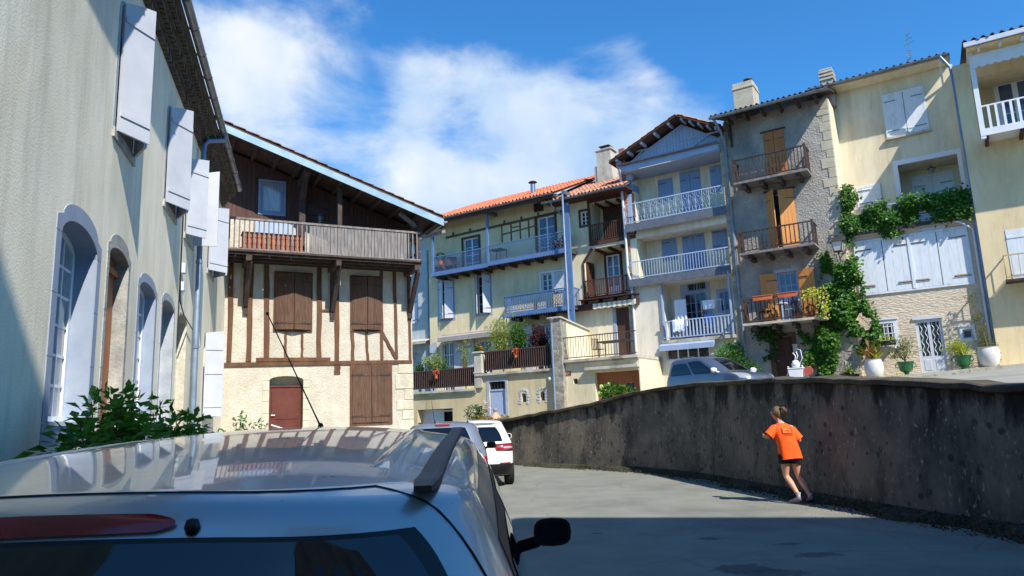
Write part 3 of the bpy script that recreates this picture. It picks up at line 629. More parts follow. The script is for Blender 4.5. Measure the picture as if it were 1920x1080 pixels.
ha = wf.data.attributes.new('height_fraction', 'FLOAT', 'POINT'); ha.data.foreach_set('value', [min(1, (k % 9)/6) for k in range(len(vs))])
cop = M('mossy_coping', (62, 58, 52), (92, 84, 70), rough=1, vs=3, bump=.8, bs=18, c3=(70, 52, 40), vs3=2, fine=.1)
mb = MB(); vs = []
for i, p in enumerate(WC):
    z1 = topz(i); j = RQ.uniform(-.02, .02)
    for d, z in ((.13, -.11), (.09, -.09), (.09, -.02), (.13, .0), (.5, .02), (.53, -.02), (.53, -.11)): vs.append(tow(offs(WC, i, d-.02+j)+Vector((0, 0, z1+z+j))))
fs = [(i*7+k, i*7+(k+1) % 7, (i+1)*7+(k+1) % 7, (i+1)*7+k) for i in range(n-1) for k in range(7)]+[tuple(range(7)), tuple(range((n-1)*7+6, (n-1)*7-1, -1))]
mb.add(vs, fs); mb.build('coping', cop, wallroot)
# mossy strip along the foot
mb = MB(); vs = []
for i, p in enumerate(WC):
    if p.y > 25.5: break
    wd = .34+.16*sin(i*.9)+RQ.uniform(-.06, .06)
    if p.y > 17: wd *= .6
    a = offs(WC, i, .02); m_ = offs(WC, i, -wd*.5); e = offs(WC, i, -wd)
    g = .004
    vs += [a+Vector((0, 0, g+.13)), m_+Vector((0, 0, g+.06+RQ.uniform(0, .04))), e+Vector((0, 0, g))]
fs = [(i*3+k, i*3+k+1, (i+1)*3+k+1, (i+1)*3+k) for i in range(len(vs)//3-1) for k in range(2)]
mb.add(vs, fs)
R2 = random.Random(11)
for _ in range(4200):
    i = R2.randrange(6, 62); a = WC[i].lerp(WC[i+1], R2.random()); tt = (WC[i+1]-WC[i]).normalized(); nn = Vector((tt.y, -tt.x, 0))
    wd = R2.uniform(.0, .52)*(1 if R2.random() < .8 else 1.25)
    p = a-nn*wd+Vector((0, 0, max(.01, .12*(1-wd/.5)))); l = R2.uniform(.02, .06)
    leaf(mb, p, rv(R2)+Vector((0, 0, .6)), rv(R2), l, l*.6)
kind(mb.build('moss_strip', moss, None), 'stuff')
mb = MB()
for _ in range(1100):
    i = R2.randrange(6, 60); a = WC[i].lerp(WC[i+1], R2.random()); tt = (WC[i+1]-WC[i]).normalized(); nn = Vector((tt.y, -tt.x, 0))
    p = a-nn*(.35+abs(R2.gauss(0, .45)))+Vector((0, 0, .004)); r_ = R2.uniform(.006, .02)
    mb.add([p+Vector((r_*R2.uniform(.6, 1.2)*cos(q*2*pi/5), r_*R2.uniform(.6, 1.2)*sin(q*2*pi/5), -.003)) for q in range(5)]+[p+Vector((0, 0, r_*.8))], [(q, (q+1) % 5, 5) for q in range(5)])
kind(mb.build('loose_gravel', M('gravel', (120, 112, 100), (150, 142, 130), vs=20), None), 'stuff')
# patches on the road
tar = M('old_tar_patch', (64, 64, 66), (84, 84, 84), rough=.9, vs=4, bump=.5, bs=70)
def patch(px, py, rx, ry, sd_, mat=tar, z=.004):
    c = onground(px, py); q = random.Random(sd_); n = 26; mb = MB()
    ph = [q.uniform(0, 6) for _ in range(4)]
    ring_ = [(c.x+rx*(1+.3*sin(3*a+ph[0])+.22*sin(5*a+ph[1])+.14*sin(9*a+ph[2]))*cos(a), c.y+ry*(1+.3*sin(2*a+ph[3])+.22*sin(6*a+ph[1]))*sin(a), z) for a in [2*pi*i/n for i in range(n)]]
    mb.add([(c.x, c.y, z)]+ring_, [(0, i+1, (i+1) % n+1) for i in range(n)]); return kind(mb.build('tar_patch', mat, None))
# upper street: from behind the wall to the foot of the row
mb = MB(); rows_ = []
base_px = [(700, 1.30), (780, 1.40), (880, 1.45), (960, 1.5), (1060, 1.7), (1200, 1.75), (1300, 1.98), (1400, 2.35), (1500, 2.52), (1600, 2.54), (1700, 2.55), (1800, 2.62), (1900, 2.76), (2100, 2.85), (2600, 2.9)]
def basez(x):
    px = base_px
    if x <= px[0][0]: return px[0][1]
    for (a, za), (b_, zb) in zip(px, px[1:]):
        if a <= x <= b_: return za+(zb-za)*(x-a)/(b_-a)
    return px[-1][1]
for i in range(6, len(WC)):
    p = offs(WC, i, .4); px = 960+p.x/max(p.y, .8)*FPX*.99
    pass
K = 60; ncol = 14; vs = []
for k in range(K+1):
    f = k/K
    i = 12+(len(WC)-1-12)*(1-f) if False else (len(WC)-1)-(len(WC)-1-8)*f
    ii = int(min(i, len(WC)-2)); fr = i-ii
    w = offs(WC, ii, .4).lerp(offs(WC, ii+1, .4), fr); zw = topz(i)-.16
    d = Vector((w.x, w.y, 0)); 
    # matching column on the row, by bearing for far parts, sliding outwards to the right
    pxr = 960+w.x/w.y*FPX if w.y > 8 else 960+.80*FPX+(8-w.y)*260
    r = rowpt(min(pxr, 2500), .3); zr = basez(min(pxr, 2500))
    for j in range(ncol+1):
        g = j/ncol; p = w.lerp(r, g); vs.append((p.x, p.y, zw+(zr-zw)*g))
mb.add(vs, [(k*(ncol+1)+j, (k+1)*(ncol+1)+j, (k+1)*(ncol+1)+j+1, k*(ncol+1)+j+1) for k in range(K) for j in range(ncol)])
USV = list(vs)
us = kind(mb.build('upper_street', upper_asph, None, smooth=True))
def upz(x, y):                                        # height of the upper street under a point
    best = None
    for k in range(K):
        for j in range(ncol):
            a = USV[k*(ncol+1)+j]; d2 = (a[0]-x)**2+(a[1]-y)**2
            if best is None or d2 < best[0]: best = (d2, a[2])
    return best[1]
# low kerb at the foot of the beige house
# ============================================================ STUCCO HOUSE ON THE LEFT
A1 = radians(106.4)
B1 = Fac((-8.45, 20.5, 0), A1, 'stucco_house', 'pale stucco house on the left with arched stone windows, half-open white shutters and tiled eaves')
eave = B1.z(350, 215); gz1 = B1.z(385, 200, -.62)
U0, U1 = -23.0, .25
holes = []; b1w = []
def b1arch(xl, xr, ymid, yb, ys, ya, dep=.42, z0=None):
    u0 = B1.u(xl, ymid); u1 = B1.u(xr, ymid); xm = (xl+xr)/2
    z0 = B1.z(xm, yb) if z0 is None else z0; za = B1.z(xm, ya); zs = B1.z(xl if False else xm, ys)
    return u0, u1, z0, zs, za
# openings measured at mid height
ops = [('w1', 102, 174, 600, None, 455, 412), ('w2', 197, 235, 600, None, 487, 463), ('w3', 256, 287, 640, None, 548, 529), ('w4', 300, 323, 650, None, 578, 563), ('w5', 331, 348, 650, None, 606, 590)]
zs_ = {}
for nm, xl, xr, ym, _, ys, ya in ops:
    u0 = B1.u(xl, ym); u1 = B1.u(xr, ym); xm = (xl+xr)/2+2
    za = B1.z(xm, ya); zs0 = B1.z(xm, ys); z0 = {'w1': B1.z(120, 793), 'w2': 1.1, 'w3': B1.z(272, 806), 'w4': 1.1, 'w5': 1.1}[nm]
    zs_[nm] = (u0, u1, z0, zs0, za)
    holes.append((arch(u0, u1, z0, zs0, za), .40, False))
u6 = (B1.u(381, 690), B1.u(390, 690), 1.9, B1.z(386, 640), B1.z(386, 622)); holes.append((arch(u6[0], u6[0]+.75, *u6[2:]), .3, False)); u6 = (u6[0], u6[0]+.75)+u6[2:]
sh = {}                                                # upper windows behind the shutters
def up(nm, hx, hyb, hyt, wid):
    u = B1.u(hx, hyb); zb = B1.z(hx, hyb); zt = B1.z(hx+8, hyt) ; sh[nm] = (u, zb, zt, wid)
h1u = B1.u(214, 245); h1b = B1.z(214, 245); h1t = B1.z(228, 2)
h2u = B1.u(307, 378); h2b = B1.z(307, 378); h2t = B1.z(314, 196)
wins = [(h1u, h1b, h1t, .94), (h2u, h2b, h2u and h2t, 1.06), (B1.u(346, 425), h2b, h2t, .95), (B1.u(388, 505), h2b, h2t, 1.05)]
for (u, zb, zt, w) in wins: holes.append((arch(u, u+w, zb+.03, zt-.16, zt-.03), .25, False))
shell(B1, rect(U0, U1, 0, eave), holes, 7, stuc_b1)
# surrounds of dressed stone, standing 6 mm proud
def surround(z, wd, top, mat, bot=0, proud=.008, name='window_surround', joints=3, label=None):
    u0, u1, z0, zs0, za = z; mb = MB()
    out = arch(u0-wd, u1+wd, z0-bot if bot else z0, zs0-.04, za+top); inn = arch(u0, u1, z0, zs0, za)
    if not bot: out = arch(u0-wd, u1+wd, z0, zs0-.04, za+top); 
    # split into left jamb, right jamb and head so the blocks show fine joints
    jz = [z0+(zs0-z0)*k/joints for k in range(joints+1)]
    for a, b_ in zip(jz, jz[1:]):
        for x0, x1 in ((u0-wd, u0), (u1, u1+wd)):
            mb.box(x0, x1-.0, -proud, .0, a+.005, b_-.005)
        mb.box(u0-.006, u0+.004, .0, .398, a+.005, b_-.005); mb.box(u1-.004, u1+.006, .0, .398, a+.005, b_-.005)
    c = (u0+u1)/2; r = (u1-u0)/2
    headi = [(c+r*cos(pi*i/12), zs0+(za-zs0)*sin(pi*i/12)) for i in range(13)]
    heado = [(c-r-wd, zs0+.005), (c-r-wd, zs0+.34*(za+top-zs0)+.02), (c-r*.9-wd*.3, zs0+.46*(za+top-zs0)+.02)]+[(c-(r*1.0)*cos(pi*i/12), zs0+.005+(za+top-zs0)*(.40+.60*sin(pi*i/12)**.9)) for i in range(1, 12)]+[(c+r*.9+wd*.3, zs0+.46*(za+top-zs0)+.02), (c+r+wd, zs0+.34*(za+top-zs0)+.02), (c+r+wd, zs0+.005)]
    poly = [(c+r, zs0+.005)]+headi[1:-1]+[(c-r, zs0+.005)]+heado
    mb.prism(poly, -proud, .0)
    if bot: mb.box(u0-wd, u1+wd, -proud, .0, z0-bot, z0-.005)
    return mb.build(name, mat, B1.root)
surround(zs_['w1'], .15, .17, blue_stone, bot=.22)
surround(zs_['w2'], .10, .17, grey_stone, joints=4)
surround(zs_['w3'], .12, .13, blue_stone, bot=.2)
surround(zs_['w4'], .08, .12, grey_blue_stone, joints=4)
surround(zs_['w5'], .03, .03, ochre_stone, joints=4)
def lin_reveal(z, mat, name='window_reveal'):
    u0, u1, z0, zs0, za = z; mb = MB(); a = arch(u0+.005, u1-.005, z0+.004, zs0, za-.005, 12); mb.rim(a, .002, .396, out=False); return mb.build(name, mat, B1.root)
for k, m_ in (('w1', blue_stone), ('w2', grey_stone), ('w3', blue_stone), ('w4', grey_blue_stone), ('w5', ochre_stone)): lin_reveal(zs_[k], m_)
for k, cols, rows, wd_ in (('w1', 4, 6, .22), ('w3', 4, 6, .15), ('w4', 2, 5, .2), ('w5', 2, 4, .2)):
    u0, u1, z0, zs0, za = zs_[k]; window(B1, (u0+.006, u1-.006, z0+.006, za), wd_, cols, rows, white_paint, glasscur if k in 'w1w3' else glassd, arc=(zs0, za-.007), fw=.07, mw=.03)
u0, u1, z0, zs0, za = zs_['w1']; MB().box(u0, u1, -.02, .22, z0-.03, z0+.012).build('window_sill', white_paint, B1.root)
u0, u1, z0, zs0, za = zs_['w3']; MB().box(u0, u1, -.02, .15, z0-.03, z0+.012).build('window_sill', white_paint, B1.root)
u0, u1, z0, zs0, za = zs_['w2']
dr = MB().prism(arch(u0, u1, z0, zs0, za), .16, .22).box(u0+.12, (u0+u1)/2-.04, .14, .17, z0+.9, zs0-.1).build('door', M('orange_brown_door', (150, 84, 44), (168, 100, 58), rough=.5, vs=4, st=(4, 4, .4)), B1.root)
MB().prism(arch(u0, u0+.09, z0, za-.15, za-.12), .10, .16).box(u0, u1, .11, .16, zs0-.12, zs0-.04).build('door_frame', MATS['orange_brown_door'], dr)
MB().lathe([(0.0, -.035), (.03, -.02), (.035, 0), (.03, .02), (.0, .035)], (u0+.06, .07, z0+1.12), 10).build('knob', M('brass', (150, 110, 60), rough=.35, metal=.8), dr, smooth=True)
window(B1, (u6[0], u6[1], u6[2], u6[4]), .25, 2, 4, white_paint, glassd, arc=(u6[3], u6[4]-.003))
for i, (u, zb, zt, w) in enumerate(wins):
    wn = window(B1, (u+.002, u+w-.002, zb+.032, zt-.03), .16, 2, 4, white_paint, glassd, arc=(zt-.16, zt-.033))
    MB().prism([(u-.09, zb-.1), (u+w+.09, zb-.1), (u+w+.09, zb+.027), (u-.09, zb+.027)], -.03, .2).build('window_sill', grey_stone, wn)
    hw = w/2
    if i < 2:
        shutter(B1.root, u, 1, hw*1.06, zb, zt+.2, -.02, 33 if i == 0 else 30, shut_white, arc=.2, planks=1, battens=2, full=w, hinge=False)
        shutter(B1.root, u+w, -1, hw, zb, zt+.2, -.02, 27, shut_white, arc=.15, planks=1, battens=2, full=w, hinge=False)
    elif i == 2:
        shutter(B1.root, u, 1, hw, zb, zt, -.02, 42, shut_white, arc=.15, planks=1, battens=2, full=w, hinge=False)
        shutter(B1.root, u+w, -1, hw, zb, zt, -.02, 92, shut_white, arc=.15, planks=1, battens=2, full=w, hinge=False, z_brace=True)
    else:
        shutter(B1.root, u, 1, .56, zb, zt, -.02, 42, shut_white, arc=.15, planks=1, battens=2, full=w, hinge=False)
        shutter(B1.root, u+w, -1, hw, zb, zt, -.02, 40, shut_white, arc=.15, planks=1, battens=2, full=w, hinge=False)
# lower shutters of the far ground floor window
shutter(B1.root, u6[0], 1, .42, u6[2]+.1, u6[4]+.02, -.02, 70, shut_white, arc=.08, planks=1, battens=3, full=.8, hinge=False)
shutter(B1.root, u6[1], -1, .42, u6[2]+.1, u6[4]+.02, -.02, 128, shut_white, arc=.08, planks=1, battens=3, full=.8, hinge=False)
# stone lintels above upper windows
for (u, zb, zt, w) in wins[:2]:
    mb = MB(); mb.prism(arch(u-.1, u+w+.1, zb, zt-.1, zt+.14), -.007, -.001, [arch(u+.001, u+w-.001, zb+.031, zt-.16, zt-.031)]); mb.build('window_surround', grey_blue_stone, B1.root)
# corbelled cornice of three courses of tile
UG = B1.u(447, 378, -.42)
mb = MB(); R3 = random.Random(5)
for row, (y0_, zz) in enumerate(((-.12, 0.0), (-.23, .15), (-.34, .30))):
    mb.box(U0, UG, y0_, .02, eave+zz+.105, eave+zz+.148)
    x = U0
    while x < UG-.16:
        w = .145+R3.uniform(-.006, .006)
        mb.box(x+.012, x+w-.02, y0_+.02+R3.uniform(0, .02), .02, eave+zz+.005, eave+zz+.105)
        x += w
mb.box(U0, UG, -.36, .4, eave+.449, eave+.49)
mb.build('cornice', dark_cornice, B1.root)
zg = eave+.53
mb = MB(); mb.add([(U0, -.36, zg), (UG, -.36, zg), (UG, 4, zg+1.3), (U0, 4, zg+1.3), (U0, -.36, zg-.04), (UG, -.36, zg-.04), (UG, 4, zg+1.24), (U0, 4, zg+1.24)], [(0,1,2,3),(7,6,5,4),(0,4,5,1),(1,5,6,2),(2,6,7,3),(3,7,4,0)]); mb.build('roof', tile_dark, B1.root)
gutter(B1, U0, UG, -.44, zg+.03, .075)
du = B1.u(380, 330, -.12)
pipe(B1, [(du+.75, -.44, zg-.03), (du+.72, -.43, zg-.13), (du+.1, -.18, zg-.40), (du, -.12, zg-.56), (du, -.12, .6)], .055, collars=[(du, -.12, z) for z in (zg-1.1, 5.2, 3.4, 1.9)])
# cables and boxes
bx_ = B1.u(338, 500); MB().box(bx_, bx_+.16, -.09, 0, B1.z(338, 512), B1.z(338, 492)).build('meter_box', grey_white, B1.root, bevel=.006); MB().box(bx_, bx_+.13, -.08, 0, B1.z(337, 546), B1.z(337, 528)).build('junction_box', grey_white, B1.root, bevel=.006)
mb = MB(); mb.tube([(bx_-.06, -.02, eave-.9), (bx_-.06, -.02, 4.6), (bx_-.03, -.03, 4.1), (bx_+.3, -.05, 3.9), (du-.1, -.06, 3.75)], .012, 5); mb.tube([(bx_-.1, -.02, eave-.9), (bx_-.1, -.02, 3.2)], .009, 5); mb.build('cable', plastic_black, B1.root)
# ============================================================ HALF-TIMBERED HOUSE
A2 = radians(26.5)
B2 = Fac((-8.50, 20.62, 0), A2, 'half_timbered_house', 'half-timbered house with cream plaster, brown shutters and a wooden balcony under a sloping blue-edged roof')
uR = B2.u(774, 720); uL = -1.2
BD = -1.05                                              # balcony projection
zfl = B2.z(600, 478, BD)                                # top of balcony floor
dz1 = B2.r(504, 568, 705, 815); dz2 = B2.r(660, 731, 687, 792)
zdoor0 = 1.05
door_h = arch(dz1[0], dz1[1], zdoor0, dz1[3]-.12, dz1[3])
sA = B2.r(517, 582, 505, 621); sB = B2.r(660, 713, 505, 621)
sA = (sA[0], sA[1], sA[2]+.04, zfl-.42); sB = (sB[0], sB[1], sB[2]+.04, zfl-.42)
shell(B2, rect(uL, uR, 0, zfl-.02), [(door_h, .3, True), (rect(*sA), .15, True), (rect(*sB), .15, True), (rect(*dz2), .15, True)], 6, plaster_b2)
# upper storey, set level with the wall, planked
zroofL = B2.z(412, 232, BD-.35); uRoofL = B2.u(404, 222, BD-.35); uRoofR = B2.u(828, 412, BD-.35); zroofR = B2.z(828, 412, BD-.35)
sl = (zroofR-zroofL)/(uRoofR-B2.u(412, 232, BD-.35))
def zr(u): return zroofR+sl*(u-uRoofR)
zc = B2.z(480, 412, .0)                                 # cream dado below the planks
wz = B2.r(488, 532, 342, 401, .0)
shell(B2, [(uL, zfl-.02), (uR, zfl-.02), (uR, min(zr(uR)-.12, 99)), (uL, zr(uL)-.12)], [(rect(*wz), .12, False)], 6, red_plank, name='upper_wall')
mb = MB(); x = uL; R4 = random.Random(2)
while x < uR-.05:
    z0 = max(zc, zfl); z1 = zr(x+.06)-.16
    if x+.13 < wz[0]-.06 or x > wz[1]+.06: mb.box(x+.004, x+.128, -.02-R4.uniform(0, .004), -.001, z0, z1)
    else:
        mb.box(x+.004, x+.128, -.022, -.001, z0, wz[2]-.08); mb.box(x+.004, x+.128, -.022, -.001, wz[3]+.08, z1)
    x += .132
mb.build('plank_cladding', red_plank, B2.root)
MB().box(uL, uR, -.03, -.001, zfl, zc-.01).build('plaster_dado', plaster_b2, B2.root)
window(B2, wz, .0, 1, 1, M('grey_window_paint', (120, 134, 158), (130, 144, 166)), glasscur, fw=.09)
MB().prism(rect(wz[0]-.06, wz[1]+.06, wz[2]-.06, wz[3]+.06), -.045, -.0235, [rect(wz[0]+.01, wz[1]-.01, wz[2]+.01, wz[3]-.01)]).build('window_casing', MATS['grey_window_paint'], B2.root)
p_ = B2.r(475, 548, 411, 450, .0); MB().box(p_[0], p_[1], -.075, -.031, zfl+.02, zc+.0).build('door', blue_panel, B2.root)
MB().box(B2.u(576, 360), B2.u(618, 360), -.08, -.03, B2.z(600, 405), B2.z(600, 383)).box(B2.u(578, 360), B2.u(616, 360), -.12, -.08, B2.z(600, 401), B2.z(600, 397)).box(B2.u(578, 360), B2.u(616, 360), -.12, -.08, B2.z(600, 392), B2.z(600, 389)).build('shelf_rack', timber_dark, B2.root)
# terracotta coloured chest on the balcony
cz = B2.r(454, 563, 444, 478, -.55)
ch = MB().box(cz[0], cz[1], -.75, -.35, zfl+.03, cz[3]).box(cz[0]-.03, cz[1]+.03, -.78, -.32, cz[3], cz[3]+.05)
for k in range(3): ch.box(cz[0]-.01, cz[1]+.01, -.765, -.75, zfl+.08+k*(cz[3]-zfl)/3, zfl+.03+(k+.85)*(cz[3]-zfl)/3)
o = ch.build('storage_chest', terra, None, bevel=.01); o.matrix_world = Matrix.Translation(B2.P) @ Matrix.Rotation(A2, 4, 'Z'); tag(o, 'reddish brown wooden chest on the half-timbered house balcony behind the railing', 'chest')
# floor boards with gaps, joists, edge beams
bu0 = B2.u(418, 470, BD)-.3; bu1 = B2.u(789, 490, BD)
mb = MB(); x = bu0; R5 = random.Random(9)
while x < bu1:
    w_ = R5.uniform(.12, .2); mb.box(x, min(x+w_, bu1), BD-.09, -.005, zfl-.035, zfl); x += w_+R5.choice([.002, .002, .016, .022])
mb.build('balcony_floor', timber_grey, B2.root)
mb = MB(); mb.box(bu0, bu1, BD-.06, BD+.02, zfl-.13, zfl-.036); mb.box(bu0, bu1+.02, BD-.12, BD-.091, zfl-.06, zfl-.005)
mb.box(bu0, bu1, -.40, -.26, zfl-.16, zfl-.037); mb.box(bu0, bu1, -.78, -.66, zfl-.14, zfl-.037); mb.box(bu0, bu1, -.08, 0, zfl-.16, zfl-.037)
for px in (466, 634, 780):
    x = B2.u(px, 500, BD); mb.box(x-.08, x+.08, BD-.12, 0, zfl-.31, zfl-.155)
mb.build('balcony_beam', timber_dark, B2.root)
for px, bx, by in ((468, 460, 573), (635, 628, 583), (783, 772, 583)):
    x = B2.u(px, 500, BD+.15); zb = B2.z(bx, by, -.08)
    m_ = MB(); m_.beam((x, BD+.12, zfl-.31), (x, -.08, zb), .13, .13, up=(1, 0, 0)); m_.box(x-.07, x+.07, -.10, 0, zb-.25, zfl-.31)
    m_.build('bracket', timber_dark, B2.root)
# railing
zrl = B2.z(600, 420, BD)
mb = MB(); mb.box(bu0, bu1, BD-.04, BD+.04, zrl-.06, zrl); mb.box(bu0, bu1, BD-.025, BD+.025, zfl+.02, zfl+.06)
xs = B2.u(576, 440, BD); x = bu0+.05; xe = B2.u(764, 440, BD)
while x < bu1:
    if x < xs: mb.box(x-.018, x+.018, BD-.02, BD+.02, zfl, zrl-.06); x += .135
    elif x < xe: mb.box(x-.05, x+.042, BD-.014, BD+.014, zfl+.0, zrl-.05+.0*x); x += .105
    else: mb.box(x-.018, x+.018, BD-.02, BD+.02, zfl, zrl-.06); x += .14
mb.build('railing', timber_grey, B2.root)
MB().box(bu1-.05, bu1+.04, BD+.05, 0, zrl-.06, zrl).box(bu1-.04, bu1+.03, BD+.05, 0, zfl+.3, zfl+.35).build('side_railing', timber_grey, B2.root)
for px in (637, 783):
    x = B2.u(px, 430, BD+.08); MB().box(x-.065, x+.065, BD+.05, BD+.17, zfl, zr(x)-.2).build('post', timber_dark, B2.root)
x = B2.u(566, 400, -.35); MB().box(x-.09, x+.09, -.45, -.28, zfl, zr(x)-.2).beam((x, -.36, zr(x)-1.0), (x, BD+.1, zr(x)-.24), .14, .16, up=(1, 0, 0)).box(x-.08, x+.08, BD-.3, .1, zr(x)-.32, zr(x)-.16).build('post', timber_dark, B2.root)
m_ = MB(); x = B2.u(783, 430, BD+.08); m_.beam((x, BD+.11, zr(x)-.8), (x+.95, BD+.11, zr(x+.95)-.16), .1, .12, up=(0, 1, 0)); m_.beam((x, BD+.11, zr(x)-.42), (x-.6, BD+.11, zr(x-.6)-.2), .1, .12, up=(0, 1, 0)); m_.build('brace', timber_grey, B2.root)
# timbers in the wall
def px4(cx, cy): return 380+cx*.3704, 450+cy*.3704
mb = MB(); R6 = random.Random(4)
def tim(ctop, cbot, w, d=.03):                         # in crop coordinates
    a = B2.loc(*px4(*ctop)); b_ = B2.loc(*px4(*cbot)); wm_ = w*.3704/1330*21.5
    # slightly wavy post
    k = 6; pts = []
    for i in range(k+1):
        t = i/k; pts.append((a[0]+(b_[0]-a[0])*t+R6.uniform(-.012, .012), a[1]+(b_[1]-a[1])*t, wm_*R6.uniform(.88, 1.1)))
    # sides perpendicular to its run
    dx, dz_ = b_[0]-a[0], b_[1]-a[1]; L_ = hypot(dx, dz_); nx, nz_ = -dz_/L_, dx/L_
    poly = [(p[0]+nx*p[2]/2, p[1]+nz_*p[2]/2) for p in pts]+[(p[0]-nx*p[2]/2, p[1]-nz_*p[2]/2) for p in reversed(pts)]
    mb.prism(poly, -d, 0.01)
for (a, b_, w) in (((147, 90), (133, 616), 24), ((246, 90), (231, 614), 25), ((324, 90), (322, 596), 26), ((420, 470), (418, 596), 13), ((503, 470), (503, 598), 12), ((592, 90), (587, 596), 24), ((679, 90), (680, 612), 25), ((681, 632), (681, 680), 33), ((757, 470), (760, 610), 18), ((829, 462), (834, 608), 14), ((902, 90), (906, 606), 16), ((967, 90), (980, 602), 17), ((1046, 100), (1048, 610), 16)): tim(a, b_, w, .03)
mb.build('timber_post', timber, B2.root)
mb = MB(); tim((100, 632), (1060, 616), 19, .05); tim((270, 606), (645, 604), 19, .045); mb.build('timber_rail', timber, B2.root)
mb = MB(); tim((908, 470), (978, 600), 17, .036); mb.build('timber_brace', timber, B2.root); mb = MB(); tim((592, 357), (674, 359), 11, .036); mb.build('timber_ledge', timber, B2.root)
# shutters
def frame(F, r, w, y0, y1, mat, name='shutter_frame'):
    return MB().prism(rect(r[0]-w, r[1]+w, r[2]-w, r[3]+w), y0, y1, [rect(r[0]+.002, r[1]-.002, r[2]+.002, r[3]-.002)]).build(name, mat, F.root)
for r_ in (sA, sB):
    frame(B2, r_, .06, -.042, .0, timber)
    w = (r_[1]-r_[0])/2
    for sd_ in (1, -1): shutter(B2.root, r_[0] if sd_ > 0 else r_[1], sd_, w*1.03, r_[2], r_[3], -.035, 14, shut_brown, planks=2, battens=2)
frame(B2, dz2, .07, -.04, .0, timber)
w = (dz2[1]-dz2[0])/2
for sd_ in (1, -1): shutter(B2.root, dz2[0] if sd_ > 0 else dz2[1], sd_, w-.005, dz2[2], dz2[3], -.03, 1, shut_brown, planks=3, battens=2)
# door
d = MB().box(dz1[0]+.02, dz1[1]-.02, .22, .28, zdoor0, dz1[3]-.27).box(dz1[0]+.1, dz1[1]-.1, .205, .23, zdoor0+.85, dz1[3]-.42).box(dz1[0]+.1, dz1[1]-.1, .205, .23, zdoor0+.12, zdoor0+.7).box(dz1[0]+.02, dz1[1]-.02, .19, .26, dz1[3]-.33, dz1[3]-.27).build('door', red_door, B2.root, bevel=.008)
MB().tube([(dz1[0]+.1, .2, zdoor0+.98), (dz1[0]+.1, .15, zdoor0+.98), (dz1[0]+.2, .15, zdoor0+.98)], .012, 6).build('handle', alloy, d)
mb = MB(); c = (dz1[0]+dz1[1])/2; 
for x0, x1 in ((dz1[0]-.19, dz1[0]), (dz1[1], dz1[1]+.19)):
    z = zdoor0
    while z < dz1[3]-.15: h = R6.uniform(.28, .42); mb.box(x0, x1, -.02-R6.uniform(0, .008), .28, z, min(z+h-.012, dz1[3]-.13)); z += h
r = (dz1[1]-dz1[0])/2; zs0 = dz1[3]-.12
hi_ = [(c+r*cos(pi*i/12), zs0+.12*sin(pi*i/12)) for i in range(13)]; ho = [(c-(r+.19)*cos(pi*i/12), zs0-.0+.34*sin(pi*i/12)) for i in range(13)]
mb.prism(hi_+ho, -.022, .25); mb.build('door_surround', ochre_stone, B2.root)
q = B2.loc(575.6, 732.6); MB().box(q[0]-.045, q[0]+.045, -.03, -.003, q[1]-.06, q[1]+.05).build('number_plaque', M('cream_plaque', (222, 206, 140), rough=.5), B2.root)
# corner stones
mb = MB(); z = 0; k = 0
while z < B2.z(774, 690)-.05:
    h = R6.uniform(.28, .5); w = R6.uniform(.28, .5) if k % 2 else R6.uniform(.45, .62); mb.box(uR-w, uR+.014, -.02-R6.uniform(0, .012), .5, z+.006, z+h-.006); z += h; k += 1
mb.build('corner_stone', ochre_stone, B2.root, bevel=.012)
# roof
RY0 = BD-.42; 
mb = MB(); uA = uL-.2; 
tl = tiles(B2.root, (uRoofR+.06, RY0-.02, zr(uRoofR+.06)+.06), (0, 8, 0), (uA-uRoofR-.06, 0, zr(uA)-zr(uRoofR+.06)), tile_brown, pitch=.22, name='roof', h=.045)
mb = MB(); k = 9
uu = uRoofL-.5
for i in range(k):
    a = uu+(uRoofR-uu)*i/k; b_ = uu+(uRoofR-uu)*(i+1)/k+.03; d_ = .004*(i % 2)
    mb.prism([(a, zr(a)-.22), (b_, zr(b_)-.22), (b_, zr(b_)+.0), (a, zr(a)+.0)], RY0-.05-d_, RY0-.03)
mb.build('verge_flashing', lightblue, B2.root)
mb = MB()
for y in [RY0+.08+i*.0 for i in range(1)]: pass
x = uL
while x < uRoofR-.1: mb.box(x-.05, x+.05, RY0+.02, 0, zr(x)-.17, zr(x)-.06); x += .62
mb.build('purlin', timber_dark, B2.root)
MB().prism([(uL, zr(uL)-.05), (uRoofR, zr(uRoofR)-.05), (uRoofR, zr(uRoofR)-.02), (uL, zr(uL)-.02)], RY0, 4).build('roof_boards', timber_dark, B2.root)
mb = MB(); gx = uRoofR+.1; 
vs = []; 
for y in (RY0-.02, 6):
    for i in range(9): t = pi+pi*i/8; vs.append((gx+.07*cos(t), y, zr(uRoofR)-.06+.07*sin(t)))
mb.add(vs, [(i, i+1, 10+i, 9+i) for i in range(8)]+[tuple(range(9))]); mb.build('gutter', zinc, B2.root)
# white handrail by the door
a = B2.w(dz1[0]-.02, -.75, B2.z(505, 797, -.7)); b_ = B2.w(dz1[1]+.0, -1.1, B2.z(567, 820, -1.1))
o = MB().tube([(0, 0, 0), tuple(b_-a)], .022, 8).tube([tuple((b_-a)*.36), tuple((b_-a)*.36-Vector((0, 0, .9)))], .018, 8).tube([tuple((b_-a)), tuple((b_-a)-Vector((0, 0, .9)))], .018, 8).build('handrail', white_paint, None, smooth=True); o.location = a; tag(o, 'white tubular handrail sloping down in front of the red-brown arched door', 'handrail')
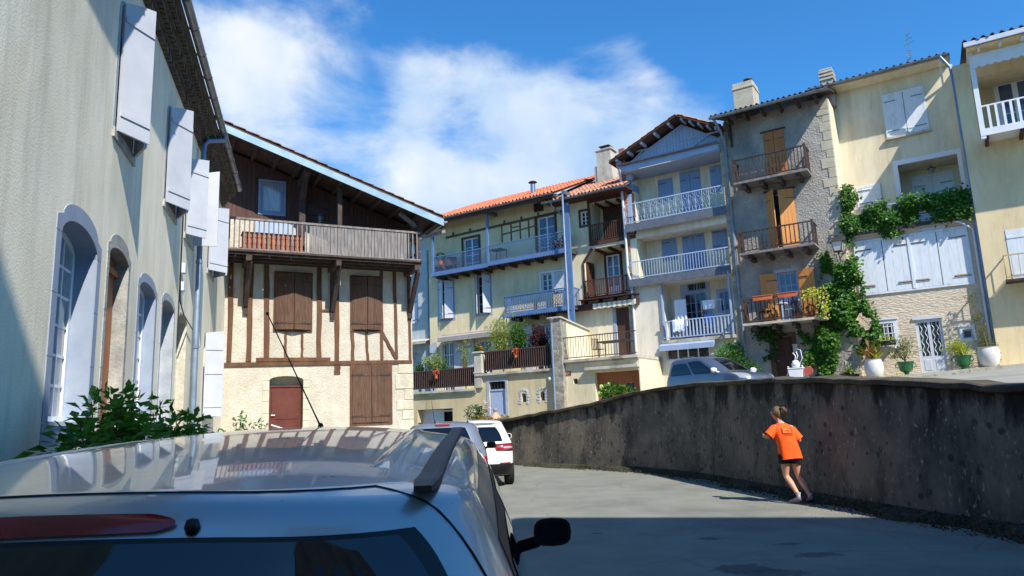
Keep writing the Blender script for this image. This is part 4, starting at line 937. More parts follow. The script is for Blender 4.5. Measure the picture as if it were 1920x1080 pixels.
# hanging lantern on the balcony
q = B2.loc(600, 408, -.3); o = MB().lathe([(.0, -.17), (.06, -.17), (.065, -.12), (.06, -.11), (.07, .02), (.05, .06), (.02, .1), (0, .11)], (0, 0, 0), 12).tube([(-.07, 0, -.1), (-.09, 0, 0), (-.05, 0, .12), (.05, 0, .12), (.09, 0, 0), (.07, 0, -.1)], .006, 5).build('storm_lantern', M('lantern_metal', (120, 122, 128), rough=.4, metal=.6), None, smooth=True)
o.location = B2.w(q[0], -.3, q[1]); tag(o, 'small metal storm lantern hanging at the back of the brown wooden balcony', 'lantern')
# terrace in front of the house
gw = Fac((-8.5, 18.6, 0), A2, 'garden_wall', 'low weathered stone wall in front of the half-timbered house', 'wall')
mb = MB(); mb.box(.3, 7.0, 0, .3, 0, 1.02); gw_o = mb.build('wall_body', grey_stone, gw.root); MB().box(.25, 7.05, -.04, .34, 1.022, 1.10).build('coping', grey_stone, gw.root, bevel=.02)
kind(MB().add([tuple(gw.w(-.2, .2, 1.0)), tuple(gw.w(7.0, .2, 1.0)), tuple(gw.w(7.2, 3.2, 1.04)), tuple(gw.w(-1.2, 3.2, 1.04))], [(0, 1, 2, 3)]).build('path', concrete, None))
# ============================================================ THE ROW
def rowfac(px0, d, name, label, zb=0.0):
    p = rowpt(px0, d); return Fac((p.x, p.y, zb), RA, name, label)
# ---- blue-grey sliver
H0 = rowfac(740, .25, 'blue_grey_house', 'narrow blue-grey rendered house squeezed between the half-timbered house and the ochre house')
h0 = H0.u(808, 560)
s0 = H0.r(766, 783, 556, 607); 
shell(H0, rect(-3, h0, .5, H0.z(806, 428)), [(arch(s0[0]-.2, s0[1], s0[2], s0[3]-.15, s0[3]), .2, True), (arch(H0.u(772, 670)-.4, H0.u(790, 670), 1.6, H0.z(780, 668), H0.z(780, 661)), .2, True)], 5, grey_b2b)
shutter(H0.root, s0[1], -1, .5, s0[2], s0[3], -.01, 6, grey_white, arc=.08, planks=3, full=1.1)
mb = MB(); a0 = H0.u(768, 645, -.5); a1 = H0.u(799, 645, -.5); zz = H0.z(785, 640, -.4)
mb.add([(a0-.6, -.02, zz+.12), (a1, -.02, zz+.12), (a1, -.55, zz-.05), (a0-.6, -.55, zz-.05), (a0-.6, -.02, zz+.16), (a1, -.02, zz+.16), (a1, -.58, zz-.02), (a0-.6, -.58, zz-.02)], [(0,1,2,3),(7,6,5,4),(0,4,5,1),(1,5,6,2),(2,6,7,3),(3,7,4,0)]); mb.box(a0-.6, a1, -.58, -.55, zz-.16, zz-.03)
mb.build('awning', concrete, H0.root)
MB().add([(-3.2, -.6, H0.z(806, 428)), (h0, -.6, H0.z(806, 428)), (h0, 4, H0.z(806, 428)+1.8), (-3.2, 4, H0.z(806, 428)+1.8), (-3.2, -.6, H0.z(806, 428)+.1), (h0, -.6, H0.z(806, 428)+.1), (h0, 4, H0.z(806, 428)+1.9), (-3.2, 4, H0.z(806, 428)+1.9)], [(0,3,2,1),(4,5,6,7),(0,1,5,4),(1,2,6,5),(2,3,7,6),(3,0,4,7)]).build('roof', tile_old, H0.root)
pipe(H0, [(h0-.12, -.1, H0.z(805, 470)), (h0-.12, -.1, 1.6)], .05, collars=[(h0-.12, -.1, 6), (h0-.12, -.1, 3.5)])
mb = MB(); a = H0.loc(797, 462); mb.box(a[0]-.0, a[0]+.32, -.55, -.05, a[1]-.3, a[1]+.28); 

# ---- H3 ochre house with blue balconies
H3 = rowfac(808.5, 0, 'ochre_house', 'long ochre cream house with blue lattice balconies and a bright red tiled roof')
w3 = H3.u(1066, 480)
TD = -2.6                                               # terrace front
zt = H3.z(950, 385, -.9)                                # eave
shA = H3.r(824, 850, 526, 598); shB = H3.r(894, 919, 515, 588); wC = H3.r(1015, 1035, 512, 548); 
d1 = H3.r(869.5, 898, 446, 500); d2 = H3.r(1008.5, 1041, 405, 470)
zb1 = (H3.z(860, 507, -.8)+H3.z(990, 482, -.8))/2       # balcony floor level
zb1a = H3.z(860, 506, -.8); zb1b = H3.z(990, 481, -.8)
d1 = (d1[0], d1[1], zb1a, d1[3]); d2 = (d2[0], d2[1], zb1b, d2[3])
zT1 = H3.z(833, 732, TD); zT2 = H3.z(965, 696, TD)
gA = H3.r(829.5, 851, 640, 695); gB = H3.r(893, 922, 637, 690); gC = H3.r(1002, 1040, 606, 660)
gA = (gA[0], gA[1], zT1, gA[3]); gB = (gB[0], gB[1], zT2+.2, gB[3]); gC = (gC[0], gC[1], zT2+.1, gC[3])
shell(H3, rect(0, w3, .5, zt+.15), [(arch(shA[0], shA[1], shA[2], shA[3]-.12, shA[3]), .2, False), (arch(shB[0], shB[1], shB[2], shB[3]-.12, shB[3]), .2, False), (rect(*wC), .15, False), (rect(*d1), .15, False), (rect(*d2), .15, False), (arch(gA[0], gA[1], gA[2], gA[3]-.2, gA[3]), .2, False), (arch(gB[0], gB[1], gB[2], gB[3]-.2, gB[3]), .2, False), (rect(*gC), .2, False)], 7, cream_b3)
for g in (shA, shB):
    wn = window(H3, (g[0]+.002, g[1]-.002, g[2]+.002, g[3]-.002), .14, 2, 4, white_paint, glassd, arc=(g[3]-.12, g[3]-.004))
    frame(H3, (g[0], g[1], g[2], g[3]-.05), .11, -.012, -.002, blue_stone, 'window_surround')
    hw = (g[1]-g[0])/2; an = 27 if g is shA else 52
    shutter(H3.root, g[0], 1, hw, g[2], g[3], -.015, an, shut_white, arc=.10, planks=1, full=hw*2)
    shutter(H3.root, g[1], -1, hw, g[2], g[3], -.015, an+4, shut_white, arc=.10, planks=1, full=hw*2)
window(H3, wC, .1, 2, 3, white_paint, glassd, fw=.07)
frame(H3, wC, .09, -.03, -.002, white_paint)
lz = H3.r(1038.5, 1060, 509, 545)
mb = MB(); x0, x1 = lz[0], lz[1]
mb.prism(rect(x0, x1, wC[2]-.05, wC[3]+.05), -.05, -.015, [rect(x0+.06, x1-.06, wC[2]+.02, wC[3]-.02)])
z = wC[2]+.03
while z < wC[3]-.04: mb.beam((x0+.05, -.032, z), (x1-.05, -.032, z), .012, .05, up=(0, .6, 1)); z += .055
mb.build('louvred_shutter', white_paint, H3.root)
window(H3, d1, .1, 2, 4, white_paint, glassb, fw=.06); window(H3, d2, .1, 2, 4, white_paint, glassb, fw=.06)
for d_ in (d1, d2):
    MB().box(d_[0]-.12, d_[0]-.003, -.04, .0, d_[2], d_[3]+.1).box(d_[1]+.003, d_[1]+.12, -.04, .0, d_[2], d_[3]+.1).box(d_[0]-.003, d_[1]+.003, -.039, .0, d_[3]+.003, d_[3]+.1).build('door_frame', brown_wood, H3.root)
# beams and timber panel on the top storey
mb = MB()
def bar(xa, ya, xb, yb, w, F=H3, d=-.03, m=None):
    a = F.loc(xa, ya); b_ = F.loc(xb, yb); (m or mb).beam((a[0], d/2+.004, a[1]), (b_[0], d/2+.004, b_[1]), .03 if False else abs(d), w, up=(0, 1, 0) if False else (0, 0, 1)) if abs(b_[0]-a[0]) > .1 else (m or mb).box(a[0]-w/2, a[0]+w/2, d, .008, min(a[1], b_[1]), max(a[1], b_[1]))
bar(836, 446, 1055, 396, .13)
for px, ya, yb in ((862, 448, 430), (1041, 404, 470)): pass
for i in range(7):
    px = 850+i*32; py = 446-(px-836)*.228; a = H3.loc(px, py); mb.box(a[0]-.05, a[0]+.05, -.05, 0, a[1], a[1]+.2)
for px, y0_, y1_ in ((941, 425, 456), (958, 419, 452), (975, 415, 449), (991, 412, 446), (1003, 408, 470)): bar(px, y0_, px, y1_, .07)
bar(942, 440, 1002, 424, .06); bar(960, 427, 975, 424, .05)
mb.build('timber_beam', plank_old, H3.root)
q = H3.r(1003, 1019, 382, 397); MB().prism(rect(*q), -.12, -.005, [rect(q[0]+.06, q[1]-.06, q[2]+.06, q[3]-.06)]).box(q[0]+.05, q[1]-.05, -.06, -.005, q[2]+.05, q[3]-.05).build('hatch', timber_dark, H3.root)
# top balcony: two lengths, a small step between them
pu = [H3.u(812, 490, -.8), H3.u(915.5, 480, -.8), H3.u(1066, 450, -.8)]
for (a, b_, zf) in ((pu[0]-.12, pu[1], zb1a), (pu[1], pu[2], zb1b)):
    hgt = .92
    MB().box(a, b_, -.85, 0, zf-.12, zf).build('balcony_floor', timber_dark, H3.root)
    railing(H3, a+.04, b_-.04, zf+.02, zf+hgt, -.8, blue_wood, gap=.17, bw=.012, style='lattice', rw=.05)
    scallop(H3, a-.02, b_+.0, zf-.16, zf+.05, -.89, blue_wood, pitch=.15, dep=.05)
    joists(H3, a, b_, -.8, 0, zf-.12, .15, .13, max(3, round((b_-a)/.72)), timber_dark)
for i, x in enumerate(pu):
    zb_ = (zb1a, zb1b, 3.9)[i]; ww = (.055, .055, .11)[i]
    MB().box(x-ww, x+ww, -.86, -.75, zb_, zt-(.12 if i < 2 else .5)).build('post', blue_wood, H3.root)
mb = MB()
for x in pu: mb.box(x-.09, x+.09, -1.1, -.0, zt-.16, zt+.02)
mb.box(0, w3, -.9, -.72, zt-.12, zt+.03) ; mb.build('wall_plate', MATS['slate_fascia'], H3.root)
# lower balcony
lb0 = H3.u(944, 575, -.8); lb1 = H3.u(1074, 560, -.8); zlb = H3.z(1010, 583, -.8)
MB().box(lb0, lb1, -.85, 0, zlb-.1, zlb).build('balcony_floor', timber_dark, H3.root)
railing(H3, lb0+.03, lb1-.03, zlb+.02, zlb+.93, -.8, blue_wood, gap=.10, bw=.02, style='bars', yb=0, rw=.05, ends=(True, True))
railing(H3, lb0+.03, lb1-.03, zlb+.12, zlb+.86, -.785, blue_wood, gap=.18, bw=.011, style='lattice', rw=.02, name='railing_lattice')
scallop(H3, lb0-.03, lb1, zlb-.16, zlb+.05, -.89, blue_wood, pitch=.14, dep=.06)
joists(H3, lb0, lb1, -.8, 0, zlb-.1, .2, .16, 4, timber_dark)
x = lb1-.05; pipe(H3, [(x, -1.2, zt-.2), (x, -1.2, zlb-.6), (x+.2, -1.3, zlb-.8), (x+.3, -2.0, zlb-1.2)], .05, name='downspout')
# roof
tiles(H3.root, (-.15, -1.1, zt+.03), (w3+.15, 0, 0), (0, 6.0, 6.0*tan(radians(23))), tile_red, pitch=.2, course=.38, name='roof', slab=red_plank)
gutter(H3, -.15, w3, -1.2, zt+.0, .07)
MB().box(-.15, w3, -1.11, -1.07, zt-.2, zt-.03).build('fascia', red_plank, H3.root)
MB().lathe([(.03, 0), (.17, 0.02), (.15, .05)], (-.1, -1.21, zt-.02), 12).build('gutter_end', grey_white, H3.root)
q = H3.loc(999, 350, 1.2)
fl = MB().lathe([(.0, -1.2), (.13, -1.2), (.13, .12), (0, .12)], (q[0], 1.2, q[1]), 16).build('flue', alloy, H3.root, smooth=True, auto=40)
MB().lathe([(.0, .2), (.24, .22), (.18, .27), (0, .33)], (q[0], 1.2, q[1]), 16).tube([(q[0]-.1, 1.2, q[1]+.1), (q[0]-.1, 1.2, q[1]+.24)], .012, 5).tube([(q[0]+.1, 1.2, q[1]+.1), (q[0]+.1, 1.2, q[1]+.24)], .012, 5).build('flue_cap', iron, fl, smooth=True, auto=40)
# ground-floor windows
for g, rr in ((gA, 4), (gB, 3)): window(H3, (g[0]+.004, g[1]-.004, g[2]+.004, g[3]-.004), .12, 4, rr, white_paint, glassd, arc=(g[3]-.2, g[3]-.008), fw=.06)
window(H3, gC, .12, 3, 3, white_paint, glassd)
for (xl, xr, yt, yb, ang, sd_) in ((807, 822, 642, 690, 12, 1), (853, 869, 640, 690, 12, -1), (874, 891, 636, 686, 12, 1), (984, 1000, 610, 655, 8, 1)):
    g = H3.r(xl, xr, yt, yb); z0_ = zT1 if xl < 870 else zT2+.1; mb = shutter(H3.root, g[0] if sd_ > 0 else g[1], sd_, g[1]-g[0], z0_+.1, g[3], -.02, 4, shut_white, arc=.12, planks=2)
aw = H3.r(821, 922, 626, 638, -.6)
mb = MB(); mb.box(aw[0], aw[1], -.34, -.02, aw[3]+.0, aw[3]+.1); mb.add([(aw[0], -.3, aw[3]+.08), (aw[1], -.3, aw[3]+.08), (aw[1], -.62, aw[3]-.06), (aw[0], -.62, aw[3]-.06)], [(0, 1, 2, 3)]); mb.box(aw[0], aw[1], -.64, -.61, aw[3]-.28, aw[3]-.05)
mb.build('awning', awn, H3.root)
# terrace block of the ochre house
te0 = H3.u(776, 760, TD)-.6; te1 = H3.u(892, 700, TD); te2 = H3.u(1040, 700, TD)
gd = H3.r(783, 849, 767, 800, TD); gd = (gd[0], gd[1], 1.0, gd[3]); bd = H3.r(918, 948, 715, 777, TD); 
e1 = H3.r(978, 986, 737, 754, TD); e2 = H3.r(1013, 1021, 734, 751, TD)
T3 = MB()
out = [(te0, .3), (te2, .3), (te2, zT2-.1), (te1-.1, zT2-.1), (te1-.1, zT1-.1), (te0, zT1-.1)]
hs_ = [rect(*gd), rect(*bd), arch(e1[0], e1[1], e1[2], e1[3]-.1, e1[3]), arch(e2[0], e2[1], e2[2], e2[3]-.1, e2[3])]
T3.sheet([out]+hs_, TD)
for h, dd in zip(hs_, (.5, .15, .3, .3)): T3.rim(h, TD, TD+dd, out=False)
T3.rim(out, TD, -.01); terr = T3.build('terrace_wall', tan_b3, H3.root)
MB().sheet([rect(gd[0], gd[0]+(gd[1]-gd[0])*.28, gd[2], gd[3])], TD+.4).box(gd[0]+(gd[1]-gd[0])*.28, gd[0]+(gd[1]-gd[0])*.64, TD+.3, TD+.36, gd[2], gd[3]-.02).box(gd[0]+(gd[1]-gd[0])*.6, gd[1], TD+.28, TD+.34, gd[3]-.14, gd[3]-.06).build('garage_door', grey_white, H3.root)
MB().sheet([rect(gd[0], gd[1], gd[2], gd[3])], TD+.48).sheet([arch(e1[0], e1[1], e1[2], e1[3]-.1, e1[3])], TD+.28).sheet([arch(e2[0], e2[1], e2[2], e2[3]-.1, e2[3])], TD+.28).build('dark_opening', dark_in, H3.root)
zm = bd[2]+(bd[3]-bd[2])*.74
dd_ = MB(); n_ = 6; w_ = (bd[1]-bd[0]-.06)/n_
for i in range(n_): dd_.box(bd[0]+.03+i*w_+.004, bd[0]+.03+(i+1)*w_-.004, TD+.08, TD+.12, bd[2], zm-.04)
dd_.box(bd[0]+.03, bd[1]-.03, TD+.11, TD+.13, bd[2], zm-.04); dd_.box(bd[0]+.01, bd[1]-.01, TD+.05, TD+.13, zm-.04, zm+.04)
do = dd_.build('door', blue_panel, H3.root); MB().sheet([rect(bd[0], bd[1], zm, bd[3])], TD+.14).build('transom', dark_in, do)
mb = MB()
for i in range(5): x = bd[0]+.1+(bd[1]-bd[0]-.2)*i/4; mb.box(x-.012, x+.012, TD+.04, TD+.06, zm+.03, bd[3]-.02)
mb.build('transom_bars', iron, do)
frame(H3, bd, .14, TD-.02, TD+.06, grey_blue_stone, 'door_surround')
mb = MB(); R7 = random.Random(8)
for e in (e1, e2):
    for x0 in (e[0]-.13, e[1]+.01):
        z = e[2]-.1
        while z < e[3]-.02: h = R7.uniform(.1, .18); wv = R7.uniform(.1, .2); mb.box(x0 if x0 > e[1] else e[0]-wv, (x0+wv) if x0 > e[1] else e[0]-.005, TD-.02, TD+.1, z, z+h-.015); z += h
    c = (e[0]+e[1])/2
    for i in range(5):
        t = pi*(i+.5)/5; mb.box(c+.2*cos(t)-.06, c+.2*cos(t)+.06, TD-.02, TD+.03, e[3]-.06+.14*sin(t), e[3]+.06+.14*sin(t))
mb.build('opening_stones', grey_blue_stone, H3.root, bevel=.02)
# coping slabs, screens and pillar on the terraces
for (a, b_, zf, i) in ((te0, te1+.02, zT1, 0), (te1+.02, te2+.02, zT2, 1)):
    MB().box(a, b_, TD-.14, 0, zf-.1, zf+.0).box(a, b_, TD-.07, TD+.05, zf-.2, zf-.1).build('terrace_slab', concrete, H3.root)
    a2 = a+.05+(.45 if i else 0); b2 = b_-.08
    fr = railing(H3, a2, b2, zf+.08, zf+1.0, TD-.02, iron_brown, gap=.115, bw=.028, rw=.04)
    MB().box(a2, b2, TD+.03, TD+.04, zf+.16, zf+.97).build('privacy_screen', black_mesh, H3.root)
MB().box(te1-.02, te1+.4, TD-.1, TD+.3, zT1-.0, zT2+.95).box(te1-.08, te1+.46, TD-.16, TD+.36, zT2+.95, zT2+1.03).box(te1-.05, te1+.43, TD-.13, TD+.33, zT2+.02, zT2+.1).build('pillar', concrete, H3.root, bevel=.01)
# side wall between the terraces, stone pier, downspout
sw0 = H3.u(1033, 620, TD)-.0; zsw = H3.z(1036, 598, TD); pr1 = H3.u(1057, 680, TD)
MB().prism([(te2, .4), (pr1, .4), (pr1, zsw), (te2-.1, zsw)], TD-.12, TD+.4).build('pier', rub_grey, H3.root)
mb = MB(); mb.add([(te2+.05, TD+.38, .4), (te2+.05, -.01, .4), (te2+.05, -.01, zsw-.35), (te2+.05, TD+.38, zsw-.02), (pr1-.02, TD+.38, .4), (pr1-.02, -.01, .4), (pr1-.02, -.01, zsw-.35), (pr1-.02, TD+.38, zsw-.02)], [(0,1,2,3),(7,6,5,4),(0,4,5,1),(1,5,6,2),(2,6,7,3),(3,7,4,0)]); mb.build('party_wall', cream_b4, H3.root)
mb = MB(); mb.add([(te2-.15, TD-.2, zsw+.06), (pr1+.06, TD-.2, zsw+.06), (pr1+.06, 0, zsw-.3), (te2-.15, 0, zsw-.3), (te2-.15, TD-.2, zsw-.01), (pr1+.06, TD-.2, zsw-.01), (pr1+.06, 0, zsw-.36), (te2-.15, 0, zsw-.36)], [(0,1,2,3),(7,6,5,4),(0,4,5,1),(1,5,6,2),(2,6,7,3),(3,7,4,0)]); mb.build('party_wall_coping', concrete, H3.root)
x = te2+.06; pipe(H3, [(x, TD-.2, zsw-.15), (x, TD-.2, .5)], .05, collars=[(x, TD-.2, zsw-.2), (x, TD-.2, zsw-1.5)])
mb = MB().lathe([(.05, -.2), (.09, -.12), (.13, -.02), (.13, .02)], (x, TD-.2, zsw-.02), 12).build('rain_head', zinc, H3.root)
q = H3.loc(1035, 709, TD); MB().tube([(q[0], TD, q[1]), (q[0], TD-.15, q[1]), (q[0], TD-.2, q[1]-.06)], .02, 6).lathe([(0, -.08), (.05, -.06), (.06, 0), (.03, .05), (0, .06)], (q[0], TD-.22, q[1]-.02), 10).build('wall_lamp', white_paint, H3.root, smooth=True)

# ---- H4 pale yellow house with brown loggias
H4 = rowfac(1067, -.012, 'pale_yellow_house', 'pale yellow house with two recessed brown balconies, a stone chimney and a striped awning')
w4 = H4.u(1197, 500)
zt4 = H4.z(1115, 365, -.6)
lgA = H4.r(1106, 1193, 372, 447); lgB = H4.r(1096, 1178, 462, 553)
lgA = (lgA[0], w4-.06, lgA[2], zt4-.15)
smw = H4.r(1089, 1104, 396, 422)
c0 = .45
lgBp = [(lgB[0], lgB[2]), (lgB[1], lgB[2]), (lgB[1], lgB[3]), (lgB[0]+.45, lgB[3]), (lgB[0], lgB[3]-.6)]
db = H4.r(1157, 1195, 575, 664); zT4 = H4.z(1130, 672, -1.4); db = (db[0], min(db[1], w4-.08), zT4, db[3])
LD = 1.15
shell(H4, rect(0, w4, .5, zt4), [(rect(*lgA), LD, True), (lgBp, LD, True), (rect(*smw), .15, False), (rect(*db), .12, True)], 7, cream_b4)
window(H4, smw, .08, 2, 3, white_paint, glassd, fw=.05); frame(H4, smw, .1, -.03, -.002, brown_wood, 'window_surround')
zA = lgA[2]; zB = lgB[2]
dA = H4.r(1131, 1166, 376, 420, LD); dB = H4.r(1137, 1166, 476, 545, LD)
door(H4, (dA[0], dA[1], zA, dA[3]), LD-.06, brown_wood, cols=2, rows=3, handle=False)
window(H4, (dB[0]+.06, dB[1]-.06, zB, dB[3]-.05), LD-.06, 2, 3, white_paint, glassb, fw=.07, panelz=.5)
MB().prism(rect(dB[0]-.06, dB[1]+.06, zB, dB[3]+.06), LD-.07, LD-.001, [rect(dB[0]+.05, dB[1]-.05, zB+.004, dB[3]-.05)]).build('door_frame', brown_wood, H4.root)
q = H4.u(1096, 505, .05); MB().box(lgB[0]+.02, lgB[0]+.06, .15, .95, zB, zB+2.0).build('side_shutter', brown_wood, H4.root)
mb = MB(); fw_ = .09
for (r_, top) in ((lgA, False), (lgB, True)):
    mb.box(r_[0]-fw_, r_[1]+fw_*.5, -.05, .05, r_[2]-.18, r_[2]-.0)
    mb.box(r_[0]-fw_, r_[0], -.045, .05, r_[2], r_[3]-(.6 if top else 0)); mb.box(r_[1], r_[1]+fw_*.9, -.045, .05, r_[2], r_[3]+.02)
mb.beam((lgB[0]-.04, -.0, lgB[3]-.6), (lgB[0]+.45, -.0, lgB[3]+.02), .095, .09, up=(0, 0, 1))
mb.box(lgA[0]-fw_, lgA[1]+.04, -.04, .06, lgA[3], lgA[3]+.14)
mb.build('loggia_frame', brown_wood, H4.root)
joists(H4, lgA[0], lgA[1], .1, LD, lgA[3], .12, .1, 4, brown_wood); joists(H4, lgB[0]+.3, lgB[1], .1, LD, lgB[3], .12, .12, 3, brown_wood)
railing(H4, lgA[0], lgA[1], zA, H4.z(1150, 413, -.06), -.02, brown_wood, gap=.11, bw=.035)
railing(H4, lgB[0]-.02, lgB[1]+.02, zB, H4.z(1140, 520, -.1), -.1, brown_wood, gap=.11, bw=.035, yb=.05)
MB().box(0.1, w4-.05, -.3, .0, zB-.62, zB-.36).build('beam', brown_wood, H4.root)
joists(H4, .1, w4-.1, -.45, 0, zB-.18, .15, .16, 5, brown_wood)
MB().box(lgB[0]-.15, w4-.02, -.5, 0, zB-.19, zB-.15).build('balcony_floor', brown_wood, H4.root)
aw0 = H4.u(1112, 575, -.3); zaw = H4.z(1150, 572, -.3)
striped = bpy.data.materials.new('striped_canvas'); striped.use_nodes = True; t = striped.node_tree
tcx = N(t, 'ShaderNodeTexCoord'); wv = N(t, 'ShaderNodeTexWave', wave_type='BANDS', bands_direction='X'); wv.inputs['Scale'].default_value = 1.25; lk(t, tcx.outputs['Object'], wv.inputs['Vector'])
rr_ = N(t, 'ShaderNodeValToRGB'); rr_.color_ramp.interpolation = 'CONSTANT'; rr_.color_ramp.elements[1].position = .5; rr_.color_ramp.elements[0].color = lin((222, 216, 200))+(1,); rr_.color_ramp.elements[1].color = lin((176, 168, 150))+(1,)
lk(t, wv.outputs[1], rr_.inputs[0]); lk(t, rr_.outputs[0], t.nodes['Principled BSDF'].inputs['Base Color'])
scallop(H4, aw0, w4-.1, zaw-.1, zaw+.16, -.34, striped, pitch=.3, dep=.04, name='awning')
door(H4, db, .04, MATS['red_brown_planks'], cols=2, planks=3, handle=False); MB().box(db[0]-.16, db[0]-.003, -.02, .0, zT4, db[3]+.02).build('door_surround', blue_stone, H4.root)
# terrace, railing, garage
TD4 = TD+.15
tu0 = H4.u(1058, 700, TD4); tu1 = H4.u(1199, 680, TD4)
gg = H4.r(1116, 1199, 696, 748, TD4); gg = (gg[0], tu1-.05, 1.2, gg[3]); vt = H4.r(1075, 1083, 710, 720, TD4)
zT4 = H4.z(1130, 670, TD4)
T4 = MB(); out = rect(tu0, tu1, .4, zT4-.12); T4.sheet([out, rect(*gg), rect(*vt)], TD4); T4.rim(rect(*gg), TD4, TD4+.3, out=False); T4.rim(rect(*vt), TD4, TD4+.2, out=False); T4.rim(out, TD4, -.02); T4.build('terrace_wall', cream_b4, H4.root)
MB().sheet([rect(*vt)], TD4+.18).build('vent_opening', plank_old, H4.root)
gdo = door(H4, gg, TD4+.22, garage_wood, cols=2, rows=1, handle=False, name='garage_door')
cw = (gg[1]-gg[0])/2
for c_ in range(2): MB().box(gg[0]+cw*c_+cw*.36, gg[0]+cw*c_+cw*.66, TD4+.195, TD4+.215, gg[3]-1.15, gg[3]-.5).build('pane', glassd, gdo)
MB().box(tu0-.05, tu1, TD4-.2, 0, zT4-.11, zT4).box(tu0-.05, tu1, TD4-.08, 0, zT4-.17, zT4-.11).build('terrace_slab', concrete, H4.root)
MB().box(gg[0]-.35, tu1, TD4-.25, TD4, zT4-.5, zT4-.38).build('lintel_slab', concrete, H4.root)
railing(H4, tu0+.05, tu1-.02, zT4+.02, zT4+.98, TD4-.1, iron_brown, gap=.125, bw=.016, rw=.025)
q = H4.r(1059, 1071, 696, 704, TD4); mb = MB().box(q[0], q[1], TD4-.02, TD4-.001, q[2], q[3]).build('wall_plaque', M('dark_red_plaque', (110, 58, 54), (120, 70, 62), rough=.5), H4.root)
mb = MB()
for k in range(3): mb.box(q[0]+.03, q[1]-.03-.05*k, TD4-.024, TD4-.021, q[3]-.05-k*.05, q[3]-.035-k*.05)
mb.build('plaque_lettering', M('plaque_letters', (196, 160, 150), rough=.5), H4.root)
# roof, chimney
tiles(H4.root, (-.25, -.95, zt4+.02), (w4+.22, 0, 0), (0, 6.0, 6.0*tan(radians(25))), tile_old, pitch=.2, course=.38, name='roof', slab=zinc)
MB().prism([(-.3, zt4+.0), (w4-.02, zt4+.0), (w4-.02, zt4+.06), (-.3, zt4+.06)], -.95, 0.3).build('soffit', brown_wood, H4.root)
MB().beam((-.33, -.9, zt4+.1), (-.33, 5, zt4+.1+5.9*tan(radians(25))), .28, .06, up=(0, 0, 1)).build('verge_flashing', zinc, H4.root)
gutter(H4, -.35, w4, -1.05, zt4+.0, .08)
pipe(H4, [(.12, -1.0, zt4-.05), (.12, -.95, zt4-.2), (.28, -.1, zt4-.55), (.3, -.08, zt4-1.2), (.22, -.08, 5.2)], .04, name='downspout')
q = H4.r(1122, 1152, 285, 325, 2.2); zc0 = zt4+1.1
chm = MB().prism([(q[0], zc0), (q[1], zc0), (q[1]-.06, q[3]), (q[0]+.06, q[3])], 1.9, 2.6).box(q[0]-.02, q[1]+.02, 1.86, 2.64, q[3], q[3]+.1).box(q[0]-.15, q[0], 1.95, 2.55, zc0, q[2]+.4).build('chimney', MATS['concrete'], H4.root, bevel=.02)
c = (q[0]+q[1])/2; cap = MB()
for x in (c-.17, c+.17):
    for y in (2.1, 2.4): cap.box(x-.02, x+.02, y-.02, y+.02, q[3]+.1, q[3]+.28)
cap.add([(c-.3, 1.95, q[3]+.28), (c+.3, 1.95, q[3]+.28), (c+.3, 2.55, q[3]+.28), (c-.3, 2.55, q[3]+.28), (c, 2.25, q[3]+.4)], [(0, 3, 2, 1), (0, 1, 4), (1, 2, 4), (2, 3, 4), (3, 0, 4)]).build('chimney_cap', iron, chm)
# ---- H5 narrow blue and cream house with a gable
H5 = rowfac(1198, -.03, 'blue_gabled_house', 'narrow cream house with slate-blue shutters, three stacked balconies and a blue boarded gable')
w5 = H5.u(1369, 470)
LD = 1.1
zf1 = H5.z(1283, 402, -.25); zf2 = H5.z(1290, 510, -.25); zf3 = H5.z(1310, 633, -.1)      # floor levels of the three balconies
ztop = H5.z(1278, 302, -.1)
lw = .3
l1 = (lw+.05, w5-.04, zf1, ztop); l2 = (lw, w5-.04, zf2, zf1-.62); l3 = (H5.u(1241, 560), w5-.06, zf3, zf2-.3)
gw5 = H5.r(1250, 1331, 650, 680); 
zap = H5.z(1268, 217, -.5); uap = H5.u(1268, 217, -.5); zel = H5.z(1201, 291, -.5); zer = H5.z(1352, 237, -.5)
shell(H5, [(0, .5), (w5, .5), (w5, ztop+.3), (0, ztop+.3)], [(rect(*l1), LD, True), (rect(*l2), LD, True), (rect(*l3), LD, True), (rect(*gw5), .15, True)], 7, beige_b5)
mb = MB(); mb.box(-.14, .12, -.04, .3, 2.0, ztop+1.3); mb.build('brick_pier', brick, H5.root)
MB().box(-.16, .13, -.06, .3, 1.0, H5.z(1195, 470)).build('stone_pier', rub_grey, H5.root)
MB().box(w5-.02, w5+.28, -.05, .3, 1, zer-.25).build('stone_pier', rub_b5, H5.root)
MB().box(.13, .42, -.02, .03, zf1, ztop+.02).build('corner_post', pale_blue, H5.root)
gb_ = [(.0, ztop+.31), (w5, ztop+.31), (w5, max(zer-.3, ztop+.35)), (uap, zap-.22), (.0, zel-.15)]
mb = MB(); mb.prism(gb_, .04, .5); mb.build('gable_wall', gable_blue, H5.root)
mb = MB(); x = .12
def gtop(u): return (zel-.15)+(zap-.22-(zel-.15))*(u/uap) if u < uap else (zap-.22)+(zer-.3-(zap-.22))*((u-uap)/(w5-uap))
while x < w5-.1: mb.box(x+.004, x+.15, .02, .038, ztop+.55, min(gtop(x+.004), gtop(x+.15))-.05); x += .158
mb.box(.1, w5, -.01, .04, ztop+.46, ztop+.56); mb.box(.1, w5, -.005, .04, ztop+.95, ztop+1.02)
mb.beam((.5, .0, ztop+.56), (1.1, .0, ztop+1.0), .04, .05); mb.beam((w5-1.2, .0, ztop+.56), (w5-.3, .0, ztop+1.0), .04, .05)
mb.build('gable_boards', gable_blue, H5.root)
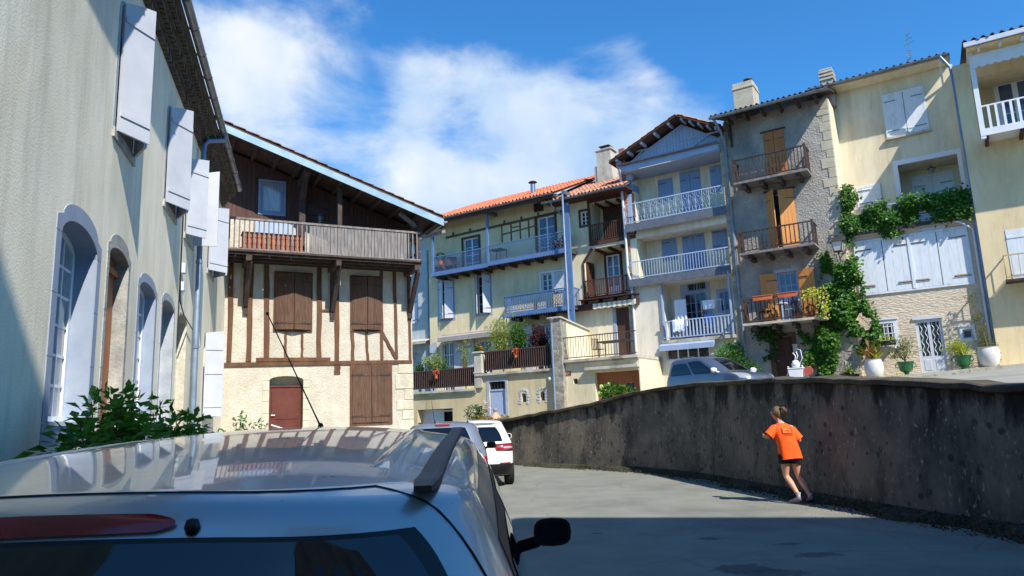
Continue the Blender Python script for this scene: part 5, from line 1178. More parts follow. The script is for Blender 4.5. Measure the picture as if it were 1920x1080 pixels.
# roof slopes run back from the gable, with visible purlins
for (a, za, b_, zb_) in ((uap, zap, -.42, zel-.03), (uap, zap, w5+.25, zer-.03)):
    A = (0, 6.6, 0); O = (b_, -.62, zb_)
    tiles(H5.root, O, A, (a-b_, 0, za-zb_), tile_old, pitch=.2, course=.36, name='roof', slab=brown_wood, h=.045)
mb = MB()
for f in (.12, .32, .52, .72, .9):
    x = uap+(-.4-uap)*f; z = zap+(zel-zap)*f; mb.box(x-.05, x+.05, -.56, .04, z-.16, z-.03)
    x = uap+(w5+.2-uap)*f; z = zap+(zer-zap)*f; mb.box(x-.05, x+.05, -.56, .04, z-.16, z-.03)
mb.build('purlin', gable_blue, H5.root)
# cornice gutter + fascia + boarded soffit
gutter(H5, .0, w5+.05, -.5, ztop+.36, .08, mat=dark_fascia)
MB().box(.1, w5, -.42, -.38, ztop+.02, ztop+.3).build('fascia', pale_blue, H5.root)
mb = MB(); y = -.38
mb = MB()
x = .1
while x < w5: mb.box(x+.004, min(x+.096, w5), -.38, LD-.01, ztop-.02+.0, ztop-.003); x += .1
mb.build('soffit', gable_blue, H5.root)
def bshut(xl, xr, yt, yb, z0=None, d=LD, leaves_=1, mat=blue_shut):
    q = H5.r(xl, xr, yt, yb, d); z0 = q[2] if z0 is None else z0; n = leaves_; w = (q[1]-q[0])/n
    MB().prism(rect(q[0]-.06, q[1]+.06, z0-(.06 if z0 > q[2]-.01 else 0), q[3]+.06), d-.035, d-.001, [rect(q[0]+.002, q[1]-.002, z0+.002, q[3]-.002)]).build('shutter_frame', mat, H5.root)
    for k in range(n): shutter(H5.root, q[0]+k*w if k == 0 else q[1], 1 if k == 0 else -1, w-.006, z0+.01, q[3]-.01, d-.005, 0, mat, planks=3)
bshut(1237, 1260, 338, 374); bshut(1279, 1313, 322, 398, zf1, leaves_=2); bshut(1335, 1351, 313, 358)
bshut(1244, 1267, 449, 486); bshut(1283, 1320, 431, 505, zf2, leaves_=2); bshut(1338, 1361, 429, 466)
MB().box(l1[0]+.01, l1[0]+.05, .15, .85, zf1, zf1+2.0).build('side_door', blue_shut, H5.root)
# floors and fascias
for (zf, nm) in ((zf1, 1), (zf2, 2)):
    MB().box(.1, w5, -.28, LD-.01, zf-.1, zf-.0).build('balcony_floor', grey_white, H5.root)
    scallop(H5, .05, w5+.05, zf-.36 if nm == 1 else zf-.34, zf+.02, -.31, dark_fascia, pitch=.12, dep=.05, name='fascia')
    mb = MB(); x = .1
    while x < w5: mb.box(x+.004, min(x+.096, w5), -.28, LD-.011, zf-.125, zf-.101); x += .1
    mb.build('soffit', gable_blue, H5.root)
railing(H5, .12, w5-.02, zf1+.02, H5.z(1283, 361, -.28), -.27, iron_white, style='ornate', rw=.03)
railing(H5, .16, w5-.02, zf2+.02, H5.z(1290, 474, -.28), -.27, iron_white, gap=.125, bw=.017, rw=.03)
# third level
rl0, rl1 = H5.u(1243, 620, -.2), H5.u(1374, 610, -.2)
MB().box(rl0-.05, rl1+.05, -.24, LD-.01, zf3-.14, zf3).build('balcony_floor', concrete, H5.root)
railing(H5, rl0, rl1, zf3+.03, H5.z(1308, 596, -.2), -.2, iron_white, gap=.15, bw=.05, rw=.06)
MB().box(rl1-.04, rl1+.03, -.24, -.17, zf3, zf2-.3).build('post', pale_blue, H5.root)
MB().box(rl0-.02, rl0+.04, -.1, .05, zf3, zf2-.36).build('post', pale_blue, H5.root)
q = H5.r(1285, 1327, 549, 600, LD); q2 = H5.r(1289, 1325, 528, 546, LD); q3 = H5.r(1350, 1369, 546, 583, LD)
wn = window(H5, (q[0], q[1], zf3, q[3]), LD-.05, 4, 4, MATS['slate_blue_shutter'], glassd, fw=.06, panelz=.4)
window(H5, q2, LD-.05, 3, 1, MATS['slate_blue_shutter'], glassd, fw=.05); window(H5, q3, LD-.05, 2, 3, MATS['slate_blue_shutter'], glassd, fw=.06)
MB().prism(rect(q[0]-.16, q[1]+.16, zf3, q2[3]+.12), LD-.04, LD-.002, [rect(q[0]+.01, q[1]-.01, zf3+.001, q[3]-.01), rect(*q2)]).prism(rect(q3[0]-.12, q3[1]+.1, q3[2]-.1, q3[3]+.12), LD-.04, LD-.002, [rect(q3[0]+.01, q3[1]-.01, q3[2]+.01, q3[3]-.01)]).build('window_surround', blue_panel, H5.root)
# lean-to lintel and garage window
gq = H5.r(1238, 1340, 643, 655, -.3)
MB().add([(gq[0], -.02, gq[3]+.14), (gq[1], -.02, gq[3]+.14), (gq[1], -.45, gq[3]-.05), (gq[0], -.45, gq[3]-.05), (gq[0], -.02, gq[3]+.08), (gq[1], -.02, gq[3]+.08), (gq[1], -.45, gq[2]), (gq[0], -.45, gq[2])], [(0,3,2,1),(4,5,6,7),(3,7,6,2),(0,4,7,3),(1,2,6,5)]).build('canopy', pale_blue, H5.root)
g2 = H5.r(1251, 1331, 652, 673); window(H5, (gw5[0]+.002, gw5[1]-.002, g2[2], gw5[3]-.002), .05, 4, 1, white_paint, glassd, fw=.05, mw=.06, split=False)
MB().box(gw5[0], gw5[1], .0, .14, gw5[2], g2[2]-.002).build('garage_door', white_paint, H5.root)
pipe(H5, [(-.05, -.3, zel-.3), (-.05, -.18, zel-.9), (-.02, -.16, zf1), (-.02, -.16, zf2+.4), (.12, -.16, zf2-.1), (.12, -.16, 1.5)], .06, mat=grey_white, collars=[(-.02, -.16, zf1+.9), (.12, -.16, 4.2)])
MB().lathe([(.07, -.25), (.12, -.1), (.13, 0), (.16, .02), (.16, .05)], (-.05, -.3, zel-.1), 12).build('rain_head', zinc, H5.root)

# ---- H6 grey house
H6 = rowfac(1366, -.0, 'grey_house', 'tall rough grey rendered house with wooden balconies, orange shutters and a stone chimney')
o6 = H6.u(1369, 470); w6 = H6.u(1577, 400)
zt6 = H6.z(1465, 192, -.6)
sl6 = (H6.z(1575, 162, -.8)-H6.z(1358, 222, -.8))/(H6.u(1575, 162, -.8)-H6.u(1358, 222, -.8))
zt6a = H6.z(1370, 219, -.8); zt6b = H6.z(1575, 161, -.8); zt6 = (zt6a+zt6b)/2
t6 = H6.r(1436, 1471, 247, 322); m6 = H6.r(1442, 1493, 357, 468); g6 = H6.r(1461, 1499, 509, 605); dr6 = H6.r(1452, 1489, 631, 712)
zq1 = H6.z(1440, 330, -.9); zq2 = H6.z(1452, 466, -.9); zq3 = H6.z(1470, 600, -.95)
t6 = (t6[0], t6[1], zq1, t6[3]); m6 = (m6[0], m6[1], zq2, m6[3]); g6 = (g6[0], g6[1], zq3, g6[3]); dr6 = (dr6[0], dr6[1], 2.5, dr6[3])
shell(H6, rect(o6+.2, w6, .8, zt6+.1), [(rect(*t6), .12, True), (rect(*m6), .2, False), (rect(*g6), .18, False), (rect(*dr6), .25, True)], 8, grey_render)
mb = MB(); R8 = random.Random(21); z = 1.0; k = 0
while z < zt6: h = R8.uniform(.24, .42); w = R8.uniform(.22, .34) if k % 2 else R8.uniform(.4, .55); mb.box(w6-w, w6+.012, -.012-R8.uniform(0, .01), .6, z+.006, z+h-.006); z += h; k += 1
mb.build('corner_stone', quoin, H6.root, bevel=.012)
MB().box(w6+.013, w6+.04, .02, 4, 1, zt6).build('side_render', yellow_b7, H6.root)
frame(H6, t6, .05, -.02, .01, orange_dull)
w = (t6[1]-t6[0])/2
for s_ in (1, -1): shutter(H6.root, t6[0] if s_ > 0 else t6[1], s_, w-.004, t6[2], t6[3], .0, 2, orange_dull, planks=3)
MB().box(t6[0]-.15, t6[1]+.12, -.05, -.0, t6[3]+.05, t6[3]+.11).build('lintel', timber_dark, H6.root)
window(H6, m6, .14, 2, 4, timber_dark, glassd, fw=.07)
w = (m6[1]-m6[0])/2
shutter(H6.root, m6[0], 1, w, m6[2], m6[3], -.005, 48, orange_wood, planks=3, label='orange wooden shutter swung half open'); shutter(H6.root, m6[1], -1, w*1.15, m6[2], m6[3], -.005, 22, orange_wood, planks=4)
MB().box(m6[0]-.1, m6[1]+.1, -.05, 0, m6[3]+.01, m6[3]+.08).build('lintel', timber_dark, H6.root)
window(H6, g6, .12, 3, 4, MATS['blue_grey_panel'], glassb, fw=.07, panelz=.0, split=False)
frame(H6, g6, .13, -.02, -.001, MATS['grey_stone_surround'], 'window_surround')
q = H6.r(1431, 1455, 510, 600); shutter(H6.root, g6[0]-.04, -1, .62, g6[2]+.02, g6[3], -.03, 8, orange_wood, planks=4, z_brace=True)
shutter(H6.root, g6[1]+.05, 1, .62, g6[2]+.02, g6[3]+.02, -.03, 10, orange_wood, planks=4, z_brace=True)
dd6 = door(H6, dr6, .18, MATS['dark_brown_wood'], cols=1, rows=3); MB().box(dr6[0]-.14, dr6[0], -.03, .1, 2.5, dr6[3]+.14).box(dr6[1], dr6[1]+.14, -.03, .1, 2.5, dr6[3]+.14).box(dr6[0], dr6[1], -.029, .1, dr6[3]+.003, dr6[3]+.14).build('door_frame', shut_brown, dd6)
MB().box(dr6[1]+.02, dr6[1]+.19, -.12, -.031, 3.75, 4.05).box(dr6[1]+.0, dr6[1]+.21, -.14, -.031, 4.051, 4.09).build('mailbox', concrete, H6.root)
for (xa, xb, zf, yt, d_, mt, gp) in ((1372, 1509, zq1, (1440, 286), -.85, timber_dark, .13), (1383, 1523, zq2, (1450, 425), -.9, timber_dark, .16), (1390, 1541, zq3, (1465, 553), -.95, timber_dark, .17)):
    u0 = H6.u(xa, yt[1], d_); u1 = H6.u(xb, yt[1], d_); zr_ = H6.z(yt[0], yt[1], d_)
    MB().box(u0-.03, u1+.03, d_-.08, 0, zf-.09, zf).build('balcony_floor', timber_grey if zf != zq3 else concrete, H6.root)
    joists(H6, u0, u1, d_+.0, 0, zf-.091, .2, .14, 4, timber_dark)
    railing(H6, u0, u1, zf+.02, zr_, d_, mt, gap=gp, bw=.035, yb=0, rw=.07, posts=(u0, u1))
H6b = (H6.u(1390, 553, -.95), H6.u(1541, 553, -.95), zq3)
tiles(H6.root, (o6-.05, -1.05, zt6+.02), (w6-o6+.25, 0, 0), (0, 6, 6*tan(radians(17))), tile_dark, pitch=.21, course=.38, name='roof', slab=timber_dark)
gutter(H6, o6-.05, w6+.2, -1.14, zt6-.02, .09)
joists(H6, o6+.25, w6, -.95, 0, zt6+.0, .12, .1, 6, timber_dark, name='rafter')
x = o6+.22; pipe(H6, [(x-.1, -1.1, zt6-.1), (x-.02, -.5, zt6-.45), (x, -.1, zt6-.9), (x, -.1, 2.2)], .055, mat=zinc_blue, collars=[(x, -.1, z) for z in (10, 7.5, 5)])
MB().beam((o6+.5, -.9, zt6-.05), (o6+.5, -.03, zt6-.95), .08, .08, up=(1, 0, 0)).box(o6+.46, o6+.54, -.1, 0, zt6-1.1, zt6-.1).build('bracket', timber_dark, H6.root)
q = H6.r(1377, 1416, 158, 200, .6); ch6 = MB().box(q[0], q[1], .3, 1.3, zt6+.1, q[3]).box(q[0]-.03, q[1]+.03, .27, 1.33, q[3]-.3, q[3]-.2).build('chimney', quoin, H6.root, bevel=.02)
cx = (q[0]+q[1])/2+.15; MB().lathe([(.12, 0), (.1, .22)], (cx, .8, q[3]), 10).lathe([(.2, .22), (.2, .26), (.02, .34)], (cx, .8, q[3]), 10).build('chimney_pot', iron, ch6)
q = H6.r(1539, 1561, 128, 158, 1.4); ch7 = MB().box(q[0], q[1], 1.2, 1.9, zt6+.2, q[2]+.1); zz = q[2]+.1
for k in range(3): ch7.box(q[0]-.05, q[1]+.05, 1.15, 1.95, zz+.02+k*.16, zz+.1+k*.16); ch7.box(q[0]+.05, q[1]-.05, 1.25, 1.85, zz+k*.16-.06, zz+.02+k*.16)
ch7.box(q[0]-.02, q[1]+.02, 1.18, 1.92, zz+.46, zz+.52).build('chimney', concrete, H6.root)

# ---- H7 soft yellow house
D7 = 1.5
H7 = rowfac(1577, .25, 'yellow_house', 'soft yellow house with a vine-hung terrace above large white shutters and a glazed door')
w7 = H7.u(1856, 550)
zt7 = H7.z(1700, 132, D7-.5); zL = H7.z(1710, 424, -.05)
bs7 = H7.r(1608, 1818, 441, 541); wg = H7.r(1648, 1677, 606, 645); dd = H7.r(1722, 1772, 598, 700); ww = H7.r(1805, 1824, 617, 634)
dd = (dd[0], dd[1], H7.z(1750, 700), dd[3])
shell(H7, rect(-.1, w7, .8, zL-.1), [(rect(*bs7), .1, True), (rect(*wg), .22, False), (rect(*dd), .14, True), (rect(*ww), .25, False)], 8, trowel)
# big shutters: pale frame and two pairs of planked leaves
frame(H7, bs7, .07, -.05, -.001, shut_old)
n4 = (bs7[1]-bs7[0])/4
for k in range(4):
    a = bs7[0]+k*n4
    shutter(H7.root, a if k % 2 == 0 else a+n4, 1 if k % 2 == 0 else -1, n4-.01, bs7[2]+.01, bs7[3]-.01, -.005, 0, shut_old, planks=3, battens=0, hinge=True)
c7 = (bs7[0]+bs7[1])/2; MB().box(c7-.05, c7+.05, -.065, -.0, bs7[2], bs7[3]).build('shutter_stile', shut_old, H7.root)
mb = MB()
for k, f in ((0, .1), (1, .9), (2, .12), (3, .86)):
    for zz in (bs7[2]+.3, bs7[3]-.3):
        x = bs7[0]+(k+(.05 if k % 2 == 0 else .45))*n4; mb.box(x, x+n4*.5, -.058, -.045, zz-.02, zz+.02)
mb.build('hinge_strap', M('rust_stained_strap', (176, 168, 158), (190, 160, 130), rough=.7, vs=3), H7.root)
pq = H7.r(1728, 1772, 424, 436); MB().box(pq[0], pq[1], -.02, .0, pq[2], pq[3]).build('repair_panel', grey_white, H7.root)
window(H7, wg, .16, 2, 2, white_paint, glassd, fw=.05); frame(H7, wg, .13, -.015, .16, white_paint, 'window_surround')
MB().box(wg[0]-.2, wg[1]+.2, -.06, -.016, wg[2]-.18, wg[2]-.131).box(wg[0]-.18, wg[1]+.18, -.05, -.016, wg[3]+.131, wg[3]+.18).build('window_sill', white_paint, H7.root)
mb = MB()
for i in range(4): x = wg[0]+(wg[1]-wg[0])*(i+.5)/4; mb.box(x-.014, x+.014, -.02, .0, wg[2]-.02, wg[3]-.05)
for j in range(3): z = wg[2]+(wg[3]-wg[2])*(j+.5)/3; mb.box(wg[0]-.05, wg[1]+.05, -.025, -.01, z-.014, z+.014)
mb.build('window_grille', white_paint, H7.root)
do7 = MB().prism(rect(*dd), .04, .09, [rect(dd[0]+.09, (dd[0]+dd[1])/2-.05, dd[2]+.62, dd[3]-.1), rect((dd[0]+dd[1])/2+.05, dd[1]-.09, dd[2]+.62, dd[3]-.1)]).box(dd[0]+.12, (dd[0]+dd[1])/2-.07, .03, .045, dd[2]+.12, dd[2]+.5).box((dd[0]+dd[1])/2+.07, dd[1]-.12, .03, .045, dd[2]+.12, dd[2]+.5).build('door', grey_white, H7.root, bevel=.005)
MB().sheet([rect(dd[0]+.05, dd[1]-.05, dd[2]+.6, dd[3]-.05)], .08).build('pane', M('door_glass', (54, 64, 66), (74, 84, 84), rough=.15, vs=3), do7)
mb = MB()
for c_ in ((dd[0]+.09+(dd[0]+dd[1])/2-.05)/2, ((dd[0]+dd[1])/2+.05+dd[1]-.09)/2):
    for o_ in (-.07, .07):
        zz0, zz1 = dd[2]+.62, dd[3]-.1; mb.tube([(c_+o_+.03*sin(k/26*2*pi*4), .055, zz0+(zz1-zz0)*k/26) for k in range(27)], .011, 5)
mb.build('wavy_bars', white_paint, do7)
MB().box(dd[0]-.08, dd[1]+.06, -.05, -.0, dd[3]+.01, dd[3]+.1).build('lintel', grey_white, H7.root)
MB().box(dd[0]-.1, dd[1]+.1, -.3, .0, 2.3, dd[2]-.005).build('step', concrete, H7.root)
window(H7, ww, .2, 1, 1, grey_white, glassb, fw=.05); frame(H7, ww, .1, -.015, .2, white_paint, 'window_surround')
MB().box(ww[0]-.16, ww[1]+.14, -.05, -.016, ww[3]+.1, ww[3]+.14).build('window_sill', white_paint, H7.root)
# terrace over it
MB().box(-.1, w7-.15, -.16, D7, zL-.1, zL).build('terrace_slab', concrete, H7.root)
MB().box(-.1, w7-.2, -.22, -.12, zL-.06, zL+.05).build('terrace_edge', MATS['dark_iron'], H7.root)
mb = MB(); R9 = random.Random(31)
MB().box(-.05, w7-.25, -.1, -.02, zL+.05, zL+.11).build('edge_tiles', terra, H7.root)
pr = H7.u(1800, 390, 0); MB().box(pr-.02, w7-.12, -.1, D7, zL, zL+.98).build('parapet', M('mottled_parapet', (176, 172, 160), (200, 196, 184), rough=1, vs=3, c3=(110, 110, 108), vs3=2, bump=.3), H7.root)
railing(H7, .1, pr, zL+.12, zL+1.0, -.05, MATS['pale_blue_iron'], style='ornate', rw=.03)
# upper part, set back
po = H7.r(1688, 1824, 296, 398, D7); po = (po[0], w7-.3, zL, po[3]); q1 = H7.r(1661, 1734, 172, 251, D7); q2 = H7.r(1611, 1649, 351, 384, D7)
mb = MB(); out = rect(-.1, w7, zL, zt7); 
mb.sheet([out, rect(*q1), rect(*q2), rect(*po)], D7); mb.rim(out, D7, 8); mb.sheet([out], 8, flip=True)
mb.rim(rect(*q1), D7, D7+.1, out=False); mb.rim(rect(*q2), D7, D7+.1, out=False); mb.rim(rect(*po), D7, D7+1.3, out=False); mb.sheet([rect(*po)], D7+1.3)
mb.build('upper_wall', yellow_b7, H7.root)
mb = MB(); mb.prism([(po[0]-.16, po[2]), (po[0], po[2]), (po[0], po[3]), (po[1], po[3]), (po[1], po[2]), (po[1]+.14, po[2]), (po[1]+.14, po[3]+.2), (po[0]-.16, po[3]+.2)], D7-.03, D7+.03); mb.build('porch_frame', white_paint, H7.root)
for q, n_ in ((q1, 2), (q2, 1)):
    w = (q[1]-q[0])/n_
    for k in range(n_): shutter(H7.root, q[0] if k == 0 else q[1], 1 if k == 0 else -1, w-.006, q[2]+.005, q[3]-.005, D7-.0, 0 if n_ > 1 else 0, shut_old, planks=1)
    MB().prism(rect(q[0]-.08, q[1]+.08, q[2]-.08, q[3]+.08), D7-.04, D7-.001, [rect(q[0]+.002, q[1]-.002, q[2]+.002, q[3]-.002)]).build('window_surround', shut_old, H7.root)
    MB().box(q[0]-.14, q[1]+.14, D7-.14, D7-.041, q[2]-.13, q[2]-.05).build('window_sill', concrete, H7.root)
q = H7.r(1715, 1787, 328, 380, D7+1.3); w = (q[1]-q[0])/2
for k in range(2): shutter(H7.root, q[0] if k == 0 else q[1], 1 if k == 0 else -1, w-.006, zL, q[3], D7+1.29, 0, shut_old, planks=1)
MB().prism(rect(q[0]-.07, q[1]+.07, zL, q[3]+.07), D7+1.25, D7+1.298, [rect(q[0]+.002, q[1]-.002, zL+.002, q[3]-.002)]).build('shutter_frame', shut_old, H7.root)
tiles(H7.root, (.05, D7-.85, zt7+.08), (w7-.1, 0, 0), (0, 6, 6*tan(radians(15))), tile_dark, pitch=.24, course=.38, name='roof', slab=timber_dark, h=.06)
gutter(H7, .05, w7-.05, D7-.93, zt7+.08, .08)
MB().box(.05, w7-.1, D7-.82, D7-.01, zt7-.02, zt7+.06).build('soffit', yellow_b7, H7.root)
m_ = MB(); m_.beam((w7-.4, D7-.78, zt7), (w7-.4, D7-.04, zt7-.8), .07, .07, up=(1, 0, 0)); m_.build('bracket', white_paint, H7.root)
x = w7-.08; pipe(H7, [(x-.3, D7-1.0, zt7), (x-.02, .6, zt7-.5), (x, -.12, zt7-1.2), (x, -.12, zL+.2), (x, -.12, 3.0)], .06, mat=zinc_blue, collars=[(x, -.12, z) for z in (8.5, 6.3, 4.6)])
pipe(H7, [(w7-.7, -.2, zL-.1), (w7-.55, -.2, zL-.15), (x-.12, -.13, zL-.45), (x-.13, -.12, 3.0)], .04, mat=grey_white)
# TV aerial
a = onplane(1710, 120, H7.P+H7.Y*3.2, H7.Y); o = empty('tv_aerial', tuple(a-Vector((0, 0, 0))), RA, 'thin television aerial mast standing on the dark tiled roof of the yellow house', 'aerial')
hT = (120-42)/1330*29
mb = MB().tube([(0, 0, -1.2), (-.02, 0, hT)], .014, 6)
mb.build('mast', zinc, o)
mb = MB()
for z, w_ in ((hT-.35, .1), (hT-.55, .14), (hT-.75, .2)): mb.tube([(-w_, 0, z-.05), (w_, 0, z+.05)], .01, 4)
mb.tube([(0, 0, hT-.5), (.0, -.5, hT-.55)], .008, 4)
for k in range(5): mb.tube([(-.18, .05-.1*k, .28+.06*k), (.05, .05-.1*k, .2+.06*k)], .008, 4)
mb.tube([(-.2, 0, .5), (.02, 0, .22)], .012, 4); mb.tube([(-.2, 0, .15), (0, 0, .3)], .012, 4); mb.build('aerial_rods', zinc, o)

# ---- H8 cream house at the right edge
H8 = rowfac(1857, -.05, 'cream_house', 'warm cream house at the right edge with a white slatted balcony and scalloped white valance')
o8 = H8.u(1832, 300, -.0)
BQ = -1.0; z8b = H8.z(1880, 240, BQ); z8t = H8.z(1880, 190, BQ); z8v = H8.z(1870, 118, BQ-.1); z8e = H8.z(1850, 78, BQ-.4); z8c = H8.z(1890, 524, -.6); z8r = H8.z(1890, 477, -.6); o8b = H8.u(1838, 240, BQ)
lg8 = (o8+.2, 7.4, z8b, z8v+.1)
W8 = H8.r(1866, 1925, 150, 222, 1.4); w8a = H8.r(1887, 1915, 430, 473); 
lg8c = (o8+.05+.2, 7.4, z8c, z8b-.3)
shell(H8, rect(o8-.3, 8, .8, z8e), [(rect(*lg8), 1.4, True), (rect(w8a[0], w8a[1]+.35, z8c, w8a[3]), .15, True)], 8, cream_b8)
window(H8, (W8[0], W8[0]+1.25, z8b, W8[3]), 1.36, 2, 2, white_paint, glassb, fw=.14, mw=.04)
MB().box(o8b-.02, o8b+.13, BQ-.06, BQ+.06, z8b-.25, z8e-.05).build('corner_post', white_paint, H8.root)
railing(H8, o8b+.1, 7.4, z8b+.02, z8t, BQ, white_paint, gap=.21, bw=.075, rw=.07)
MB().box(o8b, 7.4, BQ-.04, 1.38, z8b-.1, z8b).box(o8b-.02, 7.45, BQ-.07, BQ-.041, z8b-.16, z8b+.08).build('balcony_floor', white_paint, H8.root)
scallop(H8, o8b, 7.4, z8v-.0, z8e-.25, BQ-.12, white_paint, pitch=.24, dep=.07)
MB().box(o8b-.05, 7.6, BQ-.5, .2, z8e-.1, z8e).build('soffit', cream_b8, H8.root)
for i in range(8): x = o8b+.3+i*.62; MB().box(x-.04, x+.04, BQ-.48, BQ-.13, z8e-.2, z8e-.101).build('rafter_end', white_paint, H8.root)
MB().box(o8b+.1, o8b+.2, BQ, 0, z8b-.25, z8b-.101).box(o8b+1.1, o8b+1.2, BQ, 0, z8b-.25, z8b-.101).box(o8b+2.1, o8b+2.2, BQ, 0, z8b-.25, z8b-.101).build('joists', brown_wood, H8.root)
tiles(H8.root, (o8b-.15, BQ-.62, z8e+.04), (7.5, 0, 0), (0, 6, 6*tan(radians(14))), tile_dark, pitch=.27, course=.38, name='roof', slab=timber_dark, h=.07)
MB().box(o8b-.12, 7.4, BQ-.66, BQ-.6, z8e-.1, z8e+.06).build('fascia', grey_white, H8.root)
MB().box(o8+.25, 7.4, -.65, 0, z8c-.08, z8c).build('balcony_floor', timber_dark, H8.root)
railing(H8, o8+.28, 7.4, z8c+.02, z8r, -.6, M('beige_rail', (176, 156, 110), (190, 170, 120), rough=.6), gap=.2, bw=.02, rw=.03, yb=0)
shutter(H8.root, w8a[0], 1, (w8a[1]-w8a[0]+.35), z8c+.02, w8a[3], .02, 0, shut_old, planks=1, hinge=False)
# big house behind the viewer whose shadow falls over the near road and the first bays
HB = Fac((0, 0, 0), 0, 'tall_house', 'tall plain rendered house standing on the right behind the viewer')
mb = MB(); pl = [(2.6, -5.6), (2.8, -5.26), (8.24, -.84), (13.39, -2.2), (30, -6.6), (30, -17), (2.3, -17)]; H_ = 16
mb.add([(x, y, 0) for x, y in pl]+[(x, y, H_) for x, y in pl], [tuple(range(6, -1, -1)), tuple(range(7, 14))]+[(i, (i+1) % 7, (i+1) % 7+7, i+7) for i in range(7)])
mb.build('wall', grey_render, HB.root)
mb = MB()
for i in range(3):
    for j in range(4): 
        x = 3.6+i*1.5; y = -5.26+(x-2.8)*.8125; d_ = Vector((1, .838, 0)).normalized(); nn = Vector((-.642, .766, 0)); p = Vector((x, y, 2+j*3.4))+nn*.01
        mb.add([tuple(p), tuple(p+d_*.9), tuple(p+d_*.9+Vector((0, 0, 1.5))), tuple(p+Vector((0, 0, 1.5)))], [(0, 1, 2, 3)])
mb.build('shutter', blue_shut, HB.root)
HC = Fac((0, -19, 0), 0, 'sky_blocker_house', 'plain rendered block added out of view behind the viewer to cut sky light')  # unseen house block, added to screen off sky and darken the shaded areas
MB().box(-16, 3, -8, 0, 0, 11).build('wall', beige_b5, HC.root); MB().prism([(-16.4, 11), (3.4, 11), (3.4, 11.2), (-16.4, 11.2)], -8.6, .6).build('roof', tile_old, HC.root)
# ============================================================ CARS
def paint(name, c, metal=.75, rough=.3, dust=.0):
    m = M(name, c, tuple(min(255, x+6) for x in c), rough=rough, vs=1.5, metal=metal, coat=.8, spec=.5)
    return m
silver = paint('silver_paint', (176, 177, 176), .6, .34); 
def dusty(m, lo, hi, c):
    t = m.node_tree; b = t.nodes['Principled BSDF']; g = N(t, 'ShaderNodeTexCoord'); n = N(t, 'ShaderNodeTexNoise'); n.inputs['Scale'].default_value = 3.2; n.inputs['Detail'].default_value = 8; n.inputs['Roughness'].default_value = .7; lk(t, g.outputs['Object'], n.inputs['Vector'])
    r = N(t, 'ShaderNodeMapRange'); r.inputs['From Min'].default_value = .35; r.inputs['From Max'].default_value = .68; r.inputs['To Min'].default_value = lo; r.inputs['To Max'].default_value = hi; lk(t, n.outputs[0], r.inputs['Value']); lk(t, r.outputs[0], b.inputs['Roughness'])
    n2_ = N(t, 'ShaderNodeTexNoise'); n2_.inputs['Scale'].default_value = 60; n2_.inputs['Detail'].default_value = 2; lk(t, g.outputs['Object'], n2_.inputs['Vector']); r2 = N(t, 'ShaderNodeMapRange'); r2.inputs['From Min'].default_value = .70; r2.inputs['From Max'].default_value = .76; lk(t, n2_.outputs[0], r2.inputs['Value'])
    src = b.inputs['Base Color'].links[0].from_socket; x = N(t, 'ShaderNodeMix', data_type='RGBA'); lk(t, r2.outputs[0], x.inputs[0]); lk(t, src, x.inputs[6]); x.inputs[7].default_value = lin(c)+(1,); lk(t, x.outputs[2], b.inputs['Base Color'])
    r3 = N(t, 'ShaderNodeMapRange'); r3.inputs['From Min'].default_value = .35; r3.inputs['From Max'].default_value = .68; r3.inputs['To Min'].default_value = .01; r3.inputs['To Max'].default_value = .07; lk(t, n.outputs[0], r3.inputs['Value']); lk(t, r3.outputs[0], b.inputs['Coat Roughness'])
dusty(silver, .26, .48, (96, 92, 84)); silver2 = paint('pale_silver_paint', (150, 156, 164), .6, .3); whitep = paint('white_car_paint', (226, 228, 230), 0, .4); vanp = paint('blue_silver_paint', (84, 98, 122), .45, .35)
def crm(a, b, c, d, t): return .5*(2*b+(c-a)*t+(2*a-5*b+4*c-d)*t*t+(3*b-a-3*c+d)*t**3)
def arcz(y): t = max(0, min(1, (y+.08)/1.95)); return 1-(1-t)**2
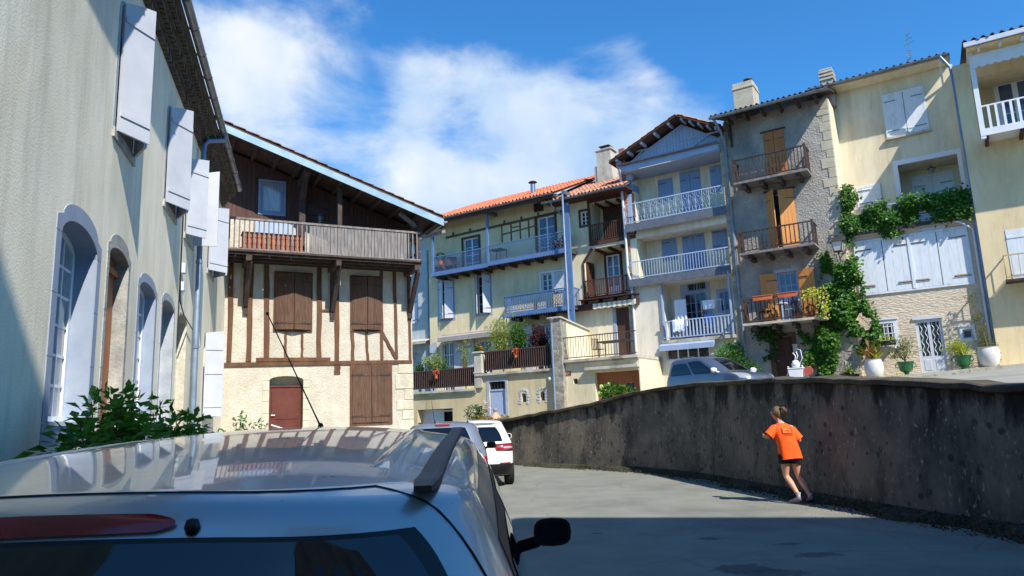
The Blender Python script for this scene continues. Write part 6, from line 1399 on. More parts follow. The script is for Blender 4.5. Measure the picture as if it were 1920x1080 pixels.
class CarBody:
    def __init__(s, levels, rise, crown=(.05, .12), rad=(.24, .34), cp=2.4, cz=0, tilt=0):
        s.L = levels; s.rise = rise; s.crown = crown; s.rad = rad; s.cp = cp; s.cz = cz; s.tilt = tilt
    def lev(s, tau):
        n = len(s.L)-1; tau = max(0, min(n-1e-6, tau)); i = int(tau); t = tau-i
        g = lambda k: s.L[max(0, min(n, k))]
        return [crm(g(i-1)[j], g(i)[j], g(i+1)[j], g(i+2)[j], t) for j in range(4)]
    def tau(s, z):
        a, b = 0.0, len(s.L)-1.0
        for _ in range(40):
            m = (a+b)/2
            if s.lev(m)[0] < z: a = m
            else: b = m
        return a
    def S(s, tau, q):
        z, w, yr, yf = s.lev(tau); sg = 1 if q >= 0 else -1; q = min(5, abs(q)); ra = min(s.rad[0], w*.6); rf = min(s.rad[1], w*.6)
        cr, cf = s.crown
        if q <= 1: x = (w-ra)*q; y = yr
        elif q <= 2: t = (q-1)*pi/2; x = w-ra+ra*sin(t); y = yr+ra*(1-cos(t))
        elif q <= 3: x = w; y = yr+ra+(yf-rf-yr-ra)*(q-2)
        elif q <= 4: t = (q-3)*pi/2; x = w-rf+rf*cos(t); y = yf-rf+rf*sin(t)
        else: x = (w-rf)*(5-q); y = yf
        k = (x/w)**2; m = (yr+yf)/2
        if y < m: y += cr*k*(m-y)/(m-yr) if m > yr else 0
        else: y -= cf*k*(y-m)/(yf-m)
        # gentle tumble of the plan towards both ends
        e = abs((y-m)/((yf-yr)/2)); x *= 1-.035*e**3
        if s.cz: z += s.cz*(1-min(1, x/w)**2)*smooth(1.1, 1.5, z)
        if s.tilt: z += s.tilt*arcz(y)*smooth(1.1, 1.5, s.lev(tau)[0])
        return Vector((sg*x, y, z))
    def top(s, q, f):
        n = len(s.L)-1; p = s.S(n, q); z, w, yr, yf = s.L[-1]; zz = s.cz*(1-min(1, abs(p.x*f)/w)**2); z += zz; c = Vector((0, (yr+yf)/2, 0)); v = Vector((p.x, p.y, 0))-c
        return Vector((c.x+v.x*f, c.y+v.y*f, z+s.rise*(1-f**s.cp)+s.tilt*arcz(c.y+v.y*f)))
    def topxy(s, x, y):
        n = len(s.L)-1; z, w, yr, yf = s.L[-1]; c = (yr+yf)/2; a = atan2(y-c, abs(x)); best = None
        for i in range(401):
            q = 5*i/400; p = s.S(n, q); d = abs(atan2(p.y-c, p.x)-a)
            if best is None or d < best[0]: best = (d, q, hypot(p.x, p.y-c))
        f = min(1, hypot(x, y-c)/best[2]); p = s.top(best[1] if x > 0 else -best[1], f); return Vector((x, y, p.z))
    def nrm(s, tau, q):
        e = .02; a = s.S(tau+e, q)-s.S(tau-e, q); b = s.S(tau, q+e)-s.S(tau, q-e); n = b.cross(a); n.normalize()
        c = s.S(tau, q); 
        if n.dot(Vector((c.x, c.y-1.8, .2))) < 0: n = -n
        return n
    def body(s, name, mat, root):
        qs = []; 
        half = [i/6 for i in range(6)]+[1+i/8 for i in range(8)]+[2+i/16 for i in range(16)]+[3+i/8 for i in range(8)]+[4+i/6 for i in range(7)]
        ring_ = half+[-q for q in reversed(half[1:-1])]
        m = len(ring_); vs = []; nt_ = (len(s.L)-1)*5
        for i in range(nt_+1): vs += [s.S(i/5, q) for q in ring_]
        fr = [.97, .93, .88, .8, .7, .58, .45, .3, .15]
        for f in fr: vs += [s.top(q, f) for q in ring_]
        rows = nt_+1+len(fr); vs.append(s.top(0, 0)); fs = []
        for i in range(rows-1): fs += [(i*m+j, i*m+(j+1) % m, (i+1)*m+(j+1) % m, (i+1)*m+j) for j in range(m)]
        fs += [((rows-1)*m+j, (rows-1)*m+(j+1) % m, rows*m) for j in range(m)]; fs.append(tuple(range(m-1, -1, -1)))
        mb = MB(); mb.add(vs, fs); return mb.build(name, mat, root, smooth=True)
    def patch(s, name, mat, root, z0, z1, q0, q1, off=.004, k=.25, na=14, nb=18, shear=0, label=None):
        t0, t1 = s.tau(z0), s.tau(z1); vs = []
        for i in range(na+1):
            for j in range(nb+1):
                a = 2*i/na-1; b = 2*j/nb-1; a2 = a*sqrt(1-k*b*b/2); b2 = b*sqrt(1-k*a*a/2)
                if k > 0:
                    f = 1/sqrt(1-k/2)
                    a2 *= 1; b2 *= 1
                t = t0+(t1-t0)*(a2+1)/2; q = q0+(q1-q0)*(b2+1)/2+shear*(a2+1)/2; vs.append(s.S(t, q)+s.nrm(t, q)*off)
        fs = [(i*(nb+1)+j, i*(nb+1)+j+1, (i+1)*(nb+1)+j+1, (i+1)*(nb+1)+j) for i in range(na) for j in range(nb)]
        return MB().add(vs, fs).build(name, mat, root, smooth=True, label=label)
def wheel(root, x, y, r, w=.2):
    o = MB().lathe([(r*.62, -w/2), (r*.9, -w/2), (r*.985, -w*.35), (r, -w*.2), (r, w*.2), (r*.985, w*.35), (r*.9, w/2), (r*.62, w/2)], (0, 0, 0), 28)
    o.xf(Matrix.Rotation(pi/2, 4, 'Y')); wobj = o.build('wheel', rubber, root, smooth=True, auto=40); wobj.location = (x, y, r)
    s_ = 1 if x > 0 else -1
    rm = MB(); rm.tube([(s_*w*.42, r*.6*cos(2*pi*k/24), r*.6*sin(2*pi*k/24)) for k in range(25)], .018, 6)
    for k in range(5): a = 2*pi*k/5; rm.beam((s_*w*.44, 0, 0), (s_*w*.44, r*.6*cos(a), r*.6*sin(a)), .05, .03)
    rm.build('rim', alloy, wobj)
    return wobj
def mirror_part(root, x, y, z, mat, sc=1.0):
    sg = 1 if x > 0 else -1
    mb = MB(); n = 10; vs = []
    for i in range(n+1):
        a = i/n; yy = .13*a; k = sqrt(max(0.0001, 1-a**2.2))
        for j in range(16):
            t = 2*pi*j/16; ct, st = cos(t), sin(t); ex = abs(ct)**.65*(1 if ct > 0 else -1); ez = abs(st)**.65*(1 if st > 0 else -1)
            vs.append((x+sg*.0+ex*.105*sc*k, y+yy, z+ez*.075*sc*k))
    mb.add(vs, [(i*16+j, i*16+(j+1) % 16, (i+1)*16+(j+1) % 16, (i+1)*16+j) for i in range(n) for j in range(16)]+[tuple(range(16))])
    mb.beam((x-sg*.06, y+.04, z-.04), (x-sg*.22, y+.1, z-.09), .05, .05)
    o = mb.build('mirror', mat, root, smooth=True, auto=50)
    g = MB(); g.add([(x+.088*sc*(abs(cos(2*pi*j/20))**.65)*(1 if cos(2*pi*j/20) > 0 else -1), y-.004, z+.06*sc*(abs(sin(2*pi*j/20))**.65)*(1 if sin(2*pi*j/20) > 0 else -1)) for j in range(20)], [tuple(range(20))]); g.build('mirror_glass', mirror, o)
    return o
# ---- the car right in front of the viewer
HEAD = atan2(960-880, FPX)
def carroot(name, x, y, z, rz, label, group='vehicles parked along the street'): return empty(name, (x, y, z), rz, label, 'car', group)
hv = Vector((-sin(HEAD), cos(HEAD), 0)); hr = Vector((cos(HEAD), sin(HEAD), 0))
P0 = hv*1.06-hr*.655
c1 = carroot('parked_car', P0.x, P0.y, 0, HEAD, 'silver people carrier with black roof rails filling the foreground, seen from behind')
BODY = CarBody([(.22, .80, -.22, 3.75), (.42, .86, -.36, 3.9), (.70, .872, -.34, 3.92), (.92, .872, -.29, 3.7), (1.04, .862, -.26, 3.25), (1.12, .845, -.235, 3.0), (1.29, .79, -.17, 2.66), (1.43, .735, -.10, 2.36), (1.505, .70, -.055, 2.2), (1.55, .675, -.025, 2.1), (1.58, .655, -.005, 2.02), (1.597, .625, .02, 1.95), (1.606, .585, .06, 1.88)], .012, cz=.042, tilt=.085, crown=(.07, .14), rad=(.3, .34))
BODY.body('body', silver, c1)
BODY.patch('rear_window', carglass, c1, 1.10, 1.552, -1.45, 1.45, off=.004, k=.16, nb=30)
BODY.patch('rear_window_trim', plastic_black, c1, 1.085, 1.559, -1.52, 1.52, off=.0015, k=.14, nb=30)
for sg in (1, -1):
    BODY.patch('side_window', carglass, c1, 1.08, 1.46, sg*2.02, sg*2.36, off=.004, k=.3)
    BODY.patch('side_window', carglass, c1, 1.08, 1.49, sg*2.41, sg*2.68, off=.004, k=.14)
    BODY.patch('side_window', carglass, c1, 1.08, 1.49, sg*2.72, sg*3.05, off=.004, k=.14)
    BODY.patch('window_trim', plastic_black, c1, 1.065, 1.505, sg*1.98, sg*3.1, off=.0015, k=.12, nb=40)
    BODY.patch('tail_light', red_lens, c1, .8, 1.3, sg*1.35, sg*1.85, off=.005, k=.3)
    mirror_part(c1, sg*.99, 2.22, 1.235, plastic_black, .8)
    for yy in (.45, 3.05): wheel(c1, sg*.78, yy, .31)
    # roof rail
    mb = MB(); vs = []; K_ = 26; dn = .009
    for i in range(K_+1):
        yy = .13+1.77*i/K_; p = BODY.topxy(sg*(.57+.02*(i/K_)), yy); out_ = Vector((sg, 0, 0))
        e = min(1, min(i, K_-i)/1.2+.25); h = dn*e; w_ = .021*(.6+.4*e)
        for a, b_ in ((-w_, -.006), (-w_, h*.7), (-w_*.7, h), (-w_*.25, h*.9), (w_*.25, h*.9), (w_*.7, h), (w_, h*.7), (w_, -.008)): vs.append(p-out_*.0+out_*a+Vector((0, 0, b_+.002)))
    fs = [(i*8+j, i*8+(j+1) % 8, (i+1)*8+(j+1) % 8, (i+1)*8+j) for i in range(K_) for j in range(8)]+[tuple(range(8)), tuple(range(K_*8+7, K_*8-1, -1))]
    mb.add(vs, fs); mb.build('roof_rail', rail_black, c1)
    # pressed rib
    mb = MB(); vs = []
    for i in range(K_+1):
        yy = .38+1.4*i/K_
        for f, dz in ((.49, -.001), (.482, .006), (.458, .006), (.45, -.001)): p = BODY.topxy(sg*(f-.03*(i/K_)**2), yy); vs.append(p+Vector((0, 0, dz*min(1, min(i, K_-i)/1.5+.02))))
    mb.add(vs, [(i*4+j, i*4+j+1, (i+1)*4+j+1, (i+1)*4+j) for i in range(K_) for j in range(3)]); mb.build('roof_rib', silver, c1, smooth=True)
# tailgate seam, brake light, nozzle, antenna
mb = MB(); mb.tube([BODY.S(12.0, q)+Vector((0, 0, .0)) for q in [x/10 for x in range(-15, 16)]], .0025, 6); mb.tube([BODY.S(tt, 1.5+.35*(1-(tt-4)/8)) + BODY.nrm(tt, 1.5)*.0 for tt in [4+8*k/14 for k in range(15)]], .0025, 6); mb.build('tailgate_seam', plastic_black, c1)
BODY.patch('brake_light', red_lens, c1, 1.562, 1.585, -.68, .68, off=.007, k=.5, na=8, nb=24)
q = BODY.S(BODY.tau(1.572), .74); MB().lathe([(0, -.012), (.008, -.01), (.011, 0), (.008, .01), (0, .012)], tuple(q+Vector((0, -.004, 0))), 10).build('washer_nozzle', plastic_black, c1, smooth=True)
b0 = BODY.top(5, .82); tip = Vector((-.02, b0.y-.40, 2.115)); b0 = Vector((.075, b0.y, b0.z))
mb = MB(); mb.tube([b0, b0.lerp(tip, .12), tip], [.004, .003, .002], 6); mb.lathe([(0, -.006), (.004, -.004), (.005, 0), (.004, .004), (0, .006)], tuple(tip), 8); mb.lathe([(.012, 0), (.009, .008), (.004, .014)], tuple(b0), 10); mb.build('aerial', plastic_black, c1, smooth=True)
mb = MB(); mb.tube([(0.02, -.075+.0, 1.33), (.12, -.12, 1.3), (.3, -.17, 1.27)], .007, 5); mb.build('rear_wiper', plastic_black, c1)
# ---- silver hatchback ahead
def yawat(px): return atan2(960-px, FPX)
c2 = carroot('parked_car', -1.42, 13.6, 0, radians(3.5), 'pale silver hatchback parked directly in front of the foreground car')
B_ = CarBody([(.2, .80, -.15, 3.9), (.42, .86, -.25, 4.05), (.72, .87, -.22, 4.0), (.92, .865, -.18, 3.6), (1.02, .85, -.14, 3.15), (1.2, .78, -.03, 2.8), (1.42, .69, .12, 2.4), (1.52, .64, .2, 2.2), (1.565, .58, .27, 2.05), (1.58, .5, .34, 1.95)], .035, rad=(.26, .34))
B_.body('body', silver2, c2); B_.patch('rear_window', carglass, c2, 1.05, 1.50, -1.15, 1.15, k=.15, nb=24)
for sg in (1, -1):
    B_.patch('side_window', carglass, c2, 1.03, 1.49, sg*2.0, sg*2.4, k=.25); B_.patch('side_window', carglass, c2, 1.03, 1.5, sg*2.44, sg*3.0, k=.14)
    B_.patch('tail_light', red_lens, c2, .7, .98, sg*1.35, sg*1.8, off=.006); mirror_part(c2, sg*.98, 2.6, 1.08, plastic_black)
    for yy in (.55, 3.15): wheel(c2, sg*.77, yy, .31)
    p_ = [B_.top(sg*(2+i/12), .96)+Vector((0, 0, .012)) for i in range(12)]; MB().tube(p_, .018, 6).build('roof_rail', rail_black, c2, smooth=True)
B_.patch('brake_light', red_lens, c2, 1.53, 1.556, -.42, .42, off=.012, k=.4)
b0 = B_.top(0, .78)+Vector((-.16, 0, 0)); MB().tube([b0, b0+Vector((-.05, -.12, .42))], [.006, .003], 6).lathe([(.03, 0), (.015, .02), (.005, .04)], tuple(b0), 10).build('aerial', plastic_black, c2)
c2.scale = (1.0, 1.0, 1.045)
# ---- white SUV
c3 = carroot('parked_car', -1.02, 18.3, 0, radians(5.5), 'white sport utility car with dark red tail lamps parked beyond the silver hatchback')
B3c = CarBody([(.3, .84, -.05, 4.2), (.5, .91, -.16, 4.45), (.75, .925, -.14, 4.48), (.98, .92, -.08, 4.3), (1.08, .905, -.02, 3.6), (1.14, .88, .02, 3.3), (1.35, .79, .16, 2.9), (1.52, .71, .28, 2.55), (1.60, .66, .22, 2.4), (1.635, .6, .26, 2.25), (1.645, .5, .34, 2.1)], .03, rad=(.3, .4))
B3c.body('body', whitep, c3); B3c.patch('rear_window', carglass, c3, 1.12, 1.49, -1.2, 1.2, off=.006, k=.2, nb=24)
B3c.patch('bumper_trim', plastic_black, c3, .31, .58, -2.15, 2.15, off=.008, k=0, nb=40); B3c.patch('bumper_strip', red_lens, c3, .585, .61, .9, 1.5, off=.012, k=.1)
for sg in (1, -1):
    B3c.patch('side_window', carglass, c3, 1.12, 1.5, sg*2.0, sg*2.4, k=.2); B3c.patch('side_window', carglass, c3, 1.12, 1.52, sg*2.44, sg*3.0, k=.12)
    tl_ = B3c.patch('tail_light', red_lens, c3, .90, 1.05, sg*.75, sg*2.02, off=.008, k=.3); B3c.patch('lamp_insert', lens_white, tl_, .945, .995, sg*1.1, sg*1.75, off=.014, k=.5); B3c.patch('lamp_bezel', plastic_black, tl_, .875, 1.07, sg*.7, sg*2.06, off=.005, k=.3)
    mirror_part(c3, sg*1.03, 3.0, 1.17, whitep)
    for yy in (.75, 3.5): wheel(c3, sg*.83, yy, .36, .23)
    MB().tube([B3c.top(sg*(2+i/12), .95)+Vector((0, 0, .02)) for i in range(12)], .016, 6).build('roof_rail', alloy, c3, smooth=True)
MB().lathe([(0, 0), (.075, .003), (.075, .012), (0, .014)], (.0, 0, 0), 16).xf(Matrix.Translation(B3c.S(B3c.tau(1.0), .68)) @ Matrix.Rotation(pi/2, 4, 'X')).build('fuel_badge', plastic_black, c3)
# ---- van on the upper street
vx, vy = 6.67, 28.73
c4 = carroot('parked_van', vx, vy, 1.88, radians(-60)-pi/2, 'blue-silver family van with white mirror parked on the upper street behind the wall'); c4['category'] = 'van'
BV = CarBody([(.25, .84, -.05, 3.9), (.45, .89, -.12, 4.12), (.8, .90, -.1, 4.12), (1.0, .895, -.06, 3.95), (1.12, .88, -.03, 3.4), (1.18, .865, -.01, 3.12), (1.38, .83, .03, 2.78), (1.62, .77, .1, 2.35), (1.73, .72, .17, 2.12), (1.775, .66, .26, 1.95), (1.785, .56, .36, 1.8)], .035, rad=(.2, .36))
BV.body('body', vanp, c4); BV.patch('windscreen', carglass, c4, 1.2, 1.7, -4.0, -5, off=.005, k=.1, nb=14); BV.patch('windscreen', carglass, c4, 1.2, 1.7, 5, 4.0, off=.005, k=.1, nb=14)
for sg in (1, -1):
    BV.patch('side_window', carglass, c4, 1.14, 1.6, sg*2.03, sg*2.5, k=.3, nb=20); BV.patch('side_window', carglass, c4, 1.14, 1.62, sg*2.56, sg*2.92, k=.2, nb=20)
    BV.patch('window_trim', plastic_black, c4, 1.125, 1.635, sg*2.54, sg*2.97, off=.002, k=.2, nb=20)
    BV.patch('headlight', lens_white, c4, .86, 1.08, sg*3.25, sg*4.0, off=.008, k=.4)
    mo = mirror_part(c4, sg*1.02, 2.75, 1.22, white_paint, 1.2)
    for yy in (.75, 3.3): wheel(c4, sg*.8, yy, .31)
    MB().tube([BV.top(sg*(2.05+.9*i/14), .97)+Vector((0, 0, .05*min(1, min(i, 14-i)/1.5))) for i in range(15)], .018, 6).build('roof_rail', zinc, c4, smooth=True)
for sx in (-.42, .25): 
    MB().box(sx-.17, sx+.17, 2.52, 2.54, 1.52, 1.6)
# ============================================================ PEOPLE
skin = bpy.data.materials.new('skin'); skin.use_nodes = True; _b = skin.node_tree.nodes['Principled BSDF']; _b.inputs['Base Color'].default_value = lin((206, 150, 122))+(1,); _b.inputs['Roughness'].default_value = .55; _b.inputs['Subsurface Weight'].default_value = .08
hairm = M('dark_blond_hair', (58, 44, 33), (128, 102, 70), rough=.6, vs=26, st=(1, 1, .25), bump=.5, bs=60)
greyhair = M('grey_hair', (110, 108, 106), (150, 148, 146), rough=.7, vs=26)
orange = M('orange_jersey', (255, 84, 10), (255, 96, 20), rough=.75, vs=3, bump=.35, bs=7, bd=.03)
black_cloth = M('black_shorts', (20, 20, 24), rough=.85); sock = M('grey_sock', (176, 174, 182), rough=.9); shoe_m = M('grey_mauve_shoe', (110, 96, 108), (140, 124, 134), rough=.7, vs=12); print_m = M('dark_red_print', (176, 30, 10), rough=.8)
def skinned(name, verts, edges, radii, mat, parent, sub=2, root_i=0):
    me = bpy.data.meshes.new(name); me.from_pydata(verts, edges, []); o = bpy.data.objects.new(name, me); COL.objects.link(o); o.parent = parent
    m = o.modifiers.new('skin', 'SKIN'); m.use_smooth_shade = True
    for i, r_ in enumerate(radii):
        s_ = me.skin_vertices[0].data[i]; s_.radius = r_ if isinstance(r_, tuple) else (r_, r_); s_.use_root = (i == root_i)
    sb = o.modifiers.new('sub', 'SUBSURF'); sb.levels = sub; sb.render_levels = sub
    me.materials.append(mat); return o
def loft(secs, mat, name, parent, n=24, cap=(True, True), smooth=True):
    """sections: (centre, axis-u vector, axis-v vector)"""
    mb = MB(); vs = []
    for c, a, b_ in secs:
        c, a, b_ = Vector(c), Vector(a), Vector(b_)
        for j in range(n):
            t = 2*pi*j/n; vs.append(c+a*cos(t)+b_*sin(t))
    fs = [(i*n+j, i*n+(j+1) % n, (i+1)*n+(j+1) % n, (i+1)*n+j) for i in range(len(secs)-1) for j in range(n)]
    if cap[0]: fs.append(tuple(range(n-1, -1, -1)))
    if cap[1]: fs.append(tuple((len(secs)-1)*n+j for j in range(n)))
    return mb.add(vs, fs).build(name, mat, parent, smooth=smooth, auto=60)
fp = onground(1495, 944); 
W1 = empty('person', (fp.x, fp.y, 0), radians(3), 'person in an orange T-shirt and black shorts running away beside the dark wall', 'person')
# joints: x right, y away, z up
J = dict(pel=(-.05, .0, .86), ab=(-.07, .0, 1.0), ch=(-.11, .02, 1.2), ut=(-.125, .01, 1.33), nk=(-.145, .02, 1.43), nk2=(-.165, .05, 1.5), hd=(-.19, .06, 1.56), hd2=(-.205, .075, 1.64), hd3=(-.205, .07, 1.68),
         sL=(-.29, .02, 1.36), eL=(-.42, .0, 1.18), wL=(-.40, .2, 1.2), sR=(.06, .02, 1.34), eR=(.15, -.04, 1.10), wR=(.10, .2, 1.13),
         hL=(-.14, .0, .82), kL=(-.12, .08, .48), aL=(-.015, -.12, .16), hR=(.045, .0, .82), kR=(.10, .05, .47), aR=(.20, -.1, .14))
keys = list(J); idx = {k: i for i, k in enumerate(keys)}
E_ = [('pel', 'ab'), ('ab', 'ch'), ('ch', 'ut'), ('ut', 'nk'), ('nk', 'nk2'), ('nk2', 'hd'), ('hd', 'hd2'), ('hd2', 'hd3'), ('ut', 'sL'), ('sL', 'eL'), ('eL', 'wL'), ('ut', 'sR'), ('sR', 'eR'), ('eR', 'wR'), ('pel', 'hL'), ('hL', 'kL'), ('kL', 'aL'), ('pel', 'hR'), ('hR', 'kR'), ('kR', 'aR')]
verts = [Vector(J[k]) for k in keys]; edges = [(idx[a], idx[b]) for a, b in E_]
R_ = dict(pel=(.15, .115), ab=(.13, .1), ch=(.15, .11), ut=(.13, .09), nk=.052, nk2=.052, hd=(.072, .088), hd2=(.076, .092), hd3=(.055, .065), sL=.055, eL=.04, wL=.026, sR=.055, eR=.04, wR=.026, hL=.1, kL=.055, aL=.036, hR=.1, kR=.055, aR=.036)
rad = [R_[k] for k in keys]
def addv(p, r, j): verts.append(Vector(p)); rad.append(r); edges.append((j, len(verts)-1)); return len(verts)-1
def mid(a, b, f, off=(0, 0, 0)): return Vector(J[a]).lerp(Vector(J[b]), f)+Vector(off)
# calves and thighs need mid volumes: replace the straight edges
def refine(a, b, pts):
    edges.remove((idx[a], idx[b])); last = idx[a]
    for f, r, off in pts: last = addv(mid(a, b, f, off), r, last)
    edges.append((last, idx[b]))
for s_ in 'LR':
    refine('h'+s_, 'k'+s_, [(.25, .093, (0, 0, 0)), (.6, .074, (0, .01, 0))]); refine('k'+s_, 'a'+s_, [(.14, .054, (0, 0, 0)), (.34, .06, (0, -.018, 0)), (.66, .045, (0, -.01, 0))])
    refine('s'+s_, 'e'+s_, [(.5, .047, (0, 0, 0))]); refine('e'+s_, 'w'+s_, [(.35, .038, (0, 0, 0))])
# feet
for s_, toe, heel in (('L', (-.10, .04, .035), (-.0, -.16, .085)), ('R', (.215, .03, .045), (.205, -.14, .10))):
    i = addv(heel, .033, idx['a'+s_]); i = addv(Vector(heel).lerp(Vector(toe), .5), .036, i); addv(toe, .028, i)
# hands: palm and five fingers each
for s_, sg in (('L', -1), ('R', 1)):
    w = Vector(J['w'+s_]); d = (w-Vector(J['e'+s_])).normalized(); side = Vector((sg, 0, 0)); side = (side-d*side.dot(d)).normalized(); nrm_ = d.cross(side)*sg
    p = addv(w+d*.05, (.02, .032), idx['w'+s_]); p2 = addv(w+d*.085, (.018, .034), p)
    for k, (o_, l) in enumerate(((-.03, .058), (-.01, .07), (.01, .066), (.029, .05))):
        b0_ = w+d*.095+nrm_*(-o_); i = addv(b0_, .0095, p2); i = addv(b0_+d*l*.5+side*(-.012), .0085, i); addv(b0_+d*l*.7-side*.035, .0075, i)
    i = addv(w+d*.055+nrm_*.034-side*.01, .011, p); addv(w+d*.09+nrm_*.045-side*.03, .009, i)
body = skinned('body', verts, edges, rad, skin, W1)
# face: nose, ears, eyes, mouth (turned away and to the left)
hd = Vector((-.2, .07, 1.625)); fdir = Vector((-.45, .87, -.2)).normalized(); fs_ = fdir.cross(Vector((0, 0, 1))).normalized(); fu = fs_.cross(fdir)
def F3(a, b_, c): return tuple(hd+fs_*a+fu*b_+fdir*c)
mb = MB(); mb.add([F3(-.012, .02, .085), F3(.012, .02, .085), F3(.016, -.022, .092), F3(-.016, -.022, .092), F3(0, -.018, .118)], [(0, 1, 4), (1, 2, 4), (2, 3, 4), (3, 0, 4)]); mb.build('nose', skin, W1, smooth=True)
for sg in (1, -1):
    mb = MB().lathe([(0, -.03), (.018, -.015), (.02, .01), (.014, .03), (0, .034)], (0, 0, 0), 10).xf(Matrix.Translation(F3(sg*.078, -.005, -.005)) @ Matrix.Diagonal((.5, 1, 1, 1))); mb.build('ear', skin, W1, smooth=True)
    MB().lathe([(0, -.011), (.009, -.007), (.012, 0), (.009, .007), (0, .011)], F3(sg*.03, .018, .079), 10).build('eye', white_paint, W1, smooth=True)
MB().tube([F3(-.022, -.047, .083), F3(0, -.045, .09), F3(.022, -.047, .083)], [.002, .006, .002], 6).build('mouth', M('lip', (150, 80, 72), rough=.5), W1, smooth=True)
# hair cap and pony tail, both swept strands
RH = random.Random(4)
hc = hd+Vector((.012, -.012, .018)); mb = MB(); nU, nV = 22, 12; vs = []
for i in range(nV+1):
    ph = pi*i/nV*.62
    for j in range(nU):
        th = 2*pi*j/nU; v = Vector((sin(ph)*cos(th)*.088, sin(ph)*sin(th)*.104, cos(ph)*.102)); 
        vs.append(hc+v*(1+.03*sin(th*9+ph*3))+Vector((0, -.02*(1-cos(ph)), 0)))
# tilt the cap towards the back of the head
cap_ = MB().add(vs, [(i*nU+j, (i+1)*nU+j, (i+1)*nU+(j+1) % nU, i*nU+(j+1) % nU) for i in range(nV) for j in range(nU)])
Rm = Matrix.Translation(hc) @ Matrix.Rotation(radians(38), 4, Vector((1, .35, 0))) @ Matrix.Translation(-hc)
cap_.xf(Rm); 
hp = hc+Vector((.035, -.105, .05))
for k in range(26):
    a = hp+rv(RH)*.012; dx = RH.uniform(-.02, .03); ln = RH.uniform(.8, 1.1)
    cap_.tube([a, a+Vector((.03+dx*.5, -.04, .012))*ln, a+Vector((.06+dx, -.055, -.04))*ln, a+Vector((.075+dx*1.5, -.045, -.12))*ln], [.012, .011, .009, .002], 5)
cap_.build('hair', hairm, W1, smooth=True)
MB().tube([tuple(hp+Vector((.018*cos(2*pi*j/10), .006, .018*sin(2*pi*j/10)))) for j in range(11)], .006, 6).build('hair_tie', black_cloth, W1)
# T-shirt: torso and loose sleeves in one mesh
def sec(c, rx_, ry_, tilt=0): return (c, (rx_, 0, tilt), (0, ry_, 0))
mb = MB(); n = 40; S_ = [((-.037, 0, .79), .210, .157), ((-.042, 0, .85), .206, .153), ((-.055, .0, .98), .188, .138), ((-.08, .0, 1.1), .182, .132), ((-.105, .005, 1.22), .19, .13), ((-.118, .01, 1.30), .196, .12), ((-.125, .01, 1.365), .172, .098), ((-.135, .015, 1.405), .115, .08), ((-.142, .018, 1.432), .068, .064)]
vs = []
for ii, (c, a, b_) in enumerate(S_):
    for j in range(n):
        t = 2*pi*j/n; fold_ = 1+(.020*sin(5*t+ii*.8)+.012*sin(9*t-ii*1.3))*max(0, (5-ii)/5)
        e = .8; ct, st = cos(t), sin(t); vs.append(Vector(c)+Vector((a*abs(ct)**e*(1 if ct > 0 else -1)*fold_, b_*abs(st)**e*(1 if st > 0 else -1)*fold_, -.012*sin(2*t+1)*(1 if ii == 0 else 0))))
mb.add(vs, [(i*n+j, i*n+(j+1) % n, (i+1)*n+(j+1) % n, (i+1)*n+j) for i in range(len(S_)-1) for j in range(n)])
for s_, sg in (('L', -1), ('R', 1)):
    s0_ = Vector(J['s'+s_]); e0 = Vector(J['e'+s_]); st0 = s0_-Vector((sg*.05, 0, .0)); en = s0_.lerp(e0, .82); d = (en-st0).normalized(); a = d.cross(Vector((0, 1, 0))).normalized()
    k0 = len(mb.v); vs = []
    for f, r_ in ((0, .07), (.25, .088), (.6, .086), (1, .092)):
        c = st0.lerp(en, f)
        for j in range(16): t = 2*pi*j/16; vs.append(c+(a*cos(t)+Vector((0, 1, 0))*sin(t)*.92)*r_)
    mb.add(vs, [(i*16+j, i*16+(j+1) % 16, (i+1)*16+(j+1) % 16, (i+1)*16+j) for i in range(3) for j in range(16)])
shirt = mb.build('t_shirt', orange, W1, smooth=True)
# print on the back, wrapped just proud of the cloth
def back_pt(u, z):
    for (c0, a0, b0_), (c1_, a1, b1_) in zip(S_, S_[1:]):
        if c0[2] <= z <= c1_[2]:
            f = (z-c0[2])/(c1_[2]-c0[2]); c = Vector(c0).lerp(Vector(c1_), f); a = a0+(a1-a0)*f; b_ = b0_+(b1_-b0_)*f
            x = u; q = min(.98, abs(x)/a)**(1/.8); st = sqrt(1-q*q); return Vector((c.x+x, c.y-b_*st**.8-.012, z))
def textmesh(body_, size, name, mat, parent, place):
    cu = bpy.data.curves.new(name, 'FONT'); cu.body = body_; cu.size = size; cu.align_x = 'CENTER'; cu.resolution_u = 2; cu.offset = size*.02
    to = bpy.data.objects.new('tmp', cu); COL.objects.link(to); dg = bpy.context.evaluated_depsgraph_get(); me0 = bpy.data.meshes.new_from_object(to.evaluated_get(dg)); bpy.data.objects.remove(to)
    mb = MB(); mb.add([place(v.co.x, v.co.y) for v in me0.vertices], [tuple(p.vertices) for p in me0.polygons]); return mb.build(name, mat, parent)
mb = MB()
def strip_(x0, x1, z0, z1, k=8, off=0):
    vs = []
    for i in range(k+1):
        x = x0+(x1-x0)*i/k
        for z in (z0, z1): p = back_pt(x, z); vs.append(p+Vector((0, -off, 0)))
    mb.add(vs, [(2*i, 2*i+2, 2*i+3, 2*i+1) for i in range(k)])
strip_(-.085, .105, 1.245, 1.345)
strip_(-.07, .105, 1.225, 1.232); strip_(-.055, .10, 1.205, 1.212)
mb.build('shirt_print', print_m, shirt)
letter = M('light_orange_print', (255, 150, 70), rough=.8)
textmesh('EBRO', .056, 'shirt_lettering', letter, shirt, lambda x, y: back_pt(.01+x*1.05, 1.301+y*.95)+Vector((0, -.004, 0)))
textmesh('RACE', .058, 'shirt_lettering', letter, shirt, lambda x, y: back_pt(.01+x*1.05, 1.254+y*.95)+Vector((0, -.004, 0)))
